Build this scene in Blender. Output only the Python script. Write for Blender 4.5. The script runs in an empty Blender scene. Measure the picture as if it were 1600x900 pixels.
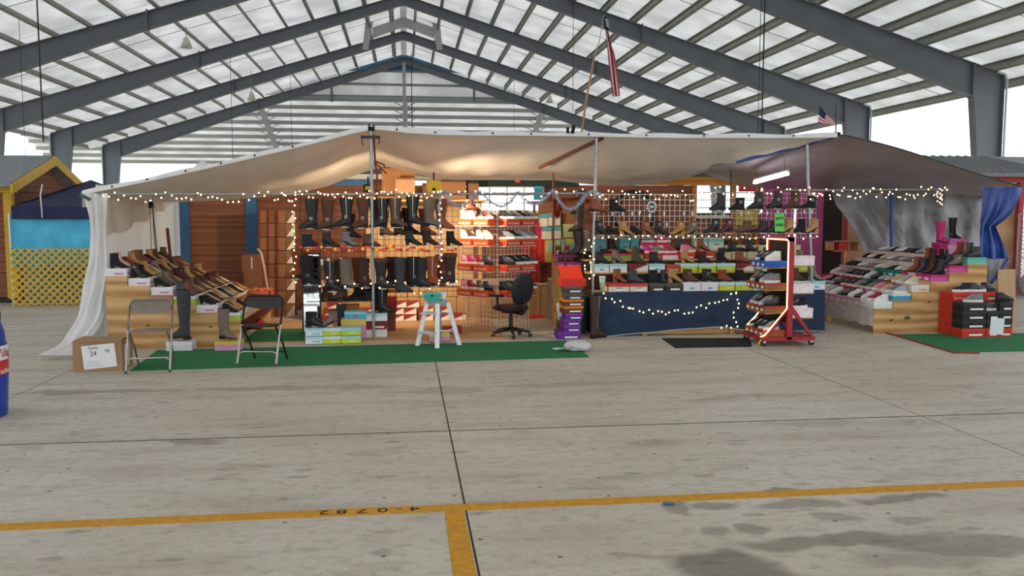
import bpy, math, random
from mathutils import Vector, Matrix
R = math.radians
random.seed(7)
scene = bpy.context.scene
col = scene.collection

# ------------------------------------------------------------------ camera, world, exposure
FPX, CAMH, YAW, PITCH = 1320.0, 1.7, R(7.16), R(4.85)
cam_d = bpy.data.cameras.new('camera')
cam_d.sensor_width = 36.0
cam_d.lens = FPX / 1600.0 * 36.0
cam_d.clip_end = 2000
cam = bpy.data.objects.new('camera', cam_d)
cam.location = (0, 0, CAMH)
cam.rotation_euler = (math.pi / 2 - PITCH, 0, -YAW)
col.objects.link(cam)
scene.camera = cam
scene.view_settings.view_transform = 'Standard'
scene.view_settings.look = 'None'
scene.view_settings.gamma = 1.0
scene.view_settings.use_curve_mapping = False
scene.view_settings.exposure = 0.4
world = bpy.data.worlds.new('overcast_sky')
scene.world = world
world.use_nodes = True
bg = world.node_tree.nodes['Background']
bg.inputs['Color'].default_value = (0.93, 0.97, 1.0, 1)
bg.inputs['Strength'].default_value = 1.65

_f = Vector((math.sin(YAW) * math.cos(PITCH), math.cos(YAW) * math.cos(PITCH), -math.sin(PITCH)))
_r = Vector((math.cos(YAW), -math.sin(YAW), 0))
_u = Vector((math.sin(YAW) * math.sin(PITCH), math.cos(YAW) * math.sin(PITCH), math.cos(PITCH)))
def ray(u, v): return _f + _r * ((u - 800) / FPX) + _u * ((450 - v) / FPX)
def at(u, v, Y):                       # world point seen at photo point (u,v) on the plane at depth Y
    d = ray(u, v); t = Y / d.y
    return Vector((d.x * t, Y, CAMH + d.z * t))
def gr(u, v, z=0.0):                   # world point seen at (u,v) on a level plane
    d = ray(u, v); t = (z - CAMH) / d.z
    return Vector((d.x * t, d.y * t, z))

# ------------------------------------------------------------------ materials
def lin(c):
    c = c.lstrip('#'); out = []
    for i in (0, 2, 4):
        s = int(c[i:i + 2], 16) / 255.0
        out.append(s / 12.92 if s <= 0.04045 else ((s + 0.055) / 1.055) ** 2.4)
    return (*out, 1.0)
_mats = {}
def mat(c, rough=0.6, var=0.12, scale=9.0, bump=0.0, bscale=60.0, metal=0.0, spec=0.4, emit=0.0, name=None, coat=0.0, trans=0.0, stretch=None):
    key = (c, rough, var, scale, bump, bscale, metal, spec, emit, coat, trans, stretch)
    if key in _mats: return _mats[key]
    m = bpy.data.materials.new(name or 'surface_' + c.strip('#'))
    m.use_nodes = True
    nt = m.node_tree; N = nt.nodes; L = nt.links
    b = N['Principled BSDF']
    b.inputs['Roughness'].default_value = rough
    b.inputs['Metallic'].default_value = metal
    b.inputs['Specular IOR Level'].default_value = spec
    b.inputs['Coat Weight'].default_value = coat
    base = lin(c)
    tc = N.new('ShaderNodeTexCoord')
    src = tc.outputs['Object']
    if stretch:
        mp = N.new('ShaderNodeMapping'); mp.inputs['Scale'].default_value = stretch
        L.new(src, mp.inputs['Vector']); src = mp.outputs['Vector']
    if var > 0:
        n = N.new('ShaderNodeTexNoise'); n.inputs['Scale'].default_value = scale; n.inputs['Detail'].default_value = 3
        L.new(src, n.inputs['Vector'])
        r = N.new('ShaderNodeValToRGB')
        r.color_ramp.elements[0].position = 0.3; r.color_ramp.elements[1].position = 0.7
        r.color_ramp.elements[0].color = tuple(x * (1 - var) for x in base[:3]) + (1,)
        r.color_ramp.elements[1].color = tuple(min(1, x * (1 + var)) for x in base[:3]) + (1,)
        L.new(n.outputs['Fac'], r.inputs['Fac']); L.new(r.outputs['Color'], b.inputs['Base Color'])
    else:
        b.inputs['Base Color'].default_value = base
    if bump > 0:
        n2 = N.new('ShaderNodeTexNoise'); n2.inputs['Scale'].default_value = bscale; n2.inputs['Detail'].default_value = 4
        L.new(src, n2.inputs['Vector'])
        bp = N.new('ShaderNodeBump'); bp.inputs['Strength'].default_value = bump; bp.inputs['Distance'].default_value = 0.02
        L.new(n2.outputs['Fac'], bp.inputs['Height']); L.new(bp.outputs['Normal'], b.inputs['Normal'])
    if emit > 0:
        b.inputs['Emission Color'].default_value = base
        b.inputs['Emission Strength'].default_value = emit
    if trans > 0:
        t = N.new('ShaderNodeBsdfTranslucent'); t.inputs['Color'].default_value = base
        mx = N.new('ShaderNodeMixShader'); mx.inputs['Fac'].default_value = trans
        out = [n for n in N if n.type == 'OUTPUT_MATERIAL'][0]
        L.new(b.outputs[0], mx.inputs[1]); L.new(t.outputs[0], mx.inputs[2]); L.new(mx.outputs[0], out.inputs['Surface'])
    _mats[key] = m
    return m

def wood_mat(name, c1, c2, axis_scale=(1.2, 14, 14), rough=0.65, dist=4.0, knots=False):
    if name in _mats: return _mats[name]
    m = bpy.data.materials.new(name); m.use_nodes = True
    nt = m.node_tree; N = nt.nodes; L = nt.links; b = N['Principled BSDF']
    b.inputs['Roughness'].default_value = rough; b.inputs['Specular IOR Level'].default_value = 0.3
    tc = N.new('ShaderNodeTexCoord'); mp = N.new('ShaderNodeMapping'); mp.inputs['Scale'].default_value = axis_scale
    L.new(tc.outputs['Object'], mp.inputs['Vector'])
    n = N.new('ShaderNodeTexNoise'); n.inputs['Scale'].default_value = 1.0; n.inputs['Detail'].default_value = 5; n.inputs['Distortion'].default_value = dist * 0.3
    L.new(mp.outputs['Vector'], n.inputs['Vector'])
    w = N.new('ShaderNodeTexWave'); w.inputs['Scale'].default_value = 0.35; w.inputs['Distortion'].default_value = dist; w.inputs['Detail'].default_value = 2
    w.bands_direction = 'Z'
    L.new(mp.outputs['Vector'], w.inputs['Vector'])
    mm = N.new('ShaderNodeMath'); mm.operation = 'MULTIPLY_ADD'; mm.inputs[1].default_value = 0.45; 
    L.new(w.outputs['Fac'], mm.inputs[0]); 
    m2 = N.new('ShaderNodeMath'); m2.operation = 'MULTIPLY'; m2.inputs[1].default_value = 0.6
    L.new(n.outputs['Fac'], m2.inputs[0]); L.new(m2.outputs[0], mm.inputs[2])
    r = N.new('ShaderNodeValToRGB'); r.color_ramp.elements[0].color = lin(c1); r.color_ramp.elements[1].color = lin(c2)
    r.color_ramp.elements[0].position = 0.2; r.color_ramp.elements[1].position = 0.75
    L.new(mm.outputs[0], r.inputs['Fac'])
    colr = r.outputs['Color']
    if knots:
        for (kx, kz, kr) in knots:
            mk = N.new('ShaderNodeMapping'); mk.inputs['Location'].default_value = (-kx / kr, 0, -kz / (kr * 0.55)); mk.inputs['Scale'].default_value = (1 / kr, 0, 1 / (kr * 0.55))
            L.new(tc.outputs['Object'], mk.inputs['Vector'])
            ln = N.new('ShaderNodeVectorMath'); ln.operation = 'LENGTH'; L.new(mk.outputs['Vector'], ln.inputs[0])
            mr = N.new('ShaderNodeMapRange'); mr.inputs['From Min'].default_value = 0.5; mr.inputs['From Max'].default_value = 1.0
            mr.inputs['To Min'].default_value = 0.85; mr.inputs['To Max'].default_value = 0.0
            L.new(ln.outputs['Value'], mr.inputs['Value'])
            mx = N.new('ShaderNodeMixRGB'); mx.inputs['Color2'].default_value = lin('#4a2c1a')
            L.new(mr.outputs[0], mx.inputs['Fac']); L.new(colr, mx.inputs['Color1']); colr = mx.outputs['Color']
    L.new(colr, b.inputs['Base Color'])
    bp = N.new('ShaderNodeBump'); bp.inputs['Strength'].default_value = 0.15; L.new(mm.outputs[0], bp.inputs['Height']); L.new(bp.outputs['Normal'], b.inputs['Normal'])
    _mats[name] = m
    return m

# ------------------------------------------------------------------ mesh building
class MB:
    def __init__(s): s.v = []; s.f = []
    def add(s, vs, fs):
        o = len(s.v); s.v += [tuple(p) for p in vs]; s.f += [tuple(i + o for i in f) for f in fs]; return s
    def box(s, a, b, rot=None, piv=None):
        x0, y0, z0 = a; x1, y1, z1 = b
        vs = [(x0, y0, z0), (x1, y0, z0), (x1, y1, z0), (x0, y1, z0), (x0, y0, z1), (x1, y0, z1), (x1, y1, z1), (x0, y1, z1)]
        if rot is not None:
            pv = Vector(piv or ((x0 + x1) / 2, (y0 + y1) / 2, (z0 + z1) / 2))
            vs = [tuple(rot @ (Vector(p) - pv) + pv) for p in vs]
        return s.add(vs, [(0, 3, 2, 1), (4, 5, 6, 7), (0, 1, 5, 4), (1, 2, 6, 5), (2, 3, 7, 6), (3, 0, 4, 7)])
    def hexa(s, lo, hi):               # two quads -> solid
        return s.add(list(lo) + list(hi), [(0, 3, 2, 1), (4, 5, 6, 7), (0, 1, 5, 4), (1, 2, 6, 5), (2, 3, 7, 6), (3, 0, 4, 7)])
    def tube(s, pts, r, n=8, closed=False, caps=True):
        pts = [Vector(p) for p in pts]; m = len(pts); rs = r if isinstance(r, (list, tuple)) else [r] * m
        o = len(s.v); prev = None
        for i, p in enumerate(pts):
            if closed: t = pts[(i + 1) % m] - pts[i - 1]
            else: t = pts[min(i + 1, m - 1)] - pts[max(i - 1, 0)]
            if t.length < 1e-9: t = Vector((0, 0, 1))
            t.normalize()
            if prev is None:
                a = Vector((0, 0, 1)) if abs(t.z) < 0.9 else Vector((1, 0, 0))
                e1 = t.cross(a).normalized()
            else:
                e1 = (prev - t * prev.dot(t))
                e1 = e1.normalized() if e1.length > 1e-6 else t.orthogonal().normalized()
            prev = e1; e2 = t.cross(e1)
            for k in range(n):
                a = 2 * math.pi * k / n
                s.v.append(tuple(p + (e1 * math.cos(a) + e2 * math.sin(a)) * rs[i]))
        for i in range(m if closed else m - 1):
            j = (i + 1) % m
            for k in range(n):
                k2 = (k + 1) % n
                s.f.append((o + i * n + k, o + i * n + k2, o + j * n + k2, o + j * n + k))
        if caps and not closed:
            s.f.append(tuple(o + k for k in range(n))[::-1]); s.f.append(tuple(o + (m - 1) * n + k for k in range(n)))
        return s
    def rings(s, rr, cap0=True, cap1=True):      # loft of equal-length rings
        o = len(s.v); n = len(rr[0])
        for g in rr: s.v += [tuple(p) for p in g]
        for i in range(len(rr) - 1):
            for k in range(n):
                k2 = (k + 1) % n
                s.f.append((o + i * n + k, o + i * n + k2, o + (i + 1) * n + k2, o + (i + 1) * n + k))
        if cap0: s.f.append(tuple(o + k for k in range(n))[::-1])
        if cap1: s.f.append(tuple(o + (len(rr) - 1) * n + k for k in range(n)))
        return s
    def lathe(s, prof, n=16, c=(0, 0, 0)):
        return s.rings([[(c[0] + r * math.cos(2 * math.pi * k / n), c[1] + r * math.sin(2 * math.pi * k / n), c[2] + z) for k in range(n)] for r, z in prof])
    def prism(s, poly, d, ax='y', off=0.0):      # polygon (a,b) extruded along an axis
        n = len(poly)
        def p(a, b, t): return {'y': (a, t, b), 'x': (t, a, b), 'z': (a, b, t)}[ax]
        vs = [p(a, b, off) for a, b in poly] + [p(a, b, off + d) for a, b in poly]
        return s.add(vs, [tuple(range(n)), tuple(range(2 * n - 1, n - 1, -1))] + [(i, i + n, (i + 1) % n + n, (i + 1) % n) for i in range(n)])
    def grid(s, rows):
        o = len(s.v); n = len(rows[0])
        for g in rows: s.v += [tuple(p) for p in g]
        for i in range(len(rows) - 1):
            for k in range(n - 1):
                s.f.append((o + i * n + k, o + i * n + k + 1, o + (i + 1) * n + k + 1, o + (i + 1) * n + k))
        return s
    def sphere(s, c, r, n=8, m=5, sc=(1, 1, 1)):
        rr = []
        for i in range(1, m):
            ph = math.pi * i / m
            rr.append([(c[0] + sc[0] * r * math.sin(ph) * math.cos(2 * math.pi * k / n), c[1] + sc[1] * r * math.sin(ph) * math.sin(2 * math.pi * k / n), c[2] - sc[2] * r * math.cos(ph)) for k in range(n)])
        return s.rings(rr)
    def mesh(s, name, smooth=False, fix=True):
        me = bpy.data.meshes.new(name); me.from_pydata(s.v, [], s.f); me.update()
        if fix:
            import bmesh
            bm = bmesh.new(); bm.from_mesh(me); bmesh.ops.recalc_face_normals(bm, faces=bm.faces); bm.to_mesh(me); bm.free()
        if smooth:
            for p in me.polygons: p.use_smooth = True
            if smooth == 'auto':
                try: me.set_sharp_from_angle(angle=R(40))
                except Exception: pass
        me.materials.append(None)
        return me

def setmat(o, m):
    o.material_slots[0].link = 'OBJECT'; o.material_slots[0].material = m
def _name(n): return n
def thing(name, label, cat, loc=(0, 0, 0), rz=0.0, group=None, kind=None):
    o = bpy.data.objects.new(name, None); o.empty_display_size = 0.05
    o.location = loc; o.rotation_euler = (0, 0, rz); col.objects.link(o)
    tag(o, label, cat, group, kind); return o
_labels = {}
def tag(o, label, cat, group=None, kind=None):
    o['label'] = label; o['category'] = cat
    if group: o['group'] = group
    if kind: o['kind'] = kind
    _labels.setdefault(label, []).append(o.name)
def as_mesh(m, name, smooth): return m.mesh(name, smooth) if isinstance(m, MB) else m
def part(parent, name, m, material, smooth=False, loc=None, rot=None, label=None, kind=None, scale=None):
    o = bpy.data.objects.new(name, as_mesh(m, name, smooth)); o.parent = parent
    if loc is not None: o.location = loc
    if rot is not None: o.rotation_euler = rot
    if scale is not None: o.scale = scale
    if label: o['label'] = label
    if kind: o['kind'] = kind
    col.objects.link(o); setmat(o, material); return o
def single(name, m, material, label, cat, loc=(0, 0, 0), rz=0.0, group=None, kind=None, smooth=False):
    o = bpy.data.objects.new(name, as_mesh(m, name, smooth)); o.location = loc; o.rotation_euler = (0, 0, rz)
    col.objects.link(o); setmat(o, material); tag(o, label, cat, group, kind); return o
_txt = {}
def text_mesh(s, size=1.0, spacing=1.0, bold=0.0):
    key = (s, size, spacing, bold)
    if key in _txt: return _txt[key]
    cu = bpy.data.curves.new('lettering', 'FONT'); cu.body = s; cu.size = size; cu.align_x = 'CENTER'; cu.align_y = 'CENTER'
    cu.resolution_u = 2; cu.space_character = spacing; cu.offset = bold; cu.extrude = 0.0006
    ob = bpy.data.objects.new('lettering', cu); col.objects.link(ob)
    bpy.context.view_layer.update()
    me = bpy.data.meshes.new_from_object(ob.evaluated_get(bpy.context.evaluated_depsgraph_get()))
    bpy.data.objects.remove(ob); me.name = 'lettering'
    me.materials.clear(); me.materials.append(None)
    _txt[key] = me
    return me
ORD = ['first', 'second', 'third', 'fourth', 'fifth', 'sixth', 'seventh', 'eighth', 'ninth', 'tenth', 'eleventh', 'twelfth', 'thirteenth', 'fourteenth', 'fifteenth', 'sixteenth', 'seventeenth', 'eighteenth', 'nineteenth', 'twentieth']
NUM = ['one', 'two', 'three', 'four', 'five', 'six', 'seven', 'eight', 'nine', 'ten']
def rotx(a): return Matrix.Rotation(a, 3, 'X')
def roty(a): return Matrix.Rotation(a, 3, 'Y')
def rotz(a): return Matrix.Rotation(a, 3, 'Z')
def lerp(a, b, t): return a + (b - a) * t
def interp(pts, x):                    # piecewise linear through (x,y)
    if x <= pts[0][0]: return pts[0][1]
    for (a, ya), (b, yb) in zip(pts, pts[1:]):
        if x <= b: return lerp(ya, yb, (x - a) / (b - a))
    return pts[-1][1]
def sinterp(pts, x):                   # smooth (Catmull-Rom) through (x,y)
    n = len(pts)
    if x <= pts[0][0]: return pts[0][1]
    if x >= pts[-1][0]: return pts[-1][1]
    for i in range(n - 1):
        if x <= pts[i + 1][0]:
            x0, y0 = pts[i]; x1, y1 = pts[i + 1]; h = x1 - x0; t = (x - x0) / h
            m0 = (y1 - pts[i - 1][1]) / (x1 - pts[i - 1][0]) if i > 0 else (y1 - y0) / h
            m1 = (pts[i + 2][1] - y0) / (pts[i + 2][0] - x0) if i + 2 < n else (y1 - y0) / h
            return (2*t**3 - 3*t*t + 1) * y0 + (t**3 - 2*t*t + t) * h * m0 + (-2*t**3 + 3*t*t) * y1 + (t**3 - t*t) * h * m1
def noise2(x, y):
    return (math.sin(x * 1.7 + 0.3) * math.cos(y * 2.3 + 1.1) + 0.5 * math.sin(x * 4.1 + y * 3.3 + 0.7) + 0.25 * math.sin(x * 9.3 - y * 7.1))
# ================================================================== floor
def concrete_mat():
    m = bpy.data.materials.new('concrete'); m.use_nodes = True
    nt = m.node_tree; N = nt.nodes; L = nt.links; b = N['Principled BSDF']
    g = N.new('ShaderNodeNewGeometry'); pos = g.outputs['Position']
    def noise(scale, detail=4, st=None, dist=0.0):
        n = N.new('ShaderNodeTexNoise'); n.inputs['Scale'].default_value = scale; n.inputs['Detail'].default_value = detail; n.inputs['Distortion'].default_value = dist
        if st:
            mp = N.new('ShaderNodeMapping'); mp.inputs['Scale'].default_value = st; L.new(pos, mp.inputs['Vector']); L.new(mp.outputs['Vector'], n.inputs['Vector'])
        else: L.new(pos, n.inputs['Vector'])
        return n.outputs['Fac']
    def ramp(src, p0, p1, c0, c1):
        r = N.new('ShaderNodeMapRange'); r.inputs['From Min'].default_value = p0; r.inputs['From Max'].default_value = p1
        r.inputs['To Min'].default_value = c0; r.inputs['To Max'].default_value = c1; L.new(src, r.inputs['Value']); return r.outputs[0]
    def mix(fac, a, bcol, mode='MIX'):
        x = N.new('ShaderNodeMixRGB'); x.blend_type = mode
        if isinstance(fac, float): x.inputs['Fac'].default_value = fac
        else: L.new(fac, x.inputs['Fac'])
        for s, i in ((a, 'Color1'), (bcol, 'Color2')):
            if isinstance(s, tuple): x.inputs[i].default_value = s
            else: L.new(s, x.inputs[i])
        return x.outputs['Color']
    c = mix(ramp(noise(0.45, 3), 0.35, 0.65, 0, 1), lin('#c4bbab'), lin('#d0c8ba'))
    c = mix(ramp(noise(1.0, 5, (0.7, 3.2, 1)), 0.48, 0.72, 0, 0.55), c, lin('#a09484'))       # sweeping streaks
    c = mix(ramp(noise(2.6, 6, (0.8, 2.0, 1), 0.6), 0.56, 0.74, 0, 0.6), c, lin('#948877'))
    c = mix(ramp(noise(45, 3), 0.42, 0.75, 0, 0.30), c, lin('#d0cabd'))
    c = mix(ramp(noise(11, 6, (1, 1.6, 1), 0.4), 0.5, 0.72, 0, 0.42), c, lin('#857b6c'))
    c = mix(ramp(noise(90, 2), 0.5, 0.7, 0, 0.35), c, lin('#7d7467'))
    def spots(scale, rad, colr, st, seed, keep, fac):
        mp = N.new('ShaderNodeMapping'); mp.inputs['Scale'].default_value = st; mp.inputs['Location'].default_value = (seed, seed * 1.7, 0)
        L.new(pos, mp.inputs['Vector'])
        v = N.new('ShaderNodeTexVoronoi'); v.voronoi_dimensions = '2D'; v.inputs['Scale'].default_value = scale; L.new(mp.outputs['Vector'], v.inputs['Vector'])
        near = ramp(v.outputs['Distance'], rad * 0.7, rad, 1, 0)
        sp = N.new('ShaderNodeSeparateColor'); L.new(v.outputs['Color'], sp.inputs['Color'])
        kp = ramp(sp.outputs[0], keep, keep + 0.02, 0, fac)
        mu = N.new('ShaderNodeMath'); mu.operation = 'MULTIPLY'; L.new(near, mu.inputs[0]); L.new(kp, mu.inputs[1])
        return mix(mu.outputs[0], c, colr)
    c = spots(2.0, 0.035, lin('#3a352e'), (1, 1.5, 1), 3.1, 0.6, 0.85)
    c = spots(9.0, 0.06, lin('#eceae4'), (1, 1, 1), 1.3, 0.9, 0.8)
    c = spots(2.7, 0.16, lin('#6d665b'), (0.7, 1.9, 1), 6.0, 0.82, 0.4)
    # wet or oily patches with a shape of their own: centre pixel and half size in pixels on the ground
    nz = N.new('ShaderNodeTexNoise'); nz.inputs['Scale'].default_value = 2.3; nz.inputs['Detail'].default_value = 6; L.new(pos, nz.inputs['Vector'])
    sb = N.new('ShaderNodeVectorMath'); sb.operation = 'SUBTRACT'; sb.inputs[1].default_value = (0.5, 0.5, 0.5); L.new(nz.outputs['Color'], sb.inputs[0])
    sc = N.new('ShaderNodeVectorMath'); sc.operation = 'SCALE'; sc.inputs['Scale'].default_value = 0.42; L.new(sb.outputs[0], sc.inputs[0])
    ad = N.new('ShaderNodeVectorMath'); L.new(pos, ad.inputs[0]); L.new(sc.outputs[0], ad.inputs[1])
    tot = None
    for (u, v, hu, hv, s) in ((1125, 885, 85, 24, .75), (1010, 868, 70, 5, .35), (1330, 846, 200, 12, .62), (1530, 850, 160, 13, .55), (1065, 793, 24, 9, .55), (1125, 791, 34, 9, .55), (1250, 788, 75, 8, .5), (1210, 764, 45, 5, .6), (1375, 778, 50, 6, .6), (1445, 777, 34, 6, .6), (1430, 812, 40, 7, .45), (1112, 828, 26, 9, .5), (1172, 825, 24, 7, .55), (1310, 813, 40, 7, .45), (1450, 880, 110, 14, .35), (1240, 545, 60, 4, .25), (310, 690, 45, 5, .5), (700, 610, 60, 5, .3), (1270, 660, 80, 5, .25), (1020, 690, 50, 6, .25), (590, 862, 24, 6, .35), (150, 612, 130, 4, .5), (460, 606, 160, 4, .35), (890, 600, 130, 3, .3), (1180, 620, 120, 3, .3)):
        p = gr(u, v); a = gr(u - hu, v); bq = gr(u + hu, v); t_ = gr(u, v - hv); q_ = gr(u, v + hv)
        rx = (bq - a).length / 2; ry = (t_ - q_).length / 2
        mp = N.new('ShaderNodeMapping'); mp.inputs['Location'].default_value = (-p.x / rx, -p.y / ry, 0); mp.inputs['Scale'].default_value = (1 / rx, 1 / ry, 0)
        L.new(ad.outputs[0], mp.inputs['Vector'])
        ln = N.new('ShaderNodeVectorMath'); ln.operation = 'LENGTH'; L.new(mp.outputs['Vector'], ln.inputs[0])
        k = ramp(ln.outputs['Value'], 0.75, 1.15, s, 0.0)
        if tot is None: tot = k
        else:
            mxm = N.new('ShaderNodeMath'); mxm.operation = 'MAXIMUM'; L.new(tot, mxm.inputs[0]); L.new(k, mxm.inputs[1]); tot = mxm.outputs[0]
    c = mix(tot, c, lin('#6b6357'))
    L.new(c, b.inputs['Base Color'])
    b.inputs['Roughness'].default_value = 0.62; b.inputs['Specular IOR Level'].default_value = 0.35
    bp = N.new('ShaderNodeBump'); bp.inputs['Strength'].default_value = 0.25; bp.inputs['Distance'].default_value = 0.004
    L.new(noise(120, 4), bp.inputs['Height']); L.new(bp.outputs['Normal'], b.inputs['Normal'])
    return m
M_CONC = concrete_mat()
ground = single('ground', MB().add([(-300, -200, -0.2), (300, -200, -0.2), (300, 400, -0.2), (-300, 400, -0.2)], [(0, 1, 2, 3)]), mat('#a8a296', 0.9, 0.1, 0.3), 'pale paved ground outside the open market hall', 'ground', kind='structure')
floor = thing('floor', 'grey stained concrete floor cast in large slabs with joints', 'floor', kind='structure')
JX, JY, SX, SY = 0.33, 6.61, 4.03, 6.1
part(floor, 'joint_bed', MB().box((-24.4, -16, -0.19), (25.1, 70, -0.002)), mat('#3a342c', 0.9, 0.2, 6))
slab_me = MB().box((0.006, 0.014, -0.0018), (SX - 0.006, SY - 0.014, 0.0)).mesh('concrete_slab')
for i in range(-6, 6):
    for j in range(-3, 10):
        part(floor, 'concrete_slab', slab_me, M_CONC, loc=(JX + SX * i, JY + SY * j, 0))
# yellow bay lines and the stencilled bay number
M_YEL = mat('#c98f22', 0.7, 0.16, 22, bump=0.2)
ml = MB().box((-8, 4.765, 0), (0.205, 4.88, 0.0022)); ml.box((0.318, 4.765, 0), (9.4, 4.88, 0.0022))
ml.box((0.205, 4.7651, 0), (0.318, 4.88, 0.0022)); ml.box((0.205, -1.5, 0), (0.318, 4.765, 0.0022))
line = thing('floor_marking', 'yellow painted bay line with a stencilled number on the concrete', 'floor marking', kind='structure')
part(line, 'paint_line', ml, M_YEL)
M_BLK = mat('#14120f', 0.8, 0.1)
for ch, uu in (('4', 648), ('-', 624), ('0', 598), ('7', 566), ('8', 534), ('2', 506)):
    p = gr(uu, 801.5 - (uu - 506) * 0.042)
    part(line, 'numeral', text_mesh(ch, 0.125, 1.0, 0.0), M_BLK, loc=(p.x, p.y + 0.002, 0.0026), rot=(0, 0, math.pi), scale=(1.1, 0.8, 1))
wl = MB()
for (a, b_) in (((1578, 523), (1602, 531)), ((1572, 548.5), (1602, 546.5)), ((1580, 513.5), (1602, 512.5))):
    p, q = gr(*a), gr(*b_); d = (q - p).normalized(); n = Vector((-d.y, d.x, 0)) * 0.03
    wl.hexa([p - n, q - n, q + n, p + n], [x + Vector((0, 0, 0.002)) for x in (p - n, q - n, q + n, p + n)])
single('floor_line', wl, mat('#e6e4de', 0.8, 0.1), 'thin white painted lines on the concrete past the red shoe boxes', 'floor marking', kind='structure')

# ================================================================== hall roof
W, APEX, EAVE, BAY = 18.3, 11.72, 6.05, 7.62
SL = (APEX - EAVE) / W
FR = [54.9 - BAY * k for k in range(10)]           # frame positions along the hall
def rtop(x): return APEX - SL * abs(x)
M_STEEL = mat('#6d747c', 0.5, 0.08, 1.2, metal=0.0, spec=0.4, name='grey_painted_steel')
M_PURL = mat('#8c8c85', 0.55, 0.10, 1.0, name='galvanised_purlin')
def deck_mat():
    m = bpy.data.materials.new('white_roof_sheet'); m.use_nodes = True
    nt = m.node_tree; N = nt.nodes; L = nt.links; b = N['Principled BSDF']
    tc = N.new('ShaderNodeNewGeometry'); w = N.new('ShaderNodeTexWave'); w.bands_direction = 'Y'; w.inputs['Scale'].default_value = 1.6; w.inputs['Distortion'].default_value = 0.3
    L.new(tc.outputs['Position'], w.inputs['Vector'])
    n = N.new('ShaderNodeTexNoise'); n.inputs['Scale'].default_value = 0.8; n.inputs['Detail'].default_value = 4; L.new(tc.outputs['Position'], n.inputs['Vector'])
    r = N.new('ShaderNodeValToRGB'); r.color_ramp.elements[0].color = lin('#e4e4e4'); r.color_ramp.elements[1].color = lin('#f6f6f6')
    r.color_ramp.elements[0].position = .35; r.color_ramp.elements[1].position = .65
    L.new(n.outputs['Fac'], r.inputs['Fac']); L.new(r.outputs['Color'], b.inputs['Base Color'])
    bp = N.new('ShaderNodeBump'); bp.inputs['Strength'].default_value = 0.5; bp.inputs['Distance'].default_value = 0.05
    L.new(w.outputs['Fac'], bp.inputs['Height']); L.new(bp.outputs['Normal'], b.inputs['Normal'])
    b.inputs['Roughness'].default_value = 0.7; b.inputs['Specular IOR Level'].default_value = 0.2
    t = N.new('ShaderNodeBsdfTranslucent'); L.new(r.outputs['Color'], t.inputs['Color'])
    mx = N.new('ShaderNodeMixShader'); mx.inputs['Fac'].default_value = 0.54
    out = [q for q in N if q.type == 'OUTPUT_MATERIAL'][0]
    L.new(b.outputs[0], mx.inputs[1]); L.new(t.outputs[0], mx.inputs[2]); L.new(mx.outputs[0], out.inputs['Surface'])
    return m
M_DECK = deck_mat()
ceiling = thing('ceiling', 'pitched hall roof of white sheeting on grey steel purlins', 'roof', kind='structure')
OV = 1.25
PH = 0.25
for s in (-1, 1):
    me = MB().hexa([(0, 0, rtop(0) + PH), (s * (W + OV), 0, rtop(W + OV) + PH), (s * (W + OV), BAY, rtop(W + OV) + PH), (0, BAY, rtop(0) + PH)],
                   [(0, 0, rtop(0) + PH + .03), (s * (W + OV), 0, rtop(W + OV) + PH + .03), (s * (W + OV), BAY, rtop(W + OV) + PH + .03), (0, BAY, rtop(0) + PH + .03)]).mesh('roof_panel')
    for y in FR[1:]: part(ceiling, 'roof_panel', me, M_DECK, loc=(0, y, 0))
    part(ceiling, 'roof_panel', me, M_DECK, loc=(0, 54.9, 0), scale=(1, .2, 1))
    pm = MB()
    a = math.atan(SL)
    pm.box((-0.012, 0, 0), (0.012, BAY - 0.01, PH)); pm.box((-0.09, 0, PH - 0.014), (0.012, BAY - 0.01, PH)); pm.box((-0.012, 0, 0), (0.09, BAY - 0.01, 0.014))
    pme = pm.mesh('purlin')
    for k in range(17):
        x = 0.55 + 1.16 * k
        for y in FR[1:8]:
            part(ceiling, 'purlin', pme, M_PURL, loc=(s * x, y, rtop(x) - 0.0), rot=(0, s * a, 0))
    # sag rods between the purlins
    for y in FR[1:7]:
        part(ceiling, 'sag_rod', MB().tube([(s * 0.5, 0, rtop(.5) + .1), (s * (W + .6), 0, rtop(W + .6) + .1)], 0.012, 5), M_PURL, loc=(0, y + BAY * 0.5, 0))
part(ceiling, 'ridge_angle', MB().box((-.16, -13.7, rtop(0) + PH - .12), (.16, 54.9, rtop(0) + PH - .03)), M_DECK)
def ibeam(mb, p0, p1, d0, d1, fw=0.28, tw=0.02, tf=0.03):
    # web lies in the x-z plane; p0,p1 top-line points (x,z); depth measured downward along z
    (x0, z0), (x1, z1) = p0, p1
    mb.hexa([(x0, -tw, z0 - d0), (x1, -tw, z1 - d1), (x1, tw, z1 - d1), (x0, tw, z0 - d0)], [(x0, -tw, z0), (x1, -tw, z1), (x1, tw, z1), (x0, tw, z0)])
    h = fw / 2
    mb.hexa([(x0, -h, z0 - tf), (x1, -h, z1 - tf), (x1, h, z1 - tf), (x0, h, z0 - tf)], [(x0, -h, z0), (x1, -h, z1), (x1, h, z1), (x0, h, z0)])
    mb.hexa([(x0, -h, z0 - d0), (x1, -h, z1 - d1), (x1, h, z1 - d1), (x0, h, z0 - d0)], [(x0, -h, z0 - d0 + tf), (x1, -h, z1 - d1 + tf), (x1, h, z1 - d1 + tf), (x0, h, z0 - d0 + tf)])
xi = W - 1.05
raf = {}; colm = {}; stif = {}
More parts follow.
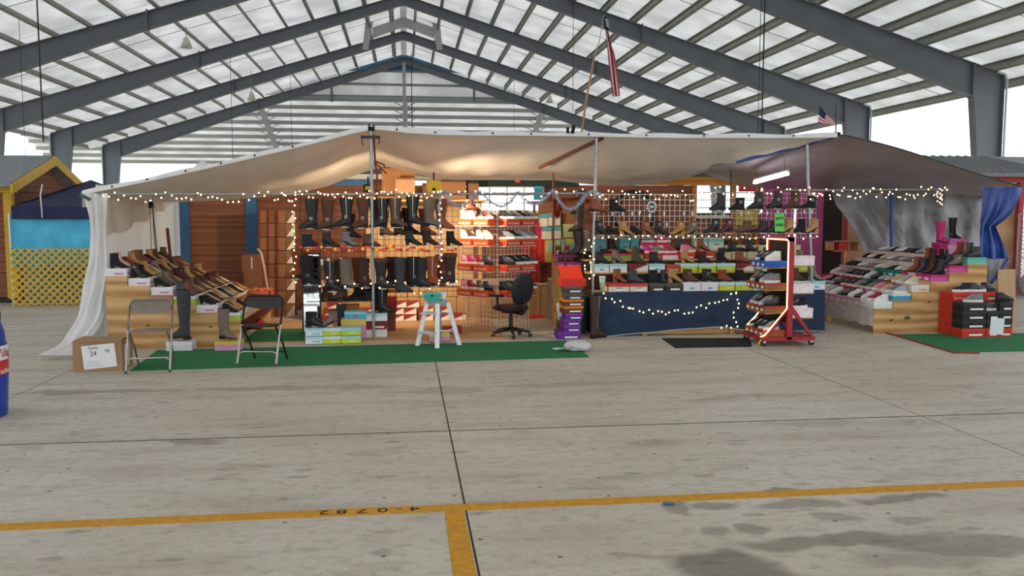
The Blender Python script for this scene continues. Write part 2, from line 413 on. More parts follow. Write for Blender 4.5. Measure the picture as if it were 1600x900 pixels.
for s in (-1, 1):
    mb = MB(); ibeam(mb, (0, rtop(0)), (s * 9.0, rtop(9)), 0.45, 0.62); ibeam(mb, (s * 9.0, rtop(9)), (s * xi, rtop(xi)), 0.62, 1.02); raf[s] = mb.mesh('rafter')
    mb = MB(); zt = rtop(xi)
    # column: vertical outer flange, tapered inner flange
    mb.hexa([(s * W, -.02, 0), (s * (W - .42), -.02, 0), (s * (W - .42), .02, 0), (s * W, .02, 0)], [(s * W, -.02, EAVE), (s * xi, -.02, EAVE + .0), (s * xi, .02, EAVE + .0), (s * W, .02, EAVE)])
    mb.hexa([(s * W, -.15, 0), (s * (W - .03), -.15, 0), (s * (W - .03), .15, 0), (s * W, .15, 0)], [(s * W, -.15, EAVE), (s * (W - .03), -.15, EAVE), (s * (W - .03), .15, EAVE), (s * W, .15, EAVE)])
    zi = rtop(xi) - 1.02
    fx = W - (.42 + (1.05 - .42) * zi / EAVE)
    mb.hexa([(s * (W - .42), -.15, 0), (s * (W - .45), -.15, 0), (s * (W - .45), .15, 0), (s * (W - .42), .15, 0)], [(s * fx, -.15, zi), (s * (fx - .03), -.15, zi), (s * (fx - .03), .15, zi), (s * fx, .15, zi)])
    mb.hexa([(s * xi, -.15, zi - .02), (s * (xi + .035), -.15, zi - .02), (s * (xi + .035), .15, zi - .02), (s * xi, .15, zi - .02)], [(s * xi, -.15, rtop(xi)), (s * (xi + .035), -.15, rtop(xi)), (s * (xi + .035), .15, rtop(xi)), (s * xi, .15, rtop(xi))])
    mb.hexa([(s * xi, -.15, rtop(xi) - .03), (s * W, -.15, EAVE - .03), (s * W, .15, EAVE - .03), (s * xi, .15, rtop(xi) - .03)], [(s * xi, -.15, rtop(xi)), (s * W, -.15, EAVE), (s * W, .15, EAVE), (s * xi, .15, rtop(xi))])
    mb.add([(s * xi, -.02, EAVE), (s * W, -.02, EAVE), (s * xi, -.02, rtop(xi)), (s * xi, .02, EAVE), (s * W, .02, EAVE), (s * xi, .02, rtop(xi))], [(0, 1, 2), (3, 5, 4), (0, 3, 4, 1), (1, 4, 5, 2), (2, 5, 3, 0)])
    colm[s] = mb.mesh('column')
    x9 = 9.0
    stif[s] = MB().box((s * 9 - .02, -.15, rtop(9) - .66), (s * 9 + .02, .15, rtop(9) + .06)).mesh('splice_plate')
POS = ['second', 'third', 'fourth', 'fifth', 'sixth', 'seventh', 'eighth', 'ninth', 'tenth']
for k, y in enumerate(FR):
    lab = 'tapered grey steel portal frame standing at the far gable end' if k == 0 else 'tapered grey steel portal frame, %s one in from the far gable' % POS[k - 1]
    t = thing('steel_frame', lab, 'steel frame', (0, y, 0), group='steel portal frames of the hall', kind='structure')
    for s in (-1, 1):
        part(t, 'rafter', raf[s], M_STEEL); part(t, 'column', colm[s], M_STEEL); part(t, 'splice_plate', stif[s], M_STEEL)
    part(t, 'apex_plate', MB().box((-.02, -.15, rtop(0) - .5), (.02, .15, rtop(0))), M_STEEL)
    # short bent pipe at the eave
    for s in (-1, 1):
        part(t, 'eave_pipe', MB().tube([(s * (W - .3), -.2, EAVE + .05), (s * (W - .05), -.2, EAVE - .02), (s * (W + .02), -.2, EAVE - .2), (s * (W + .02), -.2, 2.2)], 0.035, 6), mat('#b9c2c8', 0.5, 0.05))
# plates and deeper ridge piece between two frames
rv = thing('ridge_ventilator', 'light grey chevron ridge beam with two hanging plates under the apex', 'ridge beam', (0, 44.2, 0), kind='structure')
for s in (-1, 1):
    b0, b1, b2 = at(629, 26, 44.2), at(629 + s * 48, 43, 44.2), 0.47
    part(rv, 'chevron_beam', MB().hexa([(0, 0, b0.z - .48), (s * 1.55, 0, b1.z - .52), (s * 1.55, .14, b1.z - .52), (0, .14, b0.z - .48)], [(0, 0, b0.z), (s * 1.55, 0, b1.z), (s * 1.55, .14, b1.z), (0, .14, b0.z)]), mat('#b0b5b8', 0.5, 0.08))
    t0, t1 = at(629 + s * 51, 27, 44.2), at(629 + s * 58, 77, 44.2)
    part(rv, 'hanging_plate', MB().hexa([(t1.x - .14, -.1, t1.z), (t1.x + .14, -.1, t1.z), (t1.x + .14, .1, t1.z), (t1.x - .14, .1, t1.z)], [(t0.x - .2, -.1, t0.z), (t0.x + .2, -.1, t0.z), (t0.x + .2, .1, t0.z), (t0.x - .2, .1, t0.z)]), mat('#b0b5b8', 0.5, 0.08))
# far gable: upper cladding, girts, posts
gab = thing('wall_gable', 'white sheet cladding and grey girts in the far gable triangle', 'wall', (0, 55.15, 0), kind='structure')
zb = at(630, 152, 55.15).z
def gab_strip(z0, z1, name, m):
    hw = lambda z: max(0.0, (rtop(0) + PH - z) / SL)
    return part(gab, name, MB().hexa([(-hw(z0), 0, z0), (hw(z0), 0, z0), (hw(z0), .03, z0), (-hw(z0), .03, z0)], [(-hw(z1), 0, z1), (hw(z1), 0, z1), (hw(z1), .03, z1), (-hw(z1), .03, z1)]), m)
zA, zB, zC = at(630, 112, 55.15).z, at(630, 133, 55.15).z, zb
gab_strip(zC, zB, 'wall_sheet', M_DECK); gab_strip(zB, zA, 'wall_sheet', M_DECK)
gab_strip(zA, rtop(0) + PH - .02, 'blue_sheet', mat('#5f8fae', 0.6, 0.15, 3, trans=0.4))
for z in (zA, zB, zC, at(630, 157, 55.15).z):
    hw = (rtop(0) - z) / SL
    part(gab, 'girt', MB().box((-hw, -.16, z - .07), (hw, -.02, z + .07)), mat('#8b9197', .5, .06))
for uu in (518, 741):
    a, b_ = at(uu, 134, 54.8), at(uu, 159, 54.8)
    part(gab, 'gable_post', MB().box((a.x - .07, -.4, b_.z), (a.x + .07, -.2, a.z)), M_STEEL)
# roof wing beyond the gable, sloping down and away
y0, z0_ = 56.0, at(630, 151, 56.0).z
y1 = 67.0; SLW = 0.33
wing = thing('roof_wing', 'white sheeted roof wing with close grey purlins past the gable', 'roof', kind='structure')
part(wing, 'roof_panel', MB().hexa([(-26, y0, z0_), (26, y0, z0_), (26, y1, z0_ - SLW * (y1 - y0)), (-26, y1, z0_ - SLW * (y1 - y0))], [(-26, y0, z0_ + .05), (26, y0, z0_ + .05), (26, y1, z0_ - SLW * (y1 - y0) + .05), (-26, y1, z0_ - SLW * (y1 - y0) + .05)]), M_DECK)
wp = MB().box((-26, -.03, -.26), (26, .03, 0)).mesh('purlin')
for k in range(10):
    y = y0 + .25 + k * 1.16
    part(wing, 'purlin', wp, mat('#a3a39e', 0.6, 0.08, 1), loc=(0, y, z0_ - SLW * (y - y0)))
for xx in (-9.2, 0.05, 9.2):
    zz = lambda y: z0_ - SLW * (y - y0) - .26
    r_ = part(wing, 'rafter', MB().hexa([(xx - .16, y0, zz(y0) - .3), (xx + .16, y0, zz(y0) - .3), (xx + .16, y1, zz(y1) - .3), (xx - .16, y1, zz(y1) - .3)], [(xx - .16, y0, zz(y0)), (xx + .16, y0, zz(y0)), (xx + .16, y1, zz(y1)), (xx - .16, y1, zz(y1))]), mat('#a6acb0', 0.5, 0.06))
    for k in range(9):
        y = y0 + .25 + k * 1.16
        for s in (-1, 1):
            part(r_, 'flange_brace', MB().tube([(xx + s * .15, y, zz(y) - .28), (xx + s * .85, y, zz(y) + .12)], .025, 4), M_STEEL)
part(wing, 'centre_post', MB().box((-.1, 54.4, at(630, 200, 54.5).z - 2), (.1, 54.6, rtop(0) - .4)), mat('#a6acb0', 0.5, 0.06))
# high-bay lamps and drop cables
M_LAMP = mat('#d9d8d0', 0.4, 0.05)
for k, (u, v, Y, where) in enumerate(((291, 62, 35.5, 'over the white tarp corner'), (393, 147, 46.5, 'far back beside the gable rafter'), (859, 152, 50.5, 'near the flag pole'))):
    p = at(u, v, Y); t = thing('high_bay_lamp', 'unlit white bell lamp hanging from the hall roof ' + where, 'lamp', p)
    part(t, 'shade', MB().lathe([(.05, .1), (.09, .08), (.16, -.12), (.24, -.32), (.22, -.32), (.08, .0)], 14), M_LAMP, True)
    part(t, 'stem', MB().tube([(0, 0, .1), (0, 0, rtop(p.x) + .1 - p.z)], .015, 6), M_PURL)
for k, (u, v0, v1, Y, r, lab) in enumerate(((66, -30, 222, 20.5, .016, 'dark drop cable hanging in front of the leftmost roof bays'), (38, 30, 250, 30, .008, 'thin grey drop wire beside the dark cable at the hall edge'), (364, 18, 252, 42, .012, 'thin drop wire hanging above the sloping white tarp'), (456, 75, 225, 50, .012, 'faint drop wire between the tarp slope and the far gable'), (1190, -30, 208, 20.5, .016, 'dark drop cable hanging near the small flag'), (1184, -30, 208, 20.8, .008, 'thin twin wire hanging beside the dark cable by the flag'), (895, -20, 176, 32, .010, 'thin drop wire hanging just beside the tall flag pole'), (644, 70, 215, 54.2, .03, 'dark cable running down beside the gable centre post'), (803, 75, 205, 48, .010, 'fine drop wire above the ridge of the white tarp'))):
    a, b_ = at(u, v0, Y), at(u + (2 if u < 100 else 0), v1, Y)
    single('drop_cable', MB().tube([(0, 0, 0), (0, 0, min(a.z, rtop(a.x) + PH - .005) - b_.z)], r, 6), mat('#2b2e31', 0.6, 0.0), lab, 'cable', loc=b_)
# ================================================================== neighbouring huts
M_SID = wood_mat('brown_siding', '#7d4a34', '#8f5b42', (1.0, 1.0, 9.0), 0.7, 2.0)
M_TAN = wood_mat('tan_plywood', '#b38b64', '#c9a57d', (0.9, 6, 1.6), 0.7, 5.0)
M_PLY = wood_mat('pine_plywood', '#c79a5d', '#ddb67a', (0.55, 4, 3.2), 0.65, 7.0)
M_YPAINT = mat('#d9ac2c', 0.55, 0.08, 5)
M_RED = mat('#b23a42', 0.5, 0.08, 4)
M_NAVY = mat('#262c50', 0.75, 0.2, 3, bump=0.3, bscale=14)
M_SHING = mat('#8f9294', 0.85, 0.15, 14, bump=0.4)
# --- yellow-trimmed hut on the far side of the white sheet
hy = thing('wooden_hut', 'brown wooden hut with yellow trim behind the blue barrel', 'hut', at(12, 470, 17.6).xy.to_3d())
o = hy.location
def L_(p): return Vector(p) - o
def bx(parent, name, m, a, b): return part(parent, name, MB().box(tuple(L_(a)), tuple(L_(b))), m)
xr = at(14, 300, 17.6).x; xl = xr - 3.6; ze = at(5, 299, 17.6).z
for k in range(9):
    z0 = 0.12 + k * 0.235
    bx(hy, 'wall_board', M_SID, (xl, 17.62, z0), (xr - .02, 17.66, z0 + .228))
for k in range(9):
    z0 = 0.12 + k * 0.235
    bx(hy, 'wall_board', M_SID, (xr - .06, 17.66, z0), (xr - .02, 20.4, z0 + .228))
bx(hy, 'light_stop_lining', mat('#4a3226', .8, .1), (xl, 17.67, .1), (xr - .07, 17.69, ze)); bx(hy, 'light_stop_lining', mat('#4a3226', .8, .1), (xr - .09, 17.7, .1), (xr - .07, 20.4, ze))  # unseen backing added so no light shows through the board gaps
bx(hy, 'floor_sill', mat('#3a3532', .8), (xl, 17.7, 0), (xr - .05, 20.3, .13))
bx(hy, 'corner_post', M_YPAINT, (xr - .1, 17.56, .1), (xr + .06, 17.68, ze))
bx(hy, 'eave_beam', M_YPAINT, (xl, 17.5, ze - .02), (xr + .15, 17.62, ze + .14))
pk = at(55, 273, 19.4)
# roof: gable facing the aisle side
rx0, rx1 = xl, xr + .2
part(hy, 'roof_slope', MB().hexa([L_((rx0, 17.2, ze + .08)), L_((rx1, 17.2, ze + .08)), L_((rx1, 19.3, ze + .75)), L_((rx0, 19.3, ze + .75))], [L_((rx0, 17.2, ze + .14)), L_((rx1, 17.2, ze + .14)), L_((rx1, 19.3, ze + .81)), L_((rx0, 19.3, ze + .81))]), M_SHING)
part(hy, 'roof_slope', MB().hexa([L_((rx0, 21.3, ze + .08)), L_((rx1, 21.3, ze + .08)), L_((rx1, 19.3, ze + .75)), L_((rx0, 19.3, ze + .75))], [L_((rx0, 21.3, ze + .14)), L_((rx1, 21.3, ze + .14)), L_((rx1, 19.3, ze + .81)), L_((rx0, 19.3, ze + .81))]), M_SHING)
for (ya, yb) in ((17.2, 19.3), (21.3, 19.3)):
    part(hy, 'barge_board', MB().hexa([L_((rx1, ya, ze - .06)), L_((rx1 + .04, ya, ze - .06)), L_((rx1 + .04, yb, ze + .6)), L_((rx1, yb, ze + .6))], [L_((rx1, ya, ze + .12)), L_((rx1 + .04, ya, ze + .12)), L_((rx1 + .04, yb, ze + .79)), L_((rx1, yb, ze + .79))]), M_YPAINT)
part(hy, 'gable_board', MB().prism([(17.7 - o.y, ze - o.z), (20.9 - o.y, ze - o.z), (19.3 - o.y, ze + .62 - o.z)], .04, 'x', xr - .03 - o.x), M_SID)
# --- booth with navy canopy, blue sheet and yellow lattice
bo = thing('canopy_booth', 'booth with navy canopy, blue front sheet and yellow lattice panel', 'booth', (at(76, 478, 17.0).x, 17.0, 0)); o = bo.location
xa, xb = at(17, 470, 17).x, at(150, 470, 17).x
zl = at(76, 388, 17).z; zt = at(76, 341, 17).z
lat = MB; lw = .034; H_ = zl - .02; Wd = xb - xa; st = .138
M_LAT = mat('#dcb43a', 0.6, 0.1, 8)
def clipseg(x0, z0, dx, dz):
    # clip infinite line to the panel rectangle
    ts = []
    for (p_, d_, lo, hi) in ((x0, dx, 0, Wd), (z0, dz, 0, H_)):
        ts.append(sorted(((lo - p_) / d_, (hi - p_) / d_)))
    t0, t1 = max(ts[0][0], ts[1][0]), min(ts[0][1], ts[1][1])
    return (t0, t1) if t1 - t0 > .05 else None
for s, yo in ((1, 0), (-1, .012)):
    n = int((Wd + H_) / st) + 2
    for k in range(n):
        x0 = k * st - (H_ if s > 0 else 0)
        c = clipseg(x0, 0.0, 1.0, 1.0 * s) if s > 0 else clipseg(x0, 0.0, -1.0, 1.0)
        if not c: continue
        dx = 1 if s > 0 else -1
        p = Vector((xa + x0 + dx * c[0] - o.x, yo, .02 + c[0])); q = Vector((xa + x0 + dx * c[1] - o.x, yo, .02 + c[1]))
        d = (q - p).normalized(); nn = Vector((-d.z, 0, d.x)) * lw / 2; th = Vector((0, .01, 0))
        part(bo, 'lattice_slat', MB().hexa([p - nn, q - nn, q + nn, p + nn], [x + th for x in (p - nn, q - nn, q + nn, p + nn)]), M_LAT)
rows = []
for i in range(9):
    z = lerp(zl - .35, zt + .1, i / 8)
    rows.append([(lerp(xa, xb, j / 24) - o.x, .12 + .025 * noise2(j * .4, i * .3), z) for j in range(25)])
part(bo, 'front_sheet', MB().grid(rows), mat('#55c4ee', 0.6, 0.12, 4, bump=0.25, bscale=20), True)
rows = []
for i in range(5):
    rows.append([(lerp(xa, xb, j / 12) - o.x, .6 + .03 * noise2(j * .5, i), lerp(0.02, zl, i / 4)) for j in range(13)])
part(bo, 'back_sheet', MB().grid(rows), mat('#6f8f92', 0.8, 0.2, 3), True)
for xx in (xa + .02, xb):
    part(bo, 'tent_leg', MB().tube([(xx - o.x, .06, 0), (xx - o.x, .06, zt + .1)], .02, 8), mat('#c9cdd0', .4, .05, metal=.6))
# canopy: pyramid with sagging valance
pk = at(142, 281, 18.6); e0 = at(17, 322, 17.0); e1 = at(190, 322, 17.0)
def can(i, j):
    # i along width 0..1, j toward peak 0..1
    b0 = Vector((lerp(e0.x, e1.x, i), 17.0, e0.z)); tp = Vector((pk.x, 18.6, pk.z))
    p = b0.lerp(tp, j); p.z -= .05 * math.sin(math.pi * j); return p - o
part(bo, 'canopy', MB().grid([[can(j / 10, i / 8) for j in range(11)] for i in range(9)]).grid([[tuple(Vector((x, 3.2 - (y + 0) , z))) for (x, y, z) in [can(j / 10, i / 8) for j in range(11)]] for i in range(9)]), M_NAVY, True)
for xs in (e0.x, e1.x):
    part(bo, 'canopy_side', MB().add([(xs - o.x, 0, e0.z), (xs - o.x, 3.2, e0.z), (pk.x - o.x, 1.6, pk.z)], [(0, 1, 2)]), M_NAVY)
part(bo, 'valance', MB().grid([[(lerp(e0.x, e1.x, j / 20) - o.x, .02 * math.sin(j * 1.3), z) for j in range(21)] for z in (e0.z, e0.z - .12, zt - .02)]), M_NAVY, True)
part(bo, 'tie_cord', MB().tube([at(66, 288, 17.1) - o, at(63, 305, 16.95) - o, at(65, 325, 16.9) - o, at(66, 340, 16.95) - o], .012, 6), mat('#e8e8e4', .7, 0))
# --- red-trimmed hut on the other side
rh = thing('wooden_hut', 'red trimmed wooden hut with grey roof behind the grey tarp', 'hut', (12.0, 16.6, 0)); o = rh.location
zr = at(1592, 282, 16.6).z
for k, uu in enumerate((1316, 1588)):
    x = at(uu, 380, 16.6).x
    bx(rh, 'corner_post', M_RED, (x - .055, 16.5, 0), (x + .055, 16.6, zr))
xa_, xb_ = at(1320, 380, 16.7).x, at(1583, 380, 16.7).x
for k in range(3):
    x0, x1 = lerp(xa_, xb_, k / 3) + .004, lerp(xa_, xb_, (k + 1) / 3) - .004
    bx(rh, 'wall_panel', M_TAN, (x0, 16.64, .08), (x1, 16.68, zr - .05))
bx(rh, 'eave_beam', M_RED, (xa_ - 1, 16.45, zr - .05), (xb_ + 3.2, 16.6, zr + .1))
bx(rh, 'base_sill', mat('#6b4a38', .8), (xa_, 16.6, 0), (xb_ + 3, 16.7, .1))
part(rh, 'roof_slope', MB().hexa([L_((xa_ - 1.2, 16.2, zr + .06)), L_((xb_ + 3.4, 16.2, zr + .06)), L_((xb_ + 3.4, 19, zr + .62)), L_((xa_ - 1.2, 19, zr + .62))], [L_((xa_ - 1.2, 16.2, zr + .12)), L_((xb_ + 3.4, 16.2, zr + .12)), L_((xb_ + 3.4, 19, zr + .68)), L_((xa_ - 1.2, 19, zr + .68))]), M_SHING)
for k in range(10):
    x = at(1500 + k * 14, 270, 17).x
    part(rh, 'roof_batten', MB().hexa([L_((x, 16.2, zr + .12)), L_((x + .03, 16.2, zr + .12)), L_((x + .03, 19, zr + .68)), L_((x, 19, zr + .68))], [L_((x, 16.2, zr + .145)), L_((x + .03, 16.2, zr + .145)), L_((x + .03, 19, zr + .705)), L_((x, 19, zr + .705))]), M_SHING)
# chain link gate leaf at the frame edge
cl = thing('chain_link_panel', 'grey chain link panel at the edge past the red post', 'fence', at(1606, 465, 16.2).xy.to_3d()); o = cl.location
part(cl, 'frame', MB().tube([(-.3, 0, .05), (-.3, 0, 1.75), (.9, 0, 1.75), (.9, 0, .05)], .025, 8, closed=True), mat('#9aa0a4', .4, .05, metal=.5), True)
cm = MB()
for k in range(-14, 16):
    for s in (1, -1):
        x0 = k * .085; pts = []
        a = max(0, (-.3 - x0) * s if s > 0 else (x0 - .9)); 
        lo, hi = (-.3 - x0, .9 - x0) if s > 0 else (x0 - .9, x0 + .3)
        lo = max(lo, 0.05); hi = min(hi, 1.75)
        if hi - lo > .05: cm.tube([(x0 + s * lo, 0, lo), (x0 + s * hi, 0, hi)], .006, 4)
part(cl, 'wire_mesh', cm, mat('#8a9094', .4, .05, metal=.5))
part(cl, 'cloth_bundle', MB().sphere((-.05, -.15, .28), .26, 10, 7, (1, .8, 1)), mat('#aeb2b8', .9, .2, 8, bump=.4, bscale=12), True)

# ================================================================== stall building at the back
YB = 15.6
bb = thing('stall_building', 'wooden stall building with painted trims behind the hanging boots', 'building', (2.0, YB, 0)); o = bb.location
M_BLUET = mat('#32618a', 0.55, 0.1, 6); M_GREEN = mat('#24392f', 0.6, 0.12, 6); M_ORNG = wood_mat('amber_timber', '#a5651f', '#c07f33', (1, 5, 8), .6, 3)
M_PEACH = wood_mat('pale_pine_sheet', '#d3a978', '#e5c293', (1.4, 5, 1.0), .7, 3)
M_MAG = mat('#a8487f', 0.6, 0.08, 3); M_BRN2 = wood_mat('rust_board', '#774631', '#8b573f', (1, 6, 5), .7, 3)
def bpx(name, m, u0, v0, u1, v1, Y, d=.05):
    a, b_ = at(u0, v1, Y), at(u1, v0, Y)
    return bx(bb, name, m, (a.x, Y, a.z), (b_.x, Y + d, b_.z))
bpx('upper_board', mat('#4c5450', .8, .1), 470, 256, 1200, 281, YB + .1, .03)
# brown siding bay
xs0, xs1 = at(293, 400, YB).x, at(388, 400, YB).x
for k in range(14):
    z0 = .03 + k * .165
    bx(bb, 'siding_board', M_SID, (xs0, YB + .005 * (k % 2), z0), (xs1, YB + .05, z0 + .159))
for (u0, u1) in ((285, 293.5), (387.5, 400)): bpx('blue_trim', M_BLUET, u0, 288, u1, 486, YB - .04, .1)
xg0, xg1 = at(400, 400, YB).x, at(640, 400, YB).x
for k in range(7):
    x0 = lerp(xg0, xg1, k / 7)
    bx(bb, 'wall_board', M_BRN2, (x0 + .003, YB + .12, 0), (x0 + (xg1 - xg0) / 7 - .003, YB + .16, 2.42))
bpx('blue_header', M_BLUET, 480, 280, 582, 290, YB - .12, .1)
bpx('cream_header', mat('#cfc7b5', .6, .08), 480, 274, 900, 279.5, YB - .1, .06)
bpx('rust_header', M_BRN2, 430, 290, 700, 306, YB - .06, .05)
for (u0, v0, u1, v1) in ((292, 292, 389, 487), (398, 292, 745, 487)): bpx('light_stop_board', mat('#3b241a', .8, .1), u0, v0, u1, v1, YB + .2, .03)  # unseen sheets added to block daylight between the wall boards
bpx('light_stop_board', mat('#3b241a', .8, .1), 744, 333, 1195, 487, YB + .2, .03)
# pale sheet behind the grid, then brown, orange, magenta bays
xp0, xp1 = at(572, 400, YB).x, at(740, 400, YB).x
for k in range(3):
    x0 = lerp(xp0, xp1, k / 3); bx(bb, 'pale_panel', M_PEACH, (x0 + .004, YB, .02), (x0 + (xp1 - xp0) / 3 - .004, YB + .05, at(700, 306, YB).z))
bpx('green_header', M_GREEN, 688, 279, 905, 291, YB - .05, .1)
# bright window opening with mullions, daylight of the hall end behind it
def opening(u0, v0, u1, v1, nx, ny):
    a, b_ = at(u0, v1, YB), at(u1, v0, YB)
    f = part(bb, 'window', MB().box(tuple(L_((a.x - .05, YB - .03, a.z - .05))), tuple(L_((a.x, YB + .05, b_.z + .05)))).box(tuple(L_((b_.x, YB - .03, a.z - .05))), tuple(L_((b_.x + .05, YB + .05, b_.z + .05)))).box(tuple(L_((a.x, YB - .03, a.z - .05))), tuple(L_((b_.x, YB + .05, a.z)))).box(tuple(L_((a.x, YB - .03, b_.z))), tuple(L_((b_.x, YB + .05, b_.z + .05)))), mat('#cfc9bd', .6, .05))
    for k in range(1, nx):
        x = lerp(a.x, b_.x, k / nx); part(f, 'mullion', MB().box(tuple(L_((x - .012, YB, a.z))), tuple(L_((x + .012, YB + .03, b_.z)))), mat('#dcd6ca', .6, .05))
    for k in range(1, ny):
        z = lerp(a.z, b_.z, k / ny); part(f, 'glazing_bar', MB().box(tuple(L_((a.x, YB, z - .008))), tuple(L_((b_.x, YB + .03, z + .008)))), mat('#dcd6ca', .6, .05))
opening(738, 293, 846, 329, 4, 3)
opening(1088, 289, 1180, 336, 3, 4)
bpx('lower_panel', M_BRN2, 740, 330, 1000, 490, YB, .05)
bpx('rust_panel', M_BRN2, 850, 290, 1085, 330, YB, .05)
bpx('rust_panel', M_BRN2, 1000, 330, 1085, 480, YB, .05)
bpx('amber_header', M_ORNG, 985, 277, 1200, 289, YB - .06, .12)
for (u0, u1) in ((1079, 1088), (1142, 1150), (1180, 1189)): bpx('amber_post', M_ORNG, u0, 289, u1, 486, YB - .05, .1)
bpx('lower_panel', M_BRN2, 1088, 338, 1190, 486, YB, .05)
bpx('magenta_panel', M_MAG, 1189, 284, 1242, 486, YB - .2, .05); bpx('magenta_panel', M_MAG, 1242.1, 284, 1288, 486, YB - .2, .05)
bpx('shade_sheet', mat('#33241f', .8, .2), 1280, 290, 1318, 480, YB + .3, .04)  # dark sheet added to stand for the shade in an open gap
bpx('yellow_panel', mat('#b9a03a', .6, .1), 1150, 326, 1184, 352, YB - .1, .04)
# small red notices
for uu, vv, m_, lab in ((809, 282, '#b5312b', 'small red notice on the green header beam'), (1133, 280, '#a34a1e', 'small round rust notice on the amber beam')):
    p = at(uu, vv, YB - .14); t = thing('notice', lab, 'sign', p)
    part(t, 'plate', MB().box((-.055, -.005, -.045), (.055, .005, .045)), mat(m_, .5, .05))
    if uu < 1000: part(t, 'marking', text_mesh('201', .06), mat('#e8d8d0', .6, 0), loc=(0, -.007, 0), rot=(math.pi / 2, 0, 0))
    else: part(t, 'ring', MB().tube([(.035 * math.cos(q * .5236), -.008, .035 * math.sin(q * .5236)) for q in range(12)], .004, 5, closed=True), mat('#c9a08a', .6, 0))
# ================================================================== stall canopy and frame
YF = 11.7
M_TARP = mat('#ddd6cc', 0.7, 0.08, 2.5, bump=0.35, bscale=9, trans=0.12, name='beige_tarp')
M_HEM = mat('#e9eaea', 0.6, 0.06, 8, bump=0.2, bscale=25, name='white_hem')
M_DTARP = mat('#a2989c', 0.33, 0.14, 2.0, bump=0.55, bscale=7, spec=0.6, name='grey_tarp')
M_BTARP = mat('#2b4c9c', 0.35, 0.15, 4, bump=0.35, bscale=10, spec=0.6, name='blue_tarp')
M_GTARP = mat('#8e8e93', 0.3, 0.14, 3, bump=0.9, bscale=6, spec=0.7, name='silver_tarp')
M_PLAST = mat('#fbfbfb', 0.4, 0.03, 5, bump=0.6, bscale=14, trans=0.35, name='white_plastic')
M_GALV = mat('#9ba1a3', 0.35, 0.1, 12, metal=0.7, name='galvanised_pipe')
M_RUST = mat('#6d4030', 0.6, 0.2, 15, name='rusty_pipe')
FE = [(128, 302), (250, 277), (380, 248), (500, 219.5), (578, 200.5), (600, 201), (640, 205.5), (700, 208.5), (800, 209.5), (930, 211), (1050, 213), (1150, 213), (1250, 213), (1308, 212)]
BE = [(128, 316), (200, 316), (300, 315), (400, 309), (500, 294), (560, 272), (600, 263), (640, 272), (700, 281), (850, 281), (930, 289), (985, 290), (1060, 280), (1110, 267), (1180, 251), (1250, 233), (1308, 214)]
BY = [(128, 14.6), (980, 14.9), (1110, 14.2), (1250, 12.6), (1308, 11.9)]
NU, NT = 118, 22
rows = [[] for _ in range(NT + 1)]
for i in range(NU + 1):
    u = lerp(128, 1308, i / NU)
    a = at(u, sinterp(FE, u), YF); b_ = at(u, sinterp(BE, u), interp(BY, u))
    edge = min(1, abs(u - 578) / 120)
    for k in range(NT + 1):
        t = k / NT
        p = a.lerp(b_, t)
        sag = (0.20 if u > 590 else 0.13) * edge * min(1.0, (1308 - u) / 250)
        p.z -= sag * math.sin(math.pi * min(1, t * 1.15)) if t < .87 else 0
        p.z += 0.012 * noise2(u * .02, t * 6) * math.sin(math.pi * t) + 0.010 * math.sin(u * .11 + t * 5 * math.sin(u * .01)) * math.sin(math.pi * t)
        rows[k].append(p)
o0 = at(578, 530, YF).xy.to_3d()
cn = thing('canopy_tarp', 'beige canopy tarp with a white hem stretched over the stall', 'tarp', (-.45, YF, 0)); o = cn.location
part(cn, 'sheet', MB().grid([[p - o for p in r] for r in rows]), M_TARP, True)
hr = [[], [], [], []]
for i in range(NU + 1):
    u = lerp(128, 1308, i / NU); v = sinterp(FE, u); w = 7.5 + 1.2 * math.sin(u * .05)
    if u > 600 and u < 720: w += 2
    top = at(u, v - w + 3.5, YF - .02); bot = at(u, v + 2.5, YF - .03)
    hr[0].append(top + Vector((0, .10, -.012)) - o); hr[1].append(top - o); hr[2].append((top + bot) / 2 + Vector((0, -.012, 0)) - o); hr[3].append(bot - o)
hm = part(cn, 'hem', MB().grid(hr), M_HEM, True)
for u in (175, 230, 290, 345, 398, 457, 620, 680, 770, 830, 920, 1010, 1100, 1170, 1240):
    p = at(u, sinterp(FE, u) - 1.0, YF - .05) - o
    part(hm, 'grommet', MB().lathe([(.006, 0), (.014, 0), (.014, .006), (.006, .006)], 8).mesh('grommet'), M_BLK, loc=p, rot=(math.pi / 2, 0, 0))
rr = []
for i in range(7):
    rr.append([at(300 + j * 5, 268 - (14 * math.sin(math.pi * j / 6) * math.sin(math.pi * i / 6) * (1 + .4 * noise2(j, i))) - j * .8, 11.75 + i * .05) - o for j in range(7)])
part(cn, 'bunched_plastic', MB().grid(rr), M_PLAST, True)
# stains on the tarp come from the sheet itself; patch pieces
for (u, v) in ((1135, 238), (1110, 262)):
    pass
# dark tarp over the right-hand bay
DF = [(1112, 260), (1180, 243), (1250, 226), (1308, 211), (1340, 216), (1400, 231), (1460, 250), (1530, 272), (1598, 292)]
DFY = [(1112, 13.0), (1250, 12.3), (1308, 11.75), (1598, 11.7)]
DB = [(1112, 272), (1150, 284), (1180, 291), (1285, 299), (1400, 303), (1535, 304), (1598, 305)]
rows = [[] for _ in range(19)]
for i in range(61):
    u = lerp(1112, 1598, i / 60)
    a = at(u, sinterp(DF, u), interp(DFY, u)); b_ = at(lerp(u, 1100 + (u - 1112) * .93, 1), sinterp(DB, u), 15.0)
    for k in range(19):
        t = k / 18; p = a.lerp(b_, t); p.z -= .10 * math.sin(math.pi * t) * min(1, (u - 1112) / 150) - .012 * noise2(u * .03, t * 5) * math.sin(math.pi * t)
        rows[k].append(p)
dt = thing('grey_canopy_tarp', 'dark grey canopy tarp with blue outer face over the stepped stand', 'tarp', (7.5, YF, 0)); o = dt.location
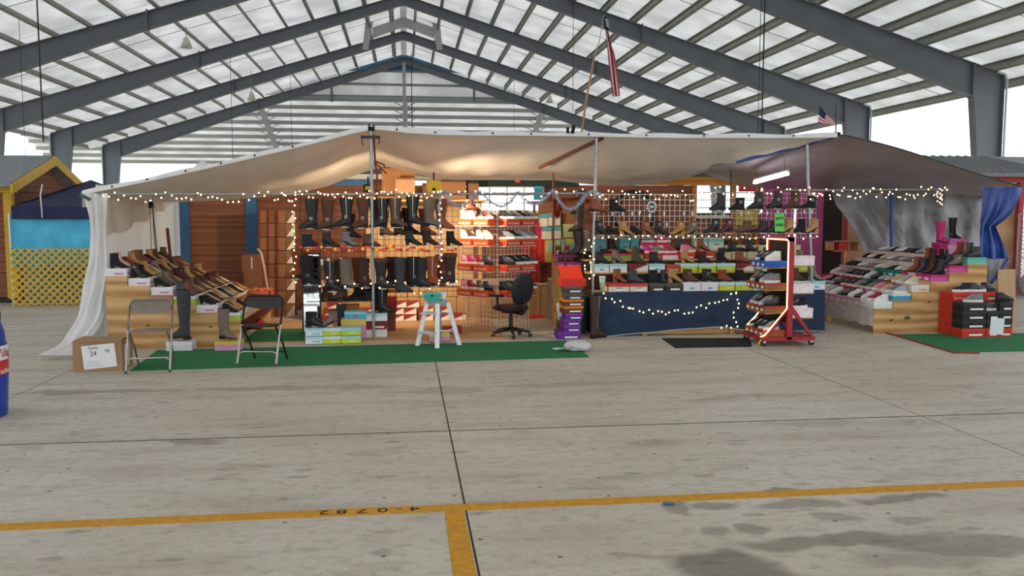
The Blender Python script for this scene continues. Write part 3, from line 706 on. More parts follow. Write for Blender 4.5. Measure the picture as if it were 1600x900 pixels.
part(dt, 'sheet', MB().grid([[p - o for p in r] for r in rows]), M_DTARP, True)
part(dt, 'blue_fold', MB().grid([[at(u, sinterp(DF, u) + dv, interp(DFY, u) - .05) - o for u in range(1150, 1312, 9)] for dv in (0, 3, 6 if True else 0)]), M_BTARP, True)
part(dt, 'front_hem', MB().tube([at(u, sinterp(DF, u), 11.69) - o for u in range(1310, 1600, 8)], .012, 6), mat('#4a4548', .6, .1), True)
# blue side drape
BD = [(293, 1535, 1598), (305, 1535, 1594), (320, 1534, 1588), (334, 1533, 1580), (345, 1532, 1568), (354, 1532, 1556), (362, 1531, 1559), (378, 1531, 1566), (393, 1530, 1573), (405, 1530, 1575)]
def drape(rowspec, n, Y, amp, o, fx=2.2):
    out = []
    for i, (v, u0, u1) in enumerate(rowspec):
        out.append([at(lerp(u0, u1, j / n), v, Y + amp * math.sin(j / n * math.pi * 2 * fx + i * .5) + amp * .6 * noise2(j * .6, i * .7)) - o for j in range(n + 1)])
    return out
part(dt, 'side_drape', MB().grid(drape(BD, 14, 11.62, .05, o)), M_BTARP, True)
part(dt, 'drape_lining', MB().grid(drape([(404, 1538, 1576), (415, 1540, 1569), (428, 1541, 1560), (440, 1541, 1552), (447, 1541, 1546)], 8, 11.6, .03, o)), M_GTARP, True)
part(dt, 'lining_trim', MB().tube([at(1576, 404, 11.56) - o, at(1568, 417, 11.56) - o, at(1557, 433, 11.56) - o, at(1545, 447, 11.56) - o], .022, 6), M_BTARP, True)
# grey back wall tarp
gw = thing('silver_tarp_wall', 'silver grey tarp hung as a wall behind the stepped shoe stand', 'tarp', (8.2, 14.8, 0)); o = gw.location
GL = [(298, 1300), (320, 1306), (335, 1318), (360, 1335), (385, 1348), (400, 1354), (430, 1356)]
rws = []
for i in range(12):
    v = lerp(298, 430, i / 11); u0 = sinterp(GL, v)
    rws.append([at(lerp(u0, 1545, j / 60), v, 14.85 + .035 * math.sin(j * .55 + i * .1) + .05 * noise2(j * .2, i * .3)) - o for j in range(61)])
part(gw, 'sheet', MB().grid(rws), M_GTARP, True)
part(gw, 'blue_seam', MB().tube([at(1393, v, 14.72) - o for v in range(300, 412, 8)], .03, 6), M_BTARP, True)

# ---- pipe frame: posts and rails, each a thing
def pipe(name, pts, r, m, label, cat, n=10):
    pts = [Vector(p) for p in pts]; o = pts[0].copy()
    return single(name, MB().tube([p - o for p in pts], r, n), m, label, cat, loc=o, smooth='auto')
zr_ = 2.003
pl = thing('tent_post', 'galvanised tent post with rusty cross head in front of hanging boots', 'post', (-.452, YF, 0)); o = pl.location
part(pl, 'pole', MB().tube([(0, 0, 0), (0, 0, 2.85)], .022, 10), M_GALV, 'auto')
part(pl, 'cross_head', MB().box((-.135, -.03, 2.745), (.125, .01, 2.785)).tube([(-.12, -.02, 2.745), (-.12, -.02, 2.68), (-.10, -.02, 2.66)], .008, 6).tube([(.11, -.02, 2.745), (.11, -.02, 2.69), (.09, -.02, 2.67)], .008, 6), mat('#3f2a24', .5, .15))
part(pl, 'clamp', MB().box((-.035, -.05, 2.85), (.05, .03, 2.9)).box((-.03, -.05, 2.9), (-.01, .0, 2.94)).box((.03, -.05, 2.9), (.05, .0, 2.93)), M_BLK)
part(pl, 'rusty_prop', MB().tube([(.035, .05, 2.8), (.05, .06, 2.4), (.075, .06, 2.3), (.06, .06, 1.95)], .014, 8).tube([(.05, .05, 2.45), (.17, .05, 2.40), (.18, .05, 2.36)], .012, 6).tube([(.05, .05, 2.43), (.2, .05, 2.28)], .012, 6), mat('#7a3a26', .5, .2))
pipe('tent_post', [at(932, 216, YF), at(924, 526, YF)], .021, M_GALV, 'galvanised tent post beside the column of purple shoe boxes', 'post')
pipe('tent_post', [at(1261, 226, YF), at(1268, 430, YF), at(1272, 521, YF)], .021, M_GALV, 'galvanised tent post rising behind the red rolling rack', 'post')
pipe('tent_post', [at(864.5, 250, 13.4), at(864.5, 500, 13.4)], .016, M_RUST, 'thin rusty post beside the leaning blue shoe boxes', 'post')
pipe('tent_post', [at(1142, 250, 13.6), at(1142, 500, 13.6)], .016, mat('#4a3f3c', .6, .1), 'dark post behind the wire grid under the amber beam', 'post')
pipe('tent_post', [at(163, 305, 11.75), at(168, 545, 11.75)], .018, M_GALV, 'thin post at the white plastic corner of the stall', 'post')
pipe('ridge_pole', [at(842, 262, 12.7), at(942, 216, 11.72)], .025, M_RUST, 'rusty diagonal pole propping the beige tarp from below', 'pole')
pipe('front_rail', [at(148, 303, YF), at(580, 303.5, YF - .03), at(932, 302, YF - .03)], .017, M_GALV, 'long galvanised rail carrying string lights above the boots', 'rail')
pipe('front_rail', [at(1225, 297.5, YF - .04), at(1482, 296, YF + .2)], .017, mat('#86888a', .4, .1, metal=.5), 'grey rail with string lights below the dark tarp', 'rail')
# ---- white plastic hanging at the corner
wp_ = thing('plastic_sheet', 'crumpled white plastic sheet trailing from the stall corner onto concrete', 'sheet', gr(100, 552)); o = wp_.location
WS = [(302, 128, 168, 11.65), (325, 136, 168, 11.6), (350, 141, 166, 11.6), (380, 141, 169, 11.55), (410, 138, 172, 11.5), (440, 131, 172, 11.45), (465, 127, 168, 11.4), (490, 123, 163, 11.35), (510, 113, 156, 11.2), (524, 103, 146, 11.1), (538, 93, 136, 10.95), (548, 74, 124, 10.7), (555, 58, 113, 10.45)]
rws = []
VS = [w_[0] for w_ in WS]
for i in range(40):
    v = lerp(302, 555, i / 39)
    u0 = sinterp([(w_[0], w_[1]) for w_ in WS], v); u1 = sinterp([(w_[0], w_[2]) for w_ in WS], v); Y = sinterp([(w_[0], w_[3]) for w_ in WS], v)
    row = []
    for j in range(21):
        q = j / 20
        amp = .05 if v < 540 else .03
        p = at(lerp(u0, u1, q), v, Y + amp * math.sin(q * 15 + v * .012) + amp * .5 * noise2(q * 5, v * .03))
        p.z = max(p.z, .012 + .02 * (math.sin(q * 9) + 1)); row.append(p - o)
    rws.append(row)
part(wp_, 'sheet', MB().grid(rws), M_PLAST, True)
rws = [[at(lerp(150 - max(0, v - 470) * .5, 170, j / 8), v, 11.62 + .02 * math.sin(j * 1.2)) - o for j in range(9)] for v in range(440, 541, 20)]
part(wp_, 'inner_layer', MB().grid(rws), mat('#e2e2e0', .5, .05, trans=.2), True)
ed = part(wp_, 'corner_clip', MB().box((-.07, -.02, -.02), (.07, .02, .02), rotz(.1)), mat('#4c5a4e', .5, .1), loc=at(133, 308, 11.58) - o, rot=(0, .5, 0))
# ---- side wall of white sheet (runs away from the viewer)
sw = thing('sheet_wall', 'white sheet side wall with a beige tarp flap above the shoe stand', 'sheet', (-4.06, 11.75, 0)); o = sw.location
part(sw, 'sheet', MB().grid([[(.025 * math.sin(j * .8 + z) + .015 * noise2(j * .3, z * 2), lerp(0, 4.3, j / 40), z) for j in range(41)] for z in (0.02, .4, .8, 1.1, 1.4, 1.7, 2.0, 2.12)]), mat('#faf8f3', .6, .04, 3, bump=.25, bscale=9, trans=.35), True)
part(sw, 'tarp_flap', MB().grid([[(.05 + .03 * math.sin(j * .9) + .01 * i, lerp(0, 3.5, j / 30), lerp(2.08, lerp(1.42, 1.93, (j / 30) ** 1.2) + .03 * math.sin(j * .7), i / 6)) for j in range(31)] for i in range(7)]), M_TARP, True)
for (u, v, Y, lab) in ((159, 313, 11.9, 'black clamp with hanging cords at the plastic sheet corner'), (236, 318, 13.4, 'black clamp with hanging cords before the white side wall')):
    p = at(u, v, Y); t = thing('clamp', lab, 'clamp', p)
    part(t, 'jaw', MB().lathe([(.012, .06), (.035, .0), (.045, -.05), (.03, -.07)], 8), M_BLK, True)
    for k, dx in enumerate((-.015, .02)):
        part(t, 'cord', MB().tube([(dx, 0, -.05), (dx * 1.2, 0, -.5), (dx * 1.5 + .03 * k, 0, -.95)], .005, 5), M_BLK)
pipe('thin_pole', [at(238, 320, 13.3), at(246, 400, 13.3)], .011, mat('#6f675f', .6, .1), 'thin grey pole leaning against the white side wall', 'pole')
single('wooden_stick', MB().box((-.02, -.012, -.2), (.02, .012, .25), roty(R(-4))), mat('#6b2d26', .7, .15), 'short dark red wooden stick standing up among the shoes', 'stick', loc=at(264, 383, 13.0))
# ---- carpets and mats
M_GRASS = mat('#2a7a4c', 0.95, 0.22, 30, bump=0.6, bscale=220, name='artificial_turf')
def rug(name, corners, m, label, th=.008, cat='rug', z0=0.0):
    pts = [gr(*c) for c in corners]; o = sum(pts, Vector()) / 4
    return single(name, MB().hexa([p - o + Vector((0, 0, z0)) for p in pts], [p - o + Vector((0, 0, th + z0)) for p in pts]), m, label, cat, loc=o)
rug('turf_carpet', ((203, 580), (921, 558.5), (890, 532.5), (246, 548)), M_GRASS, 'long green artificial turf carpet in front of the boot display')
rug('turf_carpet', ((378, 537.5), (476, 535.5), (476, 516), (402, 517.5)), M_GRASS, 'small green turf piece inside the stall behind black chair', .03)
rug('turf_carpet', ((1392, 523), (1490, 551), (1680, 548), (1640, 521)), M_GRASS, 'green turf carpet beside the red and black shoe boxes')
single('carpet_edge', MB().tube([gr(1385, 521) + Vector((0, 0, .012)), gr(1440, 537) + Vector((0, 0, .012)), gr(1492, 552.5) + Vector((0, 0, .012)), gr(1530, 553) + Vector((0, 0, .012))], .012, 6), mat('#8a3a2e', .8, .1), 'reddish frayed binding along the turf carpet edge', 'binding')
rug('rubber_mat', ((1055, 544), (1175, 542), (1170, 529), (1034, 529.5)), mat('#1d1e22', .9, .2, 20, bump=.5, bscale=120), 'flat black rubber mat beside the red rolling rack', .012)
# plywood floor inside the stall
pf = thing('plywood_floor', 'warm plywood boards laid as floor inside the stall', 'floor board', (-.2, 12.4, 0)); o = pf.location
for k in range(3):
    x0 = -2.15 + k * 1.17
    part(pf, 'plywood_board', MB().box((x0 + .003 - o.x, 11.5 - o.y, 0), (x0 + 1.167 - o.x, 13.9 - o.y, .024)), M_TAN)
# ================================================================== shoe and box library
def _ss(t): t = max(0.0, min(1.0, t)); return t * t * (3 - 2 * t)
def shoe_ring(z, xf, xb, w, hl, toe=.35, n=16, full=.09):
    out = []
    for k in range(n):
        a = 2 * math.pi * k / n; c, s = math.cos(a), math.sin(a)
        x = (xf + xb) / 2 + (xf - xb) / 2 * c
        y = w * s * (1 - toe * max(0, c) ** 2) * (0.86 if (x < .045 and x > -.03 and z < .03) else 1)
        lf = hl * _ss((.075 - x) / .12)
        k2 = _ss((z - .03) / full)
        out.append((x, y, z + lf * (1 - k2) + hl * k2))
    return out
SPEC = {
    'tall':   dict(hl=.030, toe=.45, r=[(.010, .150, -.085, .038), (.030, .150, -.09, .042), (.052, .118, -.09, .041), (.074, .062, -.087, .038), (.10, .034, -.085, .039), (.15, .036, -.088, .045), (.25, .056, -.102, .056), (.35, .064, -.112, .062)], heel=(.06, .055)),
    'knee':   dict(hl=.020, toe=.45, r=[(.010, .150, -.085, .038), (.030, .150, -.09, .042), (.052, .118, -.09, .041), (.074, .062, -.087, .038), (.10, .034, -.085, .039), (.18, .034, -.086, .045), (.32, .05, -.098, .055), (.46, .058, -.105, .06)], heel=(.06, .055)),
    'slouch': dict(hl=.030, toe=.4, r=[(.010, .150, -.085, .038), (.030, .150, -.09, .042), (.052, .118, -.09, .041), (.074, .062, -.09, .041), (.095, .045, -.085, .040), (.115, .05, -.098, .054), (.14, .034, -.086, .046), (.17, .052, -.100, .058), (.20, .038, -.09, .05), (.235, .055, -.104, .061), (.265, .042, -.094, .054), (.30, .057, -.105, .062), (.34, .052, -.10, .058)], heel=(.06, .055)),
    'mid':    dict(hl=.030, toe=.35, r=[(.010, .150, -.085, .040), (.030, .150, -.09, .044), (.052, .118, -.09, .042), (.074, .066, -.087, .040), (.10, .040, -.085, .041), (.16, .038, -.085, .046), (.22, .042, -.088, .050)], heel=(.07, .06)),
    'ankle':  dict(hl=.062, toe=.5, r=[(.008, .150, -.080, .036), (.026, .148, -.085, .040), (.046, .105, -.085, .039), (.066, .05, -.082, .037), (.09, .028, -.08, .038), (.115, .03, -.08, .041), (.14, .034, -.083, .044)], heel=(.05, .045)),
    'flatankle': dict(hl=.022, toe=.4, r=[(.010, .150, -.085, .038), (.030, .150, -.09, .042), (.050, .112, -.09, .041), (.072, .06, -.087, .039), (.095, .04, -.085, .041), (.13, .042, -.088, .045), (.155, .046, -.09, .047)], heel=(.07, .06)),
    'pump':   dict(hl=.075, toe=.55, r=[(.006, .145, -.078, .034), (.020, .145, -.082, .037), (.036, .118, -.082, .036), (.048, .080, -.080, .034), (.055, .060, -.078, .032)], heel=(.022, .03)),
    'flat':   dict(hl=.008, toe=.3, r=[(.008, .130, -.115, .040), (.026, .130, -.118, .044), (.046, .108, -.118, .042), (.062, .060, -.115, .038), (.074, .035, -.112, .036)], heel=None),
    'sneaker': dict(hl=.0, toe=.22, r=[(.026, .145, -.122, .042), (.048, .143, -.125, .047), (.070, .108, -.124, .044), (.092, .055, -.12, .040), (.112, .012, -.118, .037), (.130, -.012, -.118, .036)], heel=None),
    'rain':   dict(hl=.012, toe=.25, r=[(.014, .135, -.09, .044), (.035, .135, -.092, .047), (.058, .10, -.09, .044), (.08, .05, -.088, .042), (.12, .045, -.09, .047), (.24, .055, -.098, .057), (.31, .06, -.102, .060)], heel=None),
}
SH = {}
def build_kind(kd):
    if kd in SH: return SH[kd]
    S = SPEC[kd]; hl = S['hl']; toe = S['toe']; rr = S['r']
    rings = [shoe_ring(z, xf, xb, w, hl, toe) for (z, xf, xb, w) in rr]
    up = MB().rings(rings, cap1=False).mesh('upper', True)
    zt, xf, xb, w = rr[-1]
    top = shoe_ring(zt - .004, xf - .006, xb + .006, w - .006, hl, toe); low = shoe_ring(zt - .02, xf - .01, xb + .01, w - .01, hl, toe)
    rim = MB().rings([rings[-1], top, low], cap0=False, cap1=True).mesh('lining', True)
    z0, xf0, xb0, w0 = rr[0]
    th = .026 if kd == 'sneaker' else (.014 if kd == 'rain' else .008)
    e = .004
    bo_ = shoe_ring(z0, xf0 + e, xb0 - e, w0 + e, hl, toe); lo_ = [(x, y, max(0.0, z - th)) for (x, y, z) in bo_]
    mid_ = [(x, y, z + (.012 if kd == 'sneaker' else .004)) for (x, y, z) in bo_]
    so = MB().rings([lo_, bo_, mid_]).mesh('sole', 'auto')
    d = {'upper': up, 'lining': rim, 'sole': so}
    if S['heel']:
        hw, hx = S['heel']; xh = rr[0][2] + .03
        zt_ = hl + .004
        d['heel'] = MB().hexa([(xh - hw / 2 + (.006 if kd == 'pump' else 0), -hw * .42, 0), (xh + hw / 2, -hw * .42, 0), (xh + hw / 2, hw * .42, 0), (xh - hw / 2 + (.006 if kd == 'pump' else 0), hw * .42, 0)], [(xh - .03, -.028, zt_), (xh + .03, -.026, zt_), (xh + .03, .026, zt_), (xh - .03, .028, zt_)]).mesh('heel')
    if kd == 'sneaker':
        lm = MB()
        for q in range(5):
            t = q / 4; x = lerp(.098, .018, t); z = lerp(.062, .105, t)
            lm.box((x - .006, -.018, z - .002), (x + .006, .018, z + .006))
        d['laces'] = lm.mesh('laces')
    if len(rr) >= 7 and kd not in ('sneaker',):
        for s in (-1, 1):
            zm = MB()
            for (za, xfa, xba, wa), (zb_, xfb, xbb, wb) in zip(rr[4:-1], rr[5:]):
                ca, cb = (xfa + xba) / 2, (xfb + xbb) / 2
                zm.hexa([(ca - .004, s * (wa - .001), za + hl), (ca + .004, s * (wa - .001), za + hl), (ca + .004, s * (wa + .0025), za + hl), (ca - .004, s * (wa + .0025), za + hl)], [(cb - .004, s * (wb - .001), zb_ + hl), (cb + .004, s * (wb - .001), zb_ + hl), (cb + .004, s * (wb + .0025), zb_ + hl), (cb - .004, s * (wb + .0025), zb_ + hl)])
            d['zipper%d' % s] = zm.mesh('zipper')
        z4, xf4, xb4, w4 = rr[4]
        r4 = shoe_ring(z4 - .008, xf4 + .004, xb4 - .004, w4 + .004, hl, toe); r5 = shoe_ring(z4 + .008, xf4 + .004, xb4 - .004, w4 + .004, hl, toe)
        d['strap'] = MB().rings([r4, r5], False, False).mesh('strap', True)
        for s in (-1, 1):
            bm_ = MB()
            cx = (xf4 + xb4) / 2 + .01; yy = s * (w4 + .007); zz = z4 + hl
            bm_.tube([(cx - .014, yy, zz - .014), (cx + .014, yy, zz - .014), (cx + .014, yy, zz + .014), (cx - .014, yy, zz + .014)], .0035, 5, closed=True)
            d['buckle%d' % s] = bm_.mesh('buckle')
        rt = rr[-1]
        d['cuff'] = MB().rings([shoe_ring(rt[0] - .045, rt[1] + .004, rt[2] - .004, rt[3] + .003, hl, toe), shoe_ring(rt[0] + .004, rt[1] + .005, rt[2] - .005, rt[3] + .004, hl, toe)], False, False).mesh('cuff', True)
    SH[kd] = d
    return d
M_LIN = mat('#d8cfc2', .8, .05); M_LIN_SHADE = mat('#1a1513', .9, .05); M_METAL = mat('#d8d8d4', .25, 0, metal=.9); M_SOLEB = mat('#171412', .7, .1); M_SOLEW = mat('#e6e4e0', .6, .05); M_GOLD = mat('#c9a45a', .3, 0, metal=.8)
PAL = {'black': '#17171a', 'navy': '#1c2433', 'brown': '#5b3a2a', 'dark brown': '#3a2520', 'rust': '#8a4426', 'tan': '#b3854f', 'taupe': '#75665a', 'grey': '#7d7a78', 'charcoal': '#3d3d44', 'mustard': '#a97a38', 'burgundy': '#4d1d25', 'red': '#a32029', 'white': '#e4e2de', 'pink': '#d77f95', 'magenta': '#c02a78', 'olive': '#4a4637', 'cream': '#d8c7a6', 'beige': '#c9a887', 'blush': '#d9b3a3', 'orange': '#c9652c', 'teal': '#2a8f8a', 'purple': '#5a3a80', 'denim': '#27344f', 'silver': '#a9a9ae', 'leopard': '#a07a4c', 'coral': '#d9655c', 'gold': '#b98d4a'}
NAMES = {'tall': 'tall_boot', 'knee': 'over_knee_boot', 'slouch': 'slouch_boot', 'mid': 'mid_boot', 'ankle': 'ankle_boot', 'flatankle': 'ankle_boot', 'pump': 'heeled_shoe', 'flat': 'flat_shoe', 'sneaker': 'sneaker', 'rain': 'rain_boot'}
DESC = {'tall': '%s tall boot', 'knee': '%s over-knee boot', 'slouch': '%s slouch boot', 'mid': '%s mid-calf boot', 'ankle': '%s heeled ankle boot', 'flatankle': '%s low ankle boot', 'pump': '%s heeled shoe', 'flat': '%s flat shoe', 'sneaker': '%s sneaker', 'rain': '%s shiny boot'}
def shoe(kd, c, loc, rz, where, group, extras=(), sc=1.0, tilt=0.0, toe_dir=None, wh_sole=None):
    d = build_kind(kd)
    lab = (DESC[kd] % c) + where
    t = thing(NAMES[kd], lab, 'boot' if kd not in ('pump', 'flat', 'sneaker') else 'shoe', loc, rz, group)
    t.scale = (sc, sc, sc)
    if tilt: t.rotation_euler = (0, tilt, rz)
    glossy = kd == 'rain' or c in ('silver',)
    suede = (hash(lab) if False else len(lab)) % 3 == 0
    um = mat(PAL[c], .12 if glossy else (.85 if suede else .45), .14, 40, spec=.5)
    part(t, 'upper', d['upper'], um)
    part(t, 'lining', d['lining'], M_LIN if 'lit' in extras else M_LIN_SHADE)  # lit and shaded lining copies; the near-black one paints shade into the opening
    wsole = kd == 'sneaker' and c not in ('charcoal',) if wh_sole is None else wh_sole
    sm_ = M_SOLEW if wsole else M_SOLEB
    part(t, 'sole', d['sole'], sm_)
    if 'heel' in d: part(t, 'heel', d['heel'], um if kd in ('pump', 'ankle') else M_SOLEB)
    if 'laces' in d: part(t, 'laces', d['laces'], M_SOLEW if c != 'white' else mat('#c9c9c9', .7, .05))
    for e in ('zipper', 'buckle', 'strap', 'cuff'):
        if e in extras and e in ('zipper', 'buckle') and e + '1' in d:
            for q in ('-1', '1'): part(t, e, d[e + q], M_METAL)
        elif e in extras and e in d:
            part(t, e, d[e], {'zipper': M_METAL, 'buckle': M_METAL, 'strap': um, 'cuff': mat(PAL['brown'], .8, .1)}[e])
    return t
# ---- boxes
UB = MB().box((-.5, -.5, 0), (.5, .5, 1)).mesh('box')
def _bev(me_in=None): return UB
def shoe_box(loc, rz, l, w, h, lid, body, label, group=None, mark=None, mcol='#f2f2f0', style=None, name='shoe_box', tilt=None):
    """l along local x (front face looks to -y), w along y"""
    t = thing(name, label, 'box', loc, rz, group)
    if tilt: t.rotation_euler = (tilt[0], tilt[1], rz)
    lh = h * .36
    part(t, 'body', UB, mat(body, .65, .05, 6), scale=(l - .006, w - .006, h - .004), loc=(0, 0, 0))
    part(t, 'lid', UB, mat(lid, .6, .05, 6), scale=(l, w, lh), loc=(0, 0, h - lh))
    if style == 'diag':
        part(t, 'white_panel', MB().add([(-l / 2 + .01, -w / 2 - .001, .004), (l / 2 - .004, -w / 2 - .001, .004), (l / 2 - .004, -w / 2 - .001, h * .95), (-l / 2 + .01, -w / 2 - .0005, .004), (l / 2 - .004, -w / 2 - .0005, .004), (l / 2 - .004, -w / 2 - .0005, h * .95)], [(0, 1, 2), (3, 5, 4), (0, 3, 4, 1), (1, 4, 5, 2), (2, 5, 3, 0)]), mat('#e6ddd2', .6, .05))
    if style == 'vstrip':
        part(t, 'red_edge', UB, mat('#7c2a22', .7, .1), scale=(l * .26, .003, h * .98), loc=(-l * .36, -w / 2 - .001, .002))
    if style == 'oval':
        part(t, 'oval_mark', MB().lathe([(.001, 0), (.028, 0), (.028, .001), (.001, .001)], 12), mat(mcol, .6, 0), loc=(0, -w / 2 - .0005, h * .34), rot=(math.pi / 2, 0, 0), scale=(1.3, .55, 1))
    if style == 'label':
        part(t, 'size_label', UB, mat('#f1f0ec', .6, .03), scale=(l * .55, .002, h * .22), loc=(l * .08, -w / 2 - .001, h * .16))
        part(t, 'label_print', UB, mat('#3a3430', .6, 0), scale=(l * .32, .002, h * .07), loc=(l * .02, -w / 2 - .0012, h * .45))
    if style == 'swirl':
        part(t, 'printed_band', UB, mat(mcol, .6, .5, 60), scale=(l * .42, .002, h * .22), loc=(l * .12, -w / 2 - .001, h * .22))
        part(t, 'printed_band', UB, mat(mcol, .6, .5, 60), scale=(.002, w * .6, h * .35), loc=(l / 2 + .001, 0, h * .2))
    if style == 'end':
        for s in (-1, 1):
            part(t, 'end_label', UB, mat('#efe9e4', .6, .05), scale=(.002, w * .5, h * .4), loc=(s * (l / 2), 0, h * .18))
    if style == 'dots':
        dm = MB(); rnd = random.Random(5)
        for q in range(60):
            x, z = rnd.uniform(-l / 2 + .01, l / 2 - .01), rnd.uniform(.006, h - .01); dm.box((x - .003, -w / 2 - .0015, z - .003), (x + .003, -w / 2 - .0002, z + .003))
        part(t, 'dots', dm, mat(mcol, .6, 0))
    if style == 'stripes':
        dm = MB()
        for q in range(int(l / .022)):
            x = -l / 2 + .012 + q * .022; dm.box((x - .004, -w / 2 - .0015, .004), (x + .004, -w / 2 - .0002, h - .004))
        part(t, 'stripes', dm, mat(mcol, .6, 0))
    if mark:
        part(t, 'lettering', text_mesh(mark, 1.0), mat('#f6efe4', .6, 0), loc=(0, -w / 2 - .0015, h * .33), rot=(math.pi / 2, 0, 0), scale=(l * .72 / (.62 * len(mark)),) * 2 + (1,))
    return t
def pbox(u0, u1, v0, v1, Y, dep, lid, body, label, **k):
    a, b_ = at(u0, v1, Y), at(u1, v0, Y)
    zb = k.pop('z', a.z)
    return shoe_box(((a.x + b_.x) / 2, Y + dep / 2, max(0, zb)), 0, b_.x - a.x, dep, b_.z - a.z, lid, body, label, **k)
def box_stuff(name, items, label, cat='boxes'):
    mb = MB(); cols = []; idx = []
    o = Vector(items[0][0])
    for (loc, l, w, h, lid, body) in items:
        p = Vector(loc) - o
        for (c, z0, z1, e) in ((body, 0, h * .64, .003), (lid, h * .64, h, 0)):
            if c not in cols: cols.append(c)
            n0 = len(mb.f); mb.box((p.x - l / 2 + e, p.y - w / 2 + e, p.z + z0), (p.x + l / 2 - e, p.y + w / 2 - e, p.z + z1)); idx += [cols.index(c)] * (len(mb.f) - n0)
    me = mb.mesh(name)
    me.materials.clear()
    for c in cols: me.materials.append(mat(c, .65, .05, 6))
    for p_, i in zip(me.polygons, idx): p_.material_index = i
    ob = bpy.data.objects.new(name, me); ob.location = o; col.objects.link(ob); tag(ob, label, cat, kind='stuff'); return ob
# ================================================================== stepped plywood stands
TN = ['top', 'fifth', 'fourth', 'third', 'second', 'lowest']
def stand(us, vs, Yf, depth, side, label, m_front):
    xs = [at(u, 480, Yf).x for u in us]; zs = [at(us[0], v, Yf).z for v in vs]
    t = thing('stepped_stand', label, 'display stand', (min(xs), Yf, 0)); o = t.location
    if side < 0:    # descending toward +x: top tier first
        steps = [(xs[i], xs[i + 1], zs[i]) for i in range(6)]
    else:
        steps = [(xs[5 - i], xs[6 - i], zs[i]) for i in range(6)]      # list from the top tier again
    steps_lr = sorted(steps)
    poly = [(steps_lr[0][0] - o.x, 0)]
    for (a, b_, z) in steps_lr: poly += [(a - o.x, z), (b_ - o.x, z)]
    poly.append((steps_lr[-1][1] - o.x, 0))
    part(t, 'side_panel', MB().prism(poly, .018, 'y', 0), m_front)
    part(t, 'side_panel', MB().prism(poly, .018, 'y', depth - .018), M_PLY)
    for (a, b_, z) in steps:
        part(t, 'tier_board', MB().box((a - o.x, .018, z - .018), (b_ - o.x, depth - .018, z)), M_PLY)
        xr_ = b_ if side < 0 else a
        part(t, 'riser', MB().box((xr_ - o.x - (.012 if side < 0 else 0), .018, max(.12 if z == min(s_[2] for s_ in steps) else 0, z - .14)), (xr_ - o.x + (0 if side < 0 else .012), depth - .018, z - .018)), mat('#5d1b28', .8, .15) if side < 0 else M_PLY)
    return t, steps
KL = wood_mat('pine_plywood_knots_a', '#a97a44', '#d9b27c', (0.9, 4, 5.5), .65, 9, knots=((1.28, .27, .03), (.5, .3, .035)))
KR = wood_mat('pine_plywood_knots_b', '#a97a44', '#d9b27c', (0.9, 4, 5.5), .65, 9, knots=((.52, .22, .07), (.27, .19, .04), (.85, .45, .03)))
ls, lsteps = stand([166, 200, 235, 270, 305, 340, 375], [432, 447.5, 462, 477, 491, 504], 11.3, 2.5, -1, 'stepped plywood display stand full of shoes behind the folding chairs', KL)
rs, rsteps = stand([1366, 1396, 1424.5, 1453, 1481.5, 1510, 1540], [414, 427, 441, 457, 470, 482.5], 11.45, 2.7, 1, 'stepped plywood display stand full of shoes beside the blue drape', KR)
rnd = random.Random(11)
def lay(steps, Yf, n, pitch, side, boxcols, shoes, place, lim, first_off=.02):
    rest = []
    for i, (a, b_, z) in enumerate(steps):
        L_len = (b_ - a) * .98
        for k in range(n):
            bc = boxcols[i]; lid, body, nm, st, mc = bc[min(k, len(bc) - 1)] if k < len(bc) else bc[-1]
            y = Yf + first_off + pitch * (k + .5)
            where = ', %s from front, %s tier of stand by %s' % (ORD[k], TN[i], place)
            if k >= lim: rest.append((((a + b_) / 2, y, z), L_len, pitch - .006, .098, lid, body))
            else: shoe_box(((a + b_) / 2, y, z), 0, L_len, pitch - .006, .098, lid, body, nm + ' box' + where, group='boxes on the stand by ' + place, style=st, mcol=mc)
            sl = shoes[i]; kd, c = sl[k % len(sl)]
            if kd is None: continue
            ex = ()
            if kd in ('ankle', 'flatankle', 'mid'): ex = rnd.choice((('buckle', 'strap'), ('zipper',), (), ()))
            shoe(kd, c, ((a + b_) / 2 + (-.035 if side < 0 else .045) + rnd.uniform(-.015, .015), y + rnd.uniform(-.012, .012), z + .0985), (0 if side < 0 else math.pi) + rnd.uniform(-.22, .22), where, 'shoes on the stand by ' + place, ex, sc=rnd.uniform(.9, 1.0) if side < 0 else rnd.uniform(.84, .94))
    if rest: box_stuff('shoe_boxes', rest, 'far rows of shoe boxes deep on the stand by ' + place)
WP = ('#eceaf0', '#e7e3ea', 'white and pink', 'swirl', '#d884b4'); LG = ('#e3edf0', '#b7cf3c', 'white and lime', None, '#ffffff'); CR = ('#e4d7bd', '#d9c8a8', 'cream', None, '#fff')
LB = [[WP] * 2 + [CR], [WP] * 3 + [CR], [WP] * 2 + [CR], [LG] * 3 + [CR], [WP] * 2 + [CR, CR], [LG] * 2 + [WP, CR]]
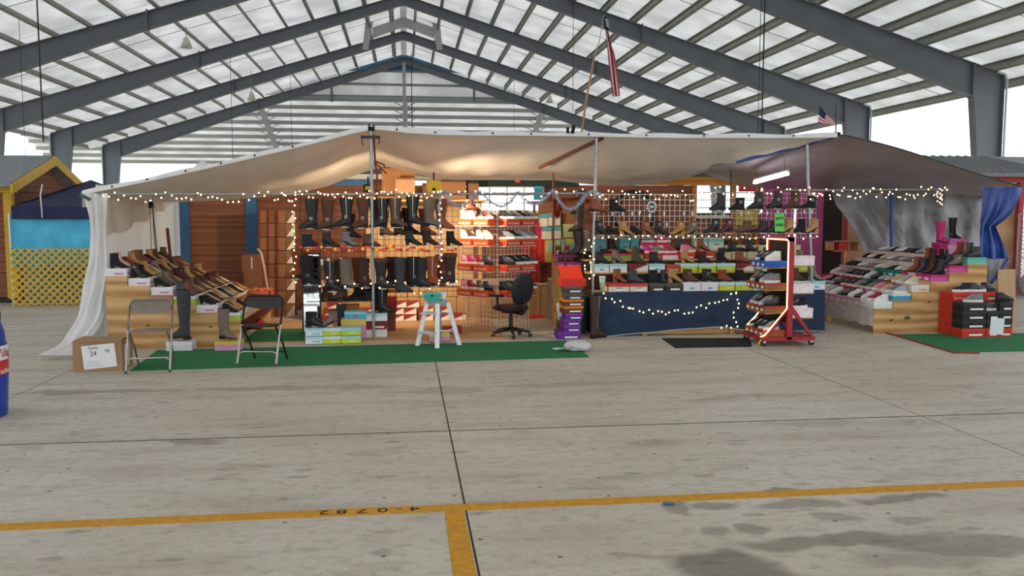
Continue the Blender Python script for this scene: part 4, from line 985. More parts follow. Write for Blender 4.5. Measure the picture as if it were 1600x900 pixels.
LSH = [[('ankle', 'black'), ('ankle', 'blush'), ('pump', 'leopard'), ('pump', 'red'), ('ankle', 'tan'), ('ankle', 'rust'), ('ankle', 'brown'), ('pump', 'red'), ('pump', 'black'), ('ankle', 'tan'), ('ankle', 'brown'), ('pump', 'gold'), ('pump', 'black'), ('ankle', 'brown')],
       [('ankle', 'black'), ('flatankle', 'black'), ('ankle', 'tan'), ('pump', 'leopard'), ('pump', 'beige'), ('ankle', 'taupe'), ('pump', 'black'), ('ankle', 'tan'), ('pump', 'black'), ('pump', 'beige'), ('ankle', 'brown'), ('pump', 'black'), ('ankle', 'rust'), ('pump', 'tan')],
       [('pump', 'black'), ('pump', 'olive'), ('ankle', 'taupe'), ('ankle', 'brown'), ('pump', 'tan'), ('ankle', 'burgundy'), ('ankle', 'dark brown'), ('pump', 'beige'), ('ankle', 'tan'), ('ankle', 'brown'), ('pump', 'gold'), ('pump', 'black'), ('ankle', 'tan'), ('pump', 'rust')],
       [('ankle', 'charcoal'), ('ankle', 'rust'), ('ankle', 'brown'), ('ankle', 'taupe'), ('pump', 'tan'), ('ankle', 'brown'), ('pump', 'beige'), ('ankle', 'dark brown'), ('pump', 'gold'), ('ankle', 'burgundy'), ('pump', 'black'), ('pump', 'tan'), ('ankle', 'brown'), ('pump', 'cream')],
       [('pump', 'black'), ('pump', 'black'), ('pump', 'beige'), ('pump', 'dark brown'), ('pump', 'gold'), ('pump', 'cream'), ('pump', 'black'), ('pump', 'silver'), ('pump', 'tan'), ('pump', 'gold'), ('pump', 'black'), ('pump', 'cream'), ('pump', 'rust'), ('pump', 'tan')],
       [('pump', 'black'), ('pump', 'leopard'), ('flatankle', 'tan'), ('pump', 'gold'), ('pump', 'black'), ('flat', 'tan'), ('flat', 'orange'), ('flat', 'coral'), ('flat', 'gold'), ('flat', 'beige'), ('flat', 'tan'), ('flat', 'rust'), ('flat', 'cream'), ('flat', 'gold')]]
lay(lsteps, 11.3, 14, .176, -1, LB, LSH, 'white sheet', 4)
TE = ('#59b9a9', '#6cc4b4', 'mint green', None, '#fff'); MG = ('#c02f7c', '#d0569a', 'magenta', 'end', '#f4c0dc'); PW = ('#e6d2d8', '#e8dde0', 'pale pink', 'end', '#d8a0b4'); RD = ('#cf3423', '#d23c2a', 'red', 'end', '#fff'); TNB = ('#a0714a', '#a97c55', 'tan brown', 'end', '#fff'); TL = ('#1f8f88', '#2aa096', 'teal', 'end', '#fff'); BL = ('#dfe4e6', '#3f9fd0', 'white and sky blue', None, '#fff'); MW = ('#eef0ee', '#dfe8e4', 'white and mint', None, '#fff'); PK = ('#d9a5b5', '#e0b7c4', 'dusty pink', 'end', '#fff'); FL = ('#e8e2d8', '#e6dcc8', 'cream floral', 'swirl', '#c9b060')
RB = [[TE, TE, MG, MG, PW, PW, PW], [MG, MG, MG, MG, PW, PW], [MG, MG, PW, MG, TL, TL, TL, TL, PW], [FL, FL, TNB, TNB, MG, TL, TL, TL, RD, RD], [BL, BL, PK, PK, MG, RD, RD, RD, RD, RD, TNB], [MW, MW, PK, PK, PK, PK, PK, PK]]
RSH = [[('flatankle', 'charcoal'), ('mid', 'olive'), ('mid', 'rust'), ('mid', 'charcoal'), ('mid', 'black'), ('flat', 'white'), ('flat', 'cream'), ('flat', 'silver'), ('flat', 'black'), ('flat', 'charcoal'), ('flat', 'white'), ('flat', 'black'), ('flat', 'silver'), ('flat', 'white')],
       [('flatankle', 'taupe'), ('flatankle', 'charcoal'), ('mid', 'black'), ('mid', 'black'), ('mid', 'rust'), ('flat', 'white'), ('flat', 'grey'), ('flat', 'silver'), ('flat', 'grey'), ('flat', 'white'), ('flat', 'cream'), ('flat', 'black'), ('flat', 'white'), ('flat', 'black')],
       [('mid', 'black'), ('mid', 'burgundy'), ('mid', 'charcoal'), ('mid', 'rust'), ('flat', 'cream'), ('flat', 'white'), ('flat', 'black'), ('flat', 'cream'), ('flat', 'white'), ('flat', 'grey'), ('flat', 'silver'), ('flat', 'white'), ('flat', 'black'), ('flat', 'black')],
       [(None, 'white'), ('sneaker', 'cream'), ('sneaker', 'silver'), ('sneaker', 'beige'), ('flat', 'cream'), ('flat', 'silver'), ('sneaker', 'charcoal'), ('sneaker', 'white'), ('sneaker', 'black'), ('sneaker', 'navy'), ('sneaker', 'black'), ('sneaker', 'grey'), ('sneaker', 'pink'), ('sneaker', 'white')],
       [('sneaker', 'silver'), ('sneaker', 'grey'), ('sneaker', 'beige'), ('sneaker', 'pink'), ('sneaker', 'grey'), ('sneaker', 'black'), ('sneaker', 'grey'), ('sneaker', 'black'), ('sneaker', 'burgundy'), ('sneaker', 'charcoal'), ('sneaker', 'grey'), ('sneaker', 'black'), ('sneaker', 'pink'), ('sneaker', 'red')],
       [('sneaker', 'white'), ('sneaker', 'red'), ('sneaker', 'white'), ('flat', 'charcoal'), ('sneaker', 'white'), ('sneaker', 'charcoal'), ('flat', 'grey'), ('sneaker', 'white'), ('sneaker', 'silver'), ('sneaker', 'white'), ('flat', 'charcoal'), ('flat', 'black'), ('sneaker', 'white'), ('sneaker', 'silver')]]
lay(rsteps, 11.45, 14, .188, 1, RB, RSH, 'blue drape', 9)
# cloth skirt in front of the right-hand stand's lowest tier
x0 = rsteps[-1][0]; zt = rsteps[-1][2]
rws = [[(x0 - .012 - .02 * abs(math.sin(j * .9)) * (1 - i / 6) - .012 * noise2(j * .5, i), 11.44 + j * .066, lerp(lerp(.10, .15, j / 40) + .015 * math.sin(j * 1.1), zt - .004, i / 6)) for j in range(41)] for i in range(7)]
o = Vector((x0, 11.45, 0))
single('skirt_cloth', MB().grid([[Vector(p) - o for p in r] for r in rws]), mat('#cfc3c0', .85, .08, 6, bump=.2, bscale=40), 'pale grey cloth skirt hanging along the lowest shoe tier', 'cloth', loc=o, smooth=True)
single('stand_leg', MB().box((-.04, -.04, 0), (.04, .04, .14)), M_PLY, 'short wooden foot block under the pale cloth skirt', 'block', loc=(x0 + .06, 12.9, 0))
# ================================================================== blue-cloth table with tiers
M_NVY = mat('#243650', .85, .12, 5, bump=.25, bscale=90, name='navy_cloth')
TX0, TX1 = at(929, 500, 11.65).x, at(1287, 500, 11.65).x
zT1 = at(1050, 456, 11.65).z; zT2 = at(1050, 425, 12.06).z; zT3 = at(1050, 405, 12.42).z; zT4 = at(1050, 392, 12.78).z
tb = thing('display_table', 'tiered display table with navy cloth front and pallet base', 'table', ((TX0 + TX1) / 2, 11.65, 0)); o = tb.location
for (z, ya, yb) in ((zT1, 11.67, 12.05), (zT2, 12.04, 12.41), (zT3, 12.40, 12.77), (zT4, 12.76, 13.2)):
    part(tb, 'tier_board', MB().box((TX0 - o.x, ya - o.y, z - .02), (TX1 - o.x, yb - o.y, z - .0005)), M_PLY)
for (za, zb, y) in ((zT1, zT2, 12.05), (zT2, zT3, 12.41), (zT3, zT4, 12.77)):
    part(tb, 'riser', MB().box((TX0 - o.x, y - o.y, za), (TX1 - o.x, y + .012 - o.y, zb - .02)), mat('#2a2422', .8, .1))
HEM = [(929, 525.5), (945, 525), (1000, 520), (1060, 514.5), (1120, 510.5), (1150, 514), (1180, 516), (1287, 517)]
rws = []
for i in range(15):
    row = []
    for j in range(91):
        u = lerp(929, 1287, j / 90); zh = at(u, sinterp(HEM, u), 11.65).z; z = lerp(zh, zT1 + .004, i / 14)
        t = 1 - i / 14
        sw_ = .02 * math.sin(j * .35) * t + .018 * math.exp(-((z - .30 - .12 * math.cos((u - 1010) * .02)) / .05) ** 2) + .015 * math.exp(-((z - .18 - .1 * math.cos((u - 1060) * .016)) / .04) ** 2)
        row.append((lerp(TX0, TX1, j / 90) - o.x, -.01 - .02 * t - sw_, z))
    rws.append(row)
rws.append([(x, .02, zT1 + .006) for (x, y, z) in rws[-1]])
part(tb, 'navy_cloth', MB().grid(rws), M_NVY, True)
hmz = [(p[0], p[1] - .004, p[2]) for p in rws[0]]
part(tb, 'cloth_hem', MB().tube(hmz, .006, 5), mat('#c8ccd2', .8, .05), True)
part(tb, 'side_cloth', MB().box((TX1 - o.x - .004, 0, .06), (TX1 - o.x + .006, 1.5, zT1)), mat('#4a2622', .8, .1))
part(tb, 'side_cloth', MB().box((TX0 - o.x - .006, .05, .02), (TX0 - o.x + .004, 1.5, zT1)), mat('#2a1d1b', .8, .1))
for (u0, u1, v0, v1) in ((1009, 1140, 505, 526.5), (1148, 1285, 509, 526)):
    a, b_ = at(u0, v1, 11.7), at(u1, v0, 11.7)
    part(tb, 'pallet_board', MB().box((a.x - o.x, .06, .01), (b_.x - o.x, .08, b_.z)), M_PLY)
for uu in (1007, 1144, 1282):
    x = at(uu, 520, 11.68).x; part(tb, 'leg', MB().box((x - .03 - o.x, .02, 0), (x + .03 - o.x, .09, .12 if uu != 1144 else .16)), M_PLY if uu != 1282 else mat('#7a4030', .7, .1))
for k, (x, y) in enumerate(((TX0 + .05, 13.1), (TX1 - .05, 13.1), (TX0 + .05, 12.0), (TX1 - .05, 12.0))):
    part(tb, 'leg', MB().box((x - .03 - o.x, y - .03 - o.y, 0), (x + .03 - o.x, y + .03 - o.y, (zT4 if y > 12.5 else zT1) - .02)), M_PLY)
GB = 'boxes on the navy cloth table'; GS = 'boots on the navy cloth table'
def trow(items, Y, dep, z, tier):
    for k, (u0, u1, h, lid, body, nm, st, mc) in enumerate(items):
        a, b_ = at(u0, 440, Y), at(u1, 440, Y)
        shoe_box(((a.x + b_.x) / 2, Y + dep / 2, z), 0, b_.x - a.x - .004, dep, h, lid, body, '%s shoe box, %s from the post on %s of navy cloth table' % (nm, ORD[k], tier), group=GB, style=st, mcol=mc)
B_BL = ('#a9dbe6', '#e6f0f2', 'blue and white', 'oval', '#5fb9cf'); B_LM = ('#bfe3ea', '#c3d62e', 'lime and blue', 'swirl', '#e4eca0'); B_WO = ('#e9e9ee', '#e8eaf0', 'plain white', 'oval', '#63bcd0'); B_RW = ('#c8463c', '#dcd8cc', 'white red-lidded', 'label', '#fff'); B_DK = ('#55504a', '#3d3631', 'dark brown', 'label', '#fff'); B_MR = ('#7d2229', '#7d2229', 'maroon diagonal', 'diag', '#fff'); B_RG = ('#b83a3e', '#7fae4a', 'red and green', None, '#fff'); B_OR = ('#c8402c', '#c9503a', 'orange red', 'label', '#fff'); B_BK = ('#cfc9a8', '#d6d0b0', 'cream', None, '#fff'); B_TL = ('#4f9aa6', '#5aa9b4', 'dusty teal', 'oval', '#9c4a5a'); B_MT = ('#7fc4b4', '#d5e6df', 'mint', 'label', '#fff'); B_PKX = ('#c8305a', '#e8e4ea', 'white pink-lidded', None, '#fff')
def I(u0, u1, h, B): return (u0, u1, h, B[0], B[1], B[2], B[3], B[4])
trow([I(951, 984, .115, B_RW), I(984.5, 1012.5, .115, B_RW), I(1014, 1039.5, .115, B_DK), I(1040, 1066.5, .115, B_DK), I(1068, 1095.5, .125, B_WO), I(1096, 1123, .125, B_WO), I(1123.5, 1149, .125, B_LM), I(1149.5, 1176, .125, B_LM), I(1177, 1205, .125, B_BL), I(1206, 1234, .125, B_BL), I(1235, 1262, .125, B_WO), I(1263, 1290, .125, B_BL)], 11.69, .3, zT1 + .002, 'front tier')
trow([I(928, 952, .12, B_BL), I(952.5, 980, .12, B_BL), I(982, 1013, .12, B_MR), I(1014, 1039, .12, B_BL), I(1041, 1062, .10, B_OR), I(1063, 1090, .12, B_LM), I(1091, 1119, .12, B_LM), I(1120, 1149, .12, B_LM), I(1150, 1178, .12, B_MR), I(1180, 1208, .12, B_WO), I(1210, 1238, .12, B_MR), I(1240, 1268, .12, B_LM)], 12.09, .28, zT2, 'second tier')
trow([I(935, 962, .09, B_RG), I(962.5, 988, .09, B_RG), I(988.5, 1006, .09, B_RG), I(1007, 1034, .09, B_OR), I(1034.5, 1060, .09, B_PKX), I(1061, 1086, .10, B_OR), I(1092, 1117, .12, B_OR), I(1120, 1142, .10, B_BK), I(1143, 1166, .10, B_BK), I(1167, 1190, .10, B_BK), I(1192, 1216, .10, B_BK), I(1218, 1250, .10, B_BK)], 12.45, .28, zT3, 'third tier')
trow([I(929, 947, .20, B_TL), I(968, 984, .19, B_TL), I(985, 998, .19, B_TL), I(999, 1021, .13, B_PKX), I(1022, 1046, .13, B_PKX), I(1089, 1105, .20, B_MT), I(1106, 1130, .20, B_MT), I(1132, 1155, .08, B_BK), I(1156, 1180, .08, B_BK), I(1184, 1208, .08, B_BK), I(1210, 1250, .08, B_BK)], 12.82, .26, zT4, 'back tier')
def boot_px(kd, c, u, vb, Y, d, where, grp, ex=(), sc=1.0, z=None):
    p = at(u, vb, Y)
    if z is not None: p.z = z
    xo = -.03 * sc if d > 0 else .03 * sc
    return shoe(kd, c, (p.x - xo * .7, Y, p.z), (0 if d > 0 else math.pi), where, grp, ex, sc)
for k, (kd, c, u, ex, sc, d) in enumerate([('ankle', 'rust', 964, (), 1.0, 1), ('flatankle', 'charcoal', 988, (), 1.05, 1), ('flatankle', 'black', 1020, (), 1.05, 1), ('tall', 'denim', 1036, (), .5, 1), ('ankle', 'tan', 1050, (), 1.05, 1), ('flatankle', 'brown', 1074, ('buckle', 'strap'), 1.05, 1), ('flatankle', 'black', 1104, ('buckle', 'strap'), 1.05, 1), ('flatankle', 'rust', 1128, ('lit',), 1.0, 1), ('flatankle', 'black', 1155, ('lit',), 1.0, 1), ('flatankle', 'taupe', 1185, (), 1.0, 1), ('flatankle', 'brown', 1241, (), 1.05, 1), ('ankle', 'taupe', 1268, (), 1.1, 1)]):
    h = .115 if u < 1067 else .125
    boot_px(kd, c, u, 442, 11.82, d, ', %s from the post on front tier of navy cloth table' % ORD[k], GS, ex, sc, zT1 + .0025 + h)
for k, (kd, c, u, sc) in enumerate([('flatankle', 'black', 936, 1.0), ('ankle', 'taupe', 962, .95), ('mid', 'olive', 993, .92), ('flatankle', 'black', 1021, 1.0), ('ankle', 'tan', 1070, .95), ('flatankle', 'dark brown', 1097, .95), ('flatankle', 'black', 1126, .95), ('flatankle', 'rust', 1155, 1.0), ('flatankle', 'black', 1190, .95), ('ankle', 'brown', 1220, .95), ('ankle', 'taupe', 1250, .95)]):
    hh = .12 if u != 1050 else .1
    boot_px(kd, c, u, 411, 12.2, 1, ', %s from the post on second tier of navy cloth table' % ORD[k], GS, (), sc, zT2 + .1205)
for k, (kd, c, u, sc, hh) in enumerate([('flat', 'dark brown', 945, .8, .09), ('flat', 'rust', 958, .8, .09), ('flat', 'black', 971, .8, .09), ('flat', 'mustard', 985, .8, .09), ('flat', 'black', 999, .8, .09), ('sneaker', 'magenta', 1012, .85, .09), ('sneaker', 'grey', 1027, .85, .09), ('sneaker', 'red', 1044, .85, .09), ('sneaker', 'pink', 1072, .9, .10), ('ankle', 'rust', 1094, .95, .12), ('flat', 'black', 1129, .8, .10), ('flatankle', 'black', 1143, .95, .10), ('flat', 'black', 1157, .8, .10), ('mid', 'black', 1170, .85, .10), ('flat', 'charcoal', 1200, .85, .10), ('flat', 'burgundy', 1228, .85, .10)]):
    boot_px(kd, c, u, 396, 12.56, 1, ', %s from the post on third tier of navy cloth table' % ORD[k], GS, (), sc, zT3 + hh + .0005)
for k, (kd, c, u, sc, hh) in enumerate([('sneaker', 'grey', 1010, .85, .13), ('sneaker', 'magenta', 1034, .85, .13), ('flatankle', 'charcoal', 1062, .95, .0), ('flat', 'black', 1078, .9, .0), ('flat', 'black', 1140, .9, .08), ('flat', 'dark brown', 1167, .9, .08), ('flat', 'black', 1194, .9, .08), ('flat', 'burgundy', 1228, .9, .08)]):
    boot_px(kd, c, u, 380, 12.95, 1 if k != 7 else -1, ', %s from the post on back tier of navy cloth table' % ORD[k], GS, (), sc, zT4 + hh + .0005)
shoe('tall', 'dark brown', (at(957, 380, 12.95).x, 12.98, zT4), 0, ' standing between teal boxes on the back tier', GS, (), .8)
cup = thing('paper_cup', 'tall pale green drinking cup at the end of the navy table', 'cup', (at(941.5, 452, 11.72).x, 11.74, zT1 + .0065))
part(cup, 'cup', MB().lathe([(.028, 0), (.032, .0), (.046, .2), (.042, .2), (.03, .01)], 16), mat('#b9d3b4', .5, .2, 12), True)
part(cup, 'lid', MB().lathe([(.048, .198), (.05, .21), (.044, .222), (.02, .224)], 16), mat('#dfe6df', .5, .05), True)
shoe('knee', 'dark brown', (at(932, 526, 11.52).x, 11.5, 0), 0.5, ' standing on the concrete beside the purple shoe boxes', GS, ('zipper',), 1.25)

# ================================================================== wire grids
def wire_grid(u0, u1, v0, v1, Y, m, label, pitch=.076, r=.0040, tilt=None, ends=None):
    a, b_ = at(u0, v1, Y), at(u1, v0, Y)
    if ends: p0, p1, z0, z1 = ends
    else: p0, p1, z0, z1 = Vector((a.x, Y, 0)), Vector((b_.x, Y, 0)), a.z, b_.z
    Wd = (p1 - p0).length; ang = math.atan2(p1.y - p0.y, p1.x - p0.x)
    t = thing('wire_grid', label, 'wire grid', (p0.x, p0.y, z0), ang)
    part(t, 'frame', MB().tube([(0, 0, 0), (Wd, 0, 0), (Wd, 0, z1 - z0), (0, 0, z1 - z0)], .0055, 6, closed=True), m)
    nv, nh = round(Wd / pitch), round((z1 - z0) / pitch)
    vm, hm_ = MB(), MB()
    for k in range(1, nv): x = Wd * k / nv; vm.tube([(x, 0, 0), (x, 0, z1 - z0)], r, 4, caps=False)
    for k in range(1, nh): z = (z1 - z0) * k / nh; hm_.tube([(0, -.005, z), (Wd, -.005, z)], r, 4, caps=False)
    part(t, 'upright_wires', vm, m); part(t, 'cross_wires', hm_, m)
    return t
M_WH = mat('#dcdad4', .4, .05); M_WD = mat('#4a4640', .5, .05)
g1 = wire_grid(471, 716, 311, 466, 11.86, M_WD, 'dark wire grid panel carrying the rows of hanging boots', .08, .003)
g2 = wire_grid(927, 1086, 304, 372, 11.8, M_WH, 'white wire grid above the table nearer the office chair')
g3 = wire_grid(1087, 1276, 302, 372, 11.8, M_WH, 'white wire grid above the table nearer the dark tarp')
def arm(g, p, Y, gy, w=.05):
    o = g.location
    part(g, 'shelf_arm', MB().box((-w, gy - Y - .004, -.010), (w, 0.06, -.002)).mesh('shelf_arm') if False else MB().box((p.x - w - o.x, Y - .06 - o.y, p.z - .009 - o.z), (p.x + w - o.x, gy - o.y, p.z - .001 - o.z)), M_WH)
GH = 'boots hung on the dark wire grid'
R1 = [('tall', 'black', 487.5, 357, -1, ('buckle', 'strap')), ('tall', 'brown', 512.5, 358, -1, ('buckle',)), ('tall', 'black', 541.5, 354.5, -1, ('zipper', 'buckle')), ('tall', 'brown', 567.5, 356, -1, ('buckle', 'strap')), ('tall', 'black', 597, 355.5, -1, ('zipper', 'buckle')), ('tall', 'brown', 618, 355, 1, ('zipper', 'buckle')), ('tall', 'black', 645.5, 351.5, 1, ('zipper', 'buckle')), ('tall', 'taupe', 671.5, 354, 1, ())]
for k, (kd, c, u, vb, d, ex) in enumerate(R1):
    t = boot_px(kd, c, u, vb, 11.72, d, ', %s along the top row of the dark wire grid' % ORD[k], GH, ex, 1.04); arm(g1, t.location, 11.72, 11.86)
R2 = [('flatankle', 'navy', 480, 386, 1), ('ankle', 'black', 511, 386, 1), ('ankle', 'grey', 541, 385, 1), ('flatankle', 'brown', 575, 385.5, 1), ('ankle', 'black', 640, 383, 1), ('ankle', 'dark brown', 667, 383, 1), ('ankle', 'black', 704, 384, 1)]
for k, (kd, c, u, vb, d) in enumerate(R2):
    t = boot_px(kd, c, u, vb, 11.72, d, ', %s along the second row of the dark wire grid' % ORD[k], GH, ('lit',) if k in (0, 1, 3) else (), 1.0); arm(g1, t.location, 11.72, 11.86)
R3 = [('slouch', 'black', 480, 445, 1, ('buckle', 'strap')), ('tall', 'black', 517, 455, 1, ('zipper', 'buckle')), ('slouch', 'taupe', 541, 450, 1, ()), ('slouch', 'dark brown', 569, 449, 1, ('buckle', 'strap')), ('tall', 'black', 596, 450.5, 1, ('cuff', 'buckle')), ('knee', 'charcoal', 626, 457, 1, ()), ('tall', 'black', 647, 448, 1, ('zipper', 'buckle')), ('tall', 'black', 659, 449, 1, ()), ('tall', 'rust', 676, 447, 1, ('zipper',)), ('tall', 'dark brown', 703, 442, -1, ('buckle', 'cuff'))]
for k, (kd, c, u, vb, d, ex) in enumerate(R3):
    t = boot_px(kd, c, u, vb, 11.72, d, ', %s along the third row of the dark wire grid' % ORD[k], GH, ex, 1.08 if kd != 'knee' else 1.0); arm(g1, t.location, 11.72, 11.86)
# boots on the far side of the same grid
for k, (kd, c, u, vb, d, sc) in enumerate([('tall', 'rust', 466, 435, -1, 1.1), ('tall', 'rust', 690, 358, 1, 1.1), ('tall', 'brown', 586, 352, 1, 1.0), ('tall', 'dark brown', 548, 372, 1, .9), ('tall', 'tan', 600, 368, 1, .9), ('tall', 'brown', 622, 368, 1, .9), ('tall', 'black', 638, 367, 1, 1.0), ('tall', 'rust', 664, 368, 1, 1.0), ('tall', 'brown', 532, 448, 1, 1.0), ('tall', 'rust', 560, 445, 1, 1.0), ('tall', 'dark brown', 612, 444, -1, 1.0), ('tall', 'brown', 636, 446, -1, 1.0), ('tall', 'rust', 690, 440, 1, 1.0)]):
    t = boot_px(kd, c, u, vb, 12.02, d, ', %s along the rear face of the dark wire grid' % ORD[k], GH, (), sc); arm(g1, t.location, 12.06, 11.86)
# white-grid boots
GW = 'boots on the white wire grids'
W1 = [('ankle', 'black', 936, 1), ('pump', 'black', 954, 1), ('ankle', 'tan', 974, 1), ('pump', 'black', 991, 1), ('ankle', 'rust', 1009, 1), ('ankle', 'black', 1029, 1), ('ankle', 'mustard', 1063, -1), ('ankle', 'taupe', 1083, -1), ('ankle', 'black', 1117, -1), ('ankle', 'burgundy', 1139, -1), ('flatankle', 'brown', 1167, -1), ('flatankle', 'black', 1193, -1), ('flatankle', 'black', 1210, -1), ('ankle', 'tan', 1233, -1), ('ankle', 'black', 1252, -1), ('ankle', 'tan', 1272, -1)]
for k, (kd, c, u, d) in enumerate(W1):
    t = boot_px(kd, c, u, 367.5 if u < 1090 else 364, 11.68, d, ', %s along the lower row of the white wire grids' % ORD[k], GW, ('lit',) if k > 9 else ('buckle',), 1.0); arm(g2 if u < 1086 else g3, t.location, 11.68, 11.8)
W2 = [('flatankle', 'rust', 928, 331, 1), ('flatankle', 'black', 959, 331, 1), ('mid', 'black', 1126, 329, -1), ('flatankle', 'black', 1156, 328.5, -1), ('mid', 'black', 1185, 327, -1), ('mid', 'black', 1215, 326, -1), ('mid', 'brown', 1242, 326, -1), ('flatankle', 'black', 1268, 325.5, -1)]
for k, (kd, c, u, vb, d) in enumerate(W2):
    t = boot_px(kd, c, u, vb, 11.68, d, ', %s along the upper row of the white wire grids' % ORD[k], GW, ('buckle', 'strap') if k > 2 else (), 1.02); g = g2 if u < 1086 else g3; arm(g, t.location, 11.68, 11.8)
tagm = MB().box((-.012, -.002, -.05), (.012, .002, 0)).mesh('price_tag')
for u, v in ((957, 331), (973, 331), (988, 331), (999, 331), (1015, 334), (1038, 331), (1042, 348), (1069, 331), (1082, 331), (1131, 331), (1158, 331), (1170, 330), (1187, 330), (1199, 330), (1216, 329), (1227, 328), (1241, 328), (1257, 328), (1269, 328)):
    g = g2 if u < 1086 else g3; p = at(u, v, 11.7) - g.location
    part(g, 'price_tag', tagm, mat('#efeeea', .6, .03), loc=p)
for u, v in ((503, 405), (513, 403), (533, 403)):
    part(g1, 'price_tag', tagm, mat('#efeeea', .6, .03), loc=at(u, v, 11.78) - g1.location, scale=(1.5, 1, 1.6))
# little silver wreath on the white grid
wr = thing('wreath', 'small silver bauble wreath on the white wire grid', 'wreath', at(1018, 323.5, 11.76))
for k in range(11):
    a = 2 * math.pi * k / 11; part(wr, 'bauble', MB().sphere((0, 0, 0), .021, 8, 6).mesh('bauble', True) if k == 0 else bpy.data.meshes['bauble'], mat('#cfd6e0', .25, .1, 60, metal=.4), loc=(.062 * math.cos(a), 0, .07 * math.sin(a)))
part(wr, 'bow', MB().sphere((0, -.01, 0), .03, 6, 5, (1.2, .3, .8)), mat('#b9c2d2', .3, .3, 80, metal=.3), True)
# green notice
sg = thing('notice_card', 'bright green card reading light up drivers on the grid', 'sign', at(1218, 347.5, 11.62)); sg.rotation_euler = (0, R(-2), 0)
part(sg, 'card', MB().box((-.072, -.002, -.128), (.072, .002, .128)), mat('#6fd45c', .6, .04))
part(sg, 'lettering', text_mesh('LIGHT UP', .034, 1, .0008), M_BLK, loc=(0, -.0035, .055), rot=(math.pi / 2, 0, 0), scale=(.82, 1.7, 1))
part(sg, 'lettering', text_mesh('DRIVERS', .034, 1, .0008), M_BLK, loc=(0, -.0035, -.04), rot=(math.pi / 2, 0, 0), scale=(.9, 1.7, 1))
part(sg, 'clip', MB().box((-.01, .0, .11), (.01, .06, .13)), M_BLK)

# ================================================================== sneaker tower
A_, B_, C_ = gr(724, 512), gr(777, 519), gr(826, 512)
zt_ = at(777, 318, 12.3).z
t1 = wire_grid(0, 0, 0, 0, 0, M_WH, 'white wire sneaker panel nearer the step ladder', .076, .004, ends=(A_, B_, .02, zt_))
t2 = wire_grid(0, 0, 0, 0, 0, M_WH, 'white wire sneaker panel nearer the office chair', .076, .004, ends=(B_, C_, .02, zt_))
OB = ('#e2541f', '#e4501c')
SN = [[('cream', 'pink', 'dark brown', 'burgundy'), ('white', 'dark brown', 'white', 'blush'), ('pink', 'magenta', 'red', 'charcoal'), ('pink', 'red', 'taupe', 'charcoal')], [('black', 'grey', 'black', 'grey'), ('grey', 'black', 'silver', 'grey'), ('charcoal', 'black', 'black', 'navy'), ('charcoal', 'black', 'navy', 'black')]]
for pi, (tw, P0, P1, nm) in enumerate(((t1, A_, B_, 'ladder side'), (t2, B_, C_, 'office chair side'))):
    d = (P1 - P0); Wd = d.length; d.normalize(); nrm = Vector((d.y, -d.x, 0)); ang = math.atan2(d.y, d.x)
    for r_, vb in enumerate((352.5, 384, 424, 464)):
        z = at(777, vb, B_.y).z
        part(tw, 'box_shelf', MB().box((.0, -.16, z - .012 - .02), (Wd, -.003, z - .004 - .02)), M_WH)
        for q in range(2):
            c = P0 + d * (Wd * (.27 + .47 * q)) + nrm * .085
            lab = 'orange shoe box, %s tier %s place on the %s of sneaker tower' % (('top', 'second', 'third', 'bottom')[r_], ('first', 'second')[q], nm)
            shoe_box((c.x, c.y, z), ang, Wd * .44, .15, .098, OB[0], OB[1] if pi == 0 else '#c83a26', lab, group='orange boxes on the sneaker tower', mark='ROCKLAND')
            for h in range(2):
                cc = c + d * (Wd * .11 * (2 * h - 1)); col_ = SN[pi][r_][q * 2 + h]
                shoe('sneaker', col_, (cc.x, cc.y, z + .0985), ang + (R(-25) if pi == 0 else R(-70)) + .2 * h, ', %s tier, %s along the %s of sneaker tower' % (('top', 'second', 'third', 'bottom')[r_], ORD[q * 2 + h], nm), 'sneakers on the sneaker tower', (), .98)
shoe('flatankle', 'rust', tuple(at(736, 330, B_.y + .05) + Vector((0, 0, .01))), 0.2, ' perched on the wire top of the sneaker tower', 'sneakers on the sneaker tower', (), .9)
# ================================================================== back counter, stacked boxes
ct = thing('back_counter', 'low plank counter with pale top behind the white step ladder', 'counter', (1.0, 13.9, 0)); o = ct.location
ca, cb = at(480, 450, 13.9).x, at(900, 450, 13.9).x; zc = at(660, 447, 13.9).z
n_ = 22
for k in range(n_):
    x0, x1 = lerp(ca, cb, k / n_), lerp(ca, cb, (k + 1) / n_)
    part(ct, 'plank', MB().box((x0 + .004 - o.x, 0, 0), (x1 - .004 - o.x, .02, zc)), M_ORNG if False else wood_mat('counter_plank', '#a47b50', '#bd9566', (6, 5, .8), .65, 3))
part(ct, 'backing', MB().box((ca - o.x, .03, 0), (cb - o.x, .045, zc)), mat('#4a2c18', .8, .1))
part(ct, 'counter_top', MB().box((ca - o.x, -.03, zc), (cb - o.x, 1.2, zc + .03)), mat('#d7bfa8', .6, .08, 4))
# diagonal maroon boxes at the foot of the counter
k = 0
for r_, (vb, vt, us) in enumerate(((501, 490.5, (505, 532, 560, 608, 628, 654, 680, 705)), (490.5, 480, (505, 532, 560, 608, 628, 654, 680)), (480, 470, (510, 612, 632)))):
    for i, u in enumerate(us):
        pbox(u, u + 23, vt, vb, 13.58, .2, '#8d2f2b', '#9a3630', 'maroon diagonal shoe box, %s from the mirror, %s layer at counter foot' % (ORD[i], ('bottom', 'middle', 'top')[r_]), group='maroon boxes at the counter foot', style='diag', z=.024 + r_ * .108)
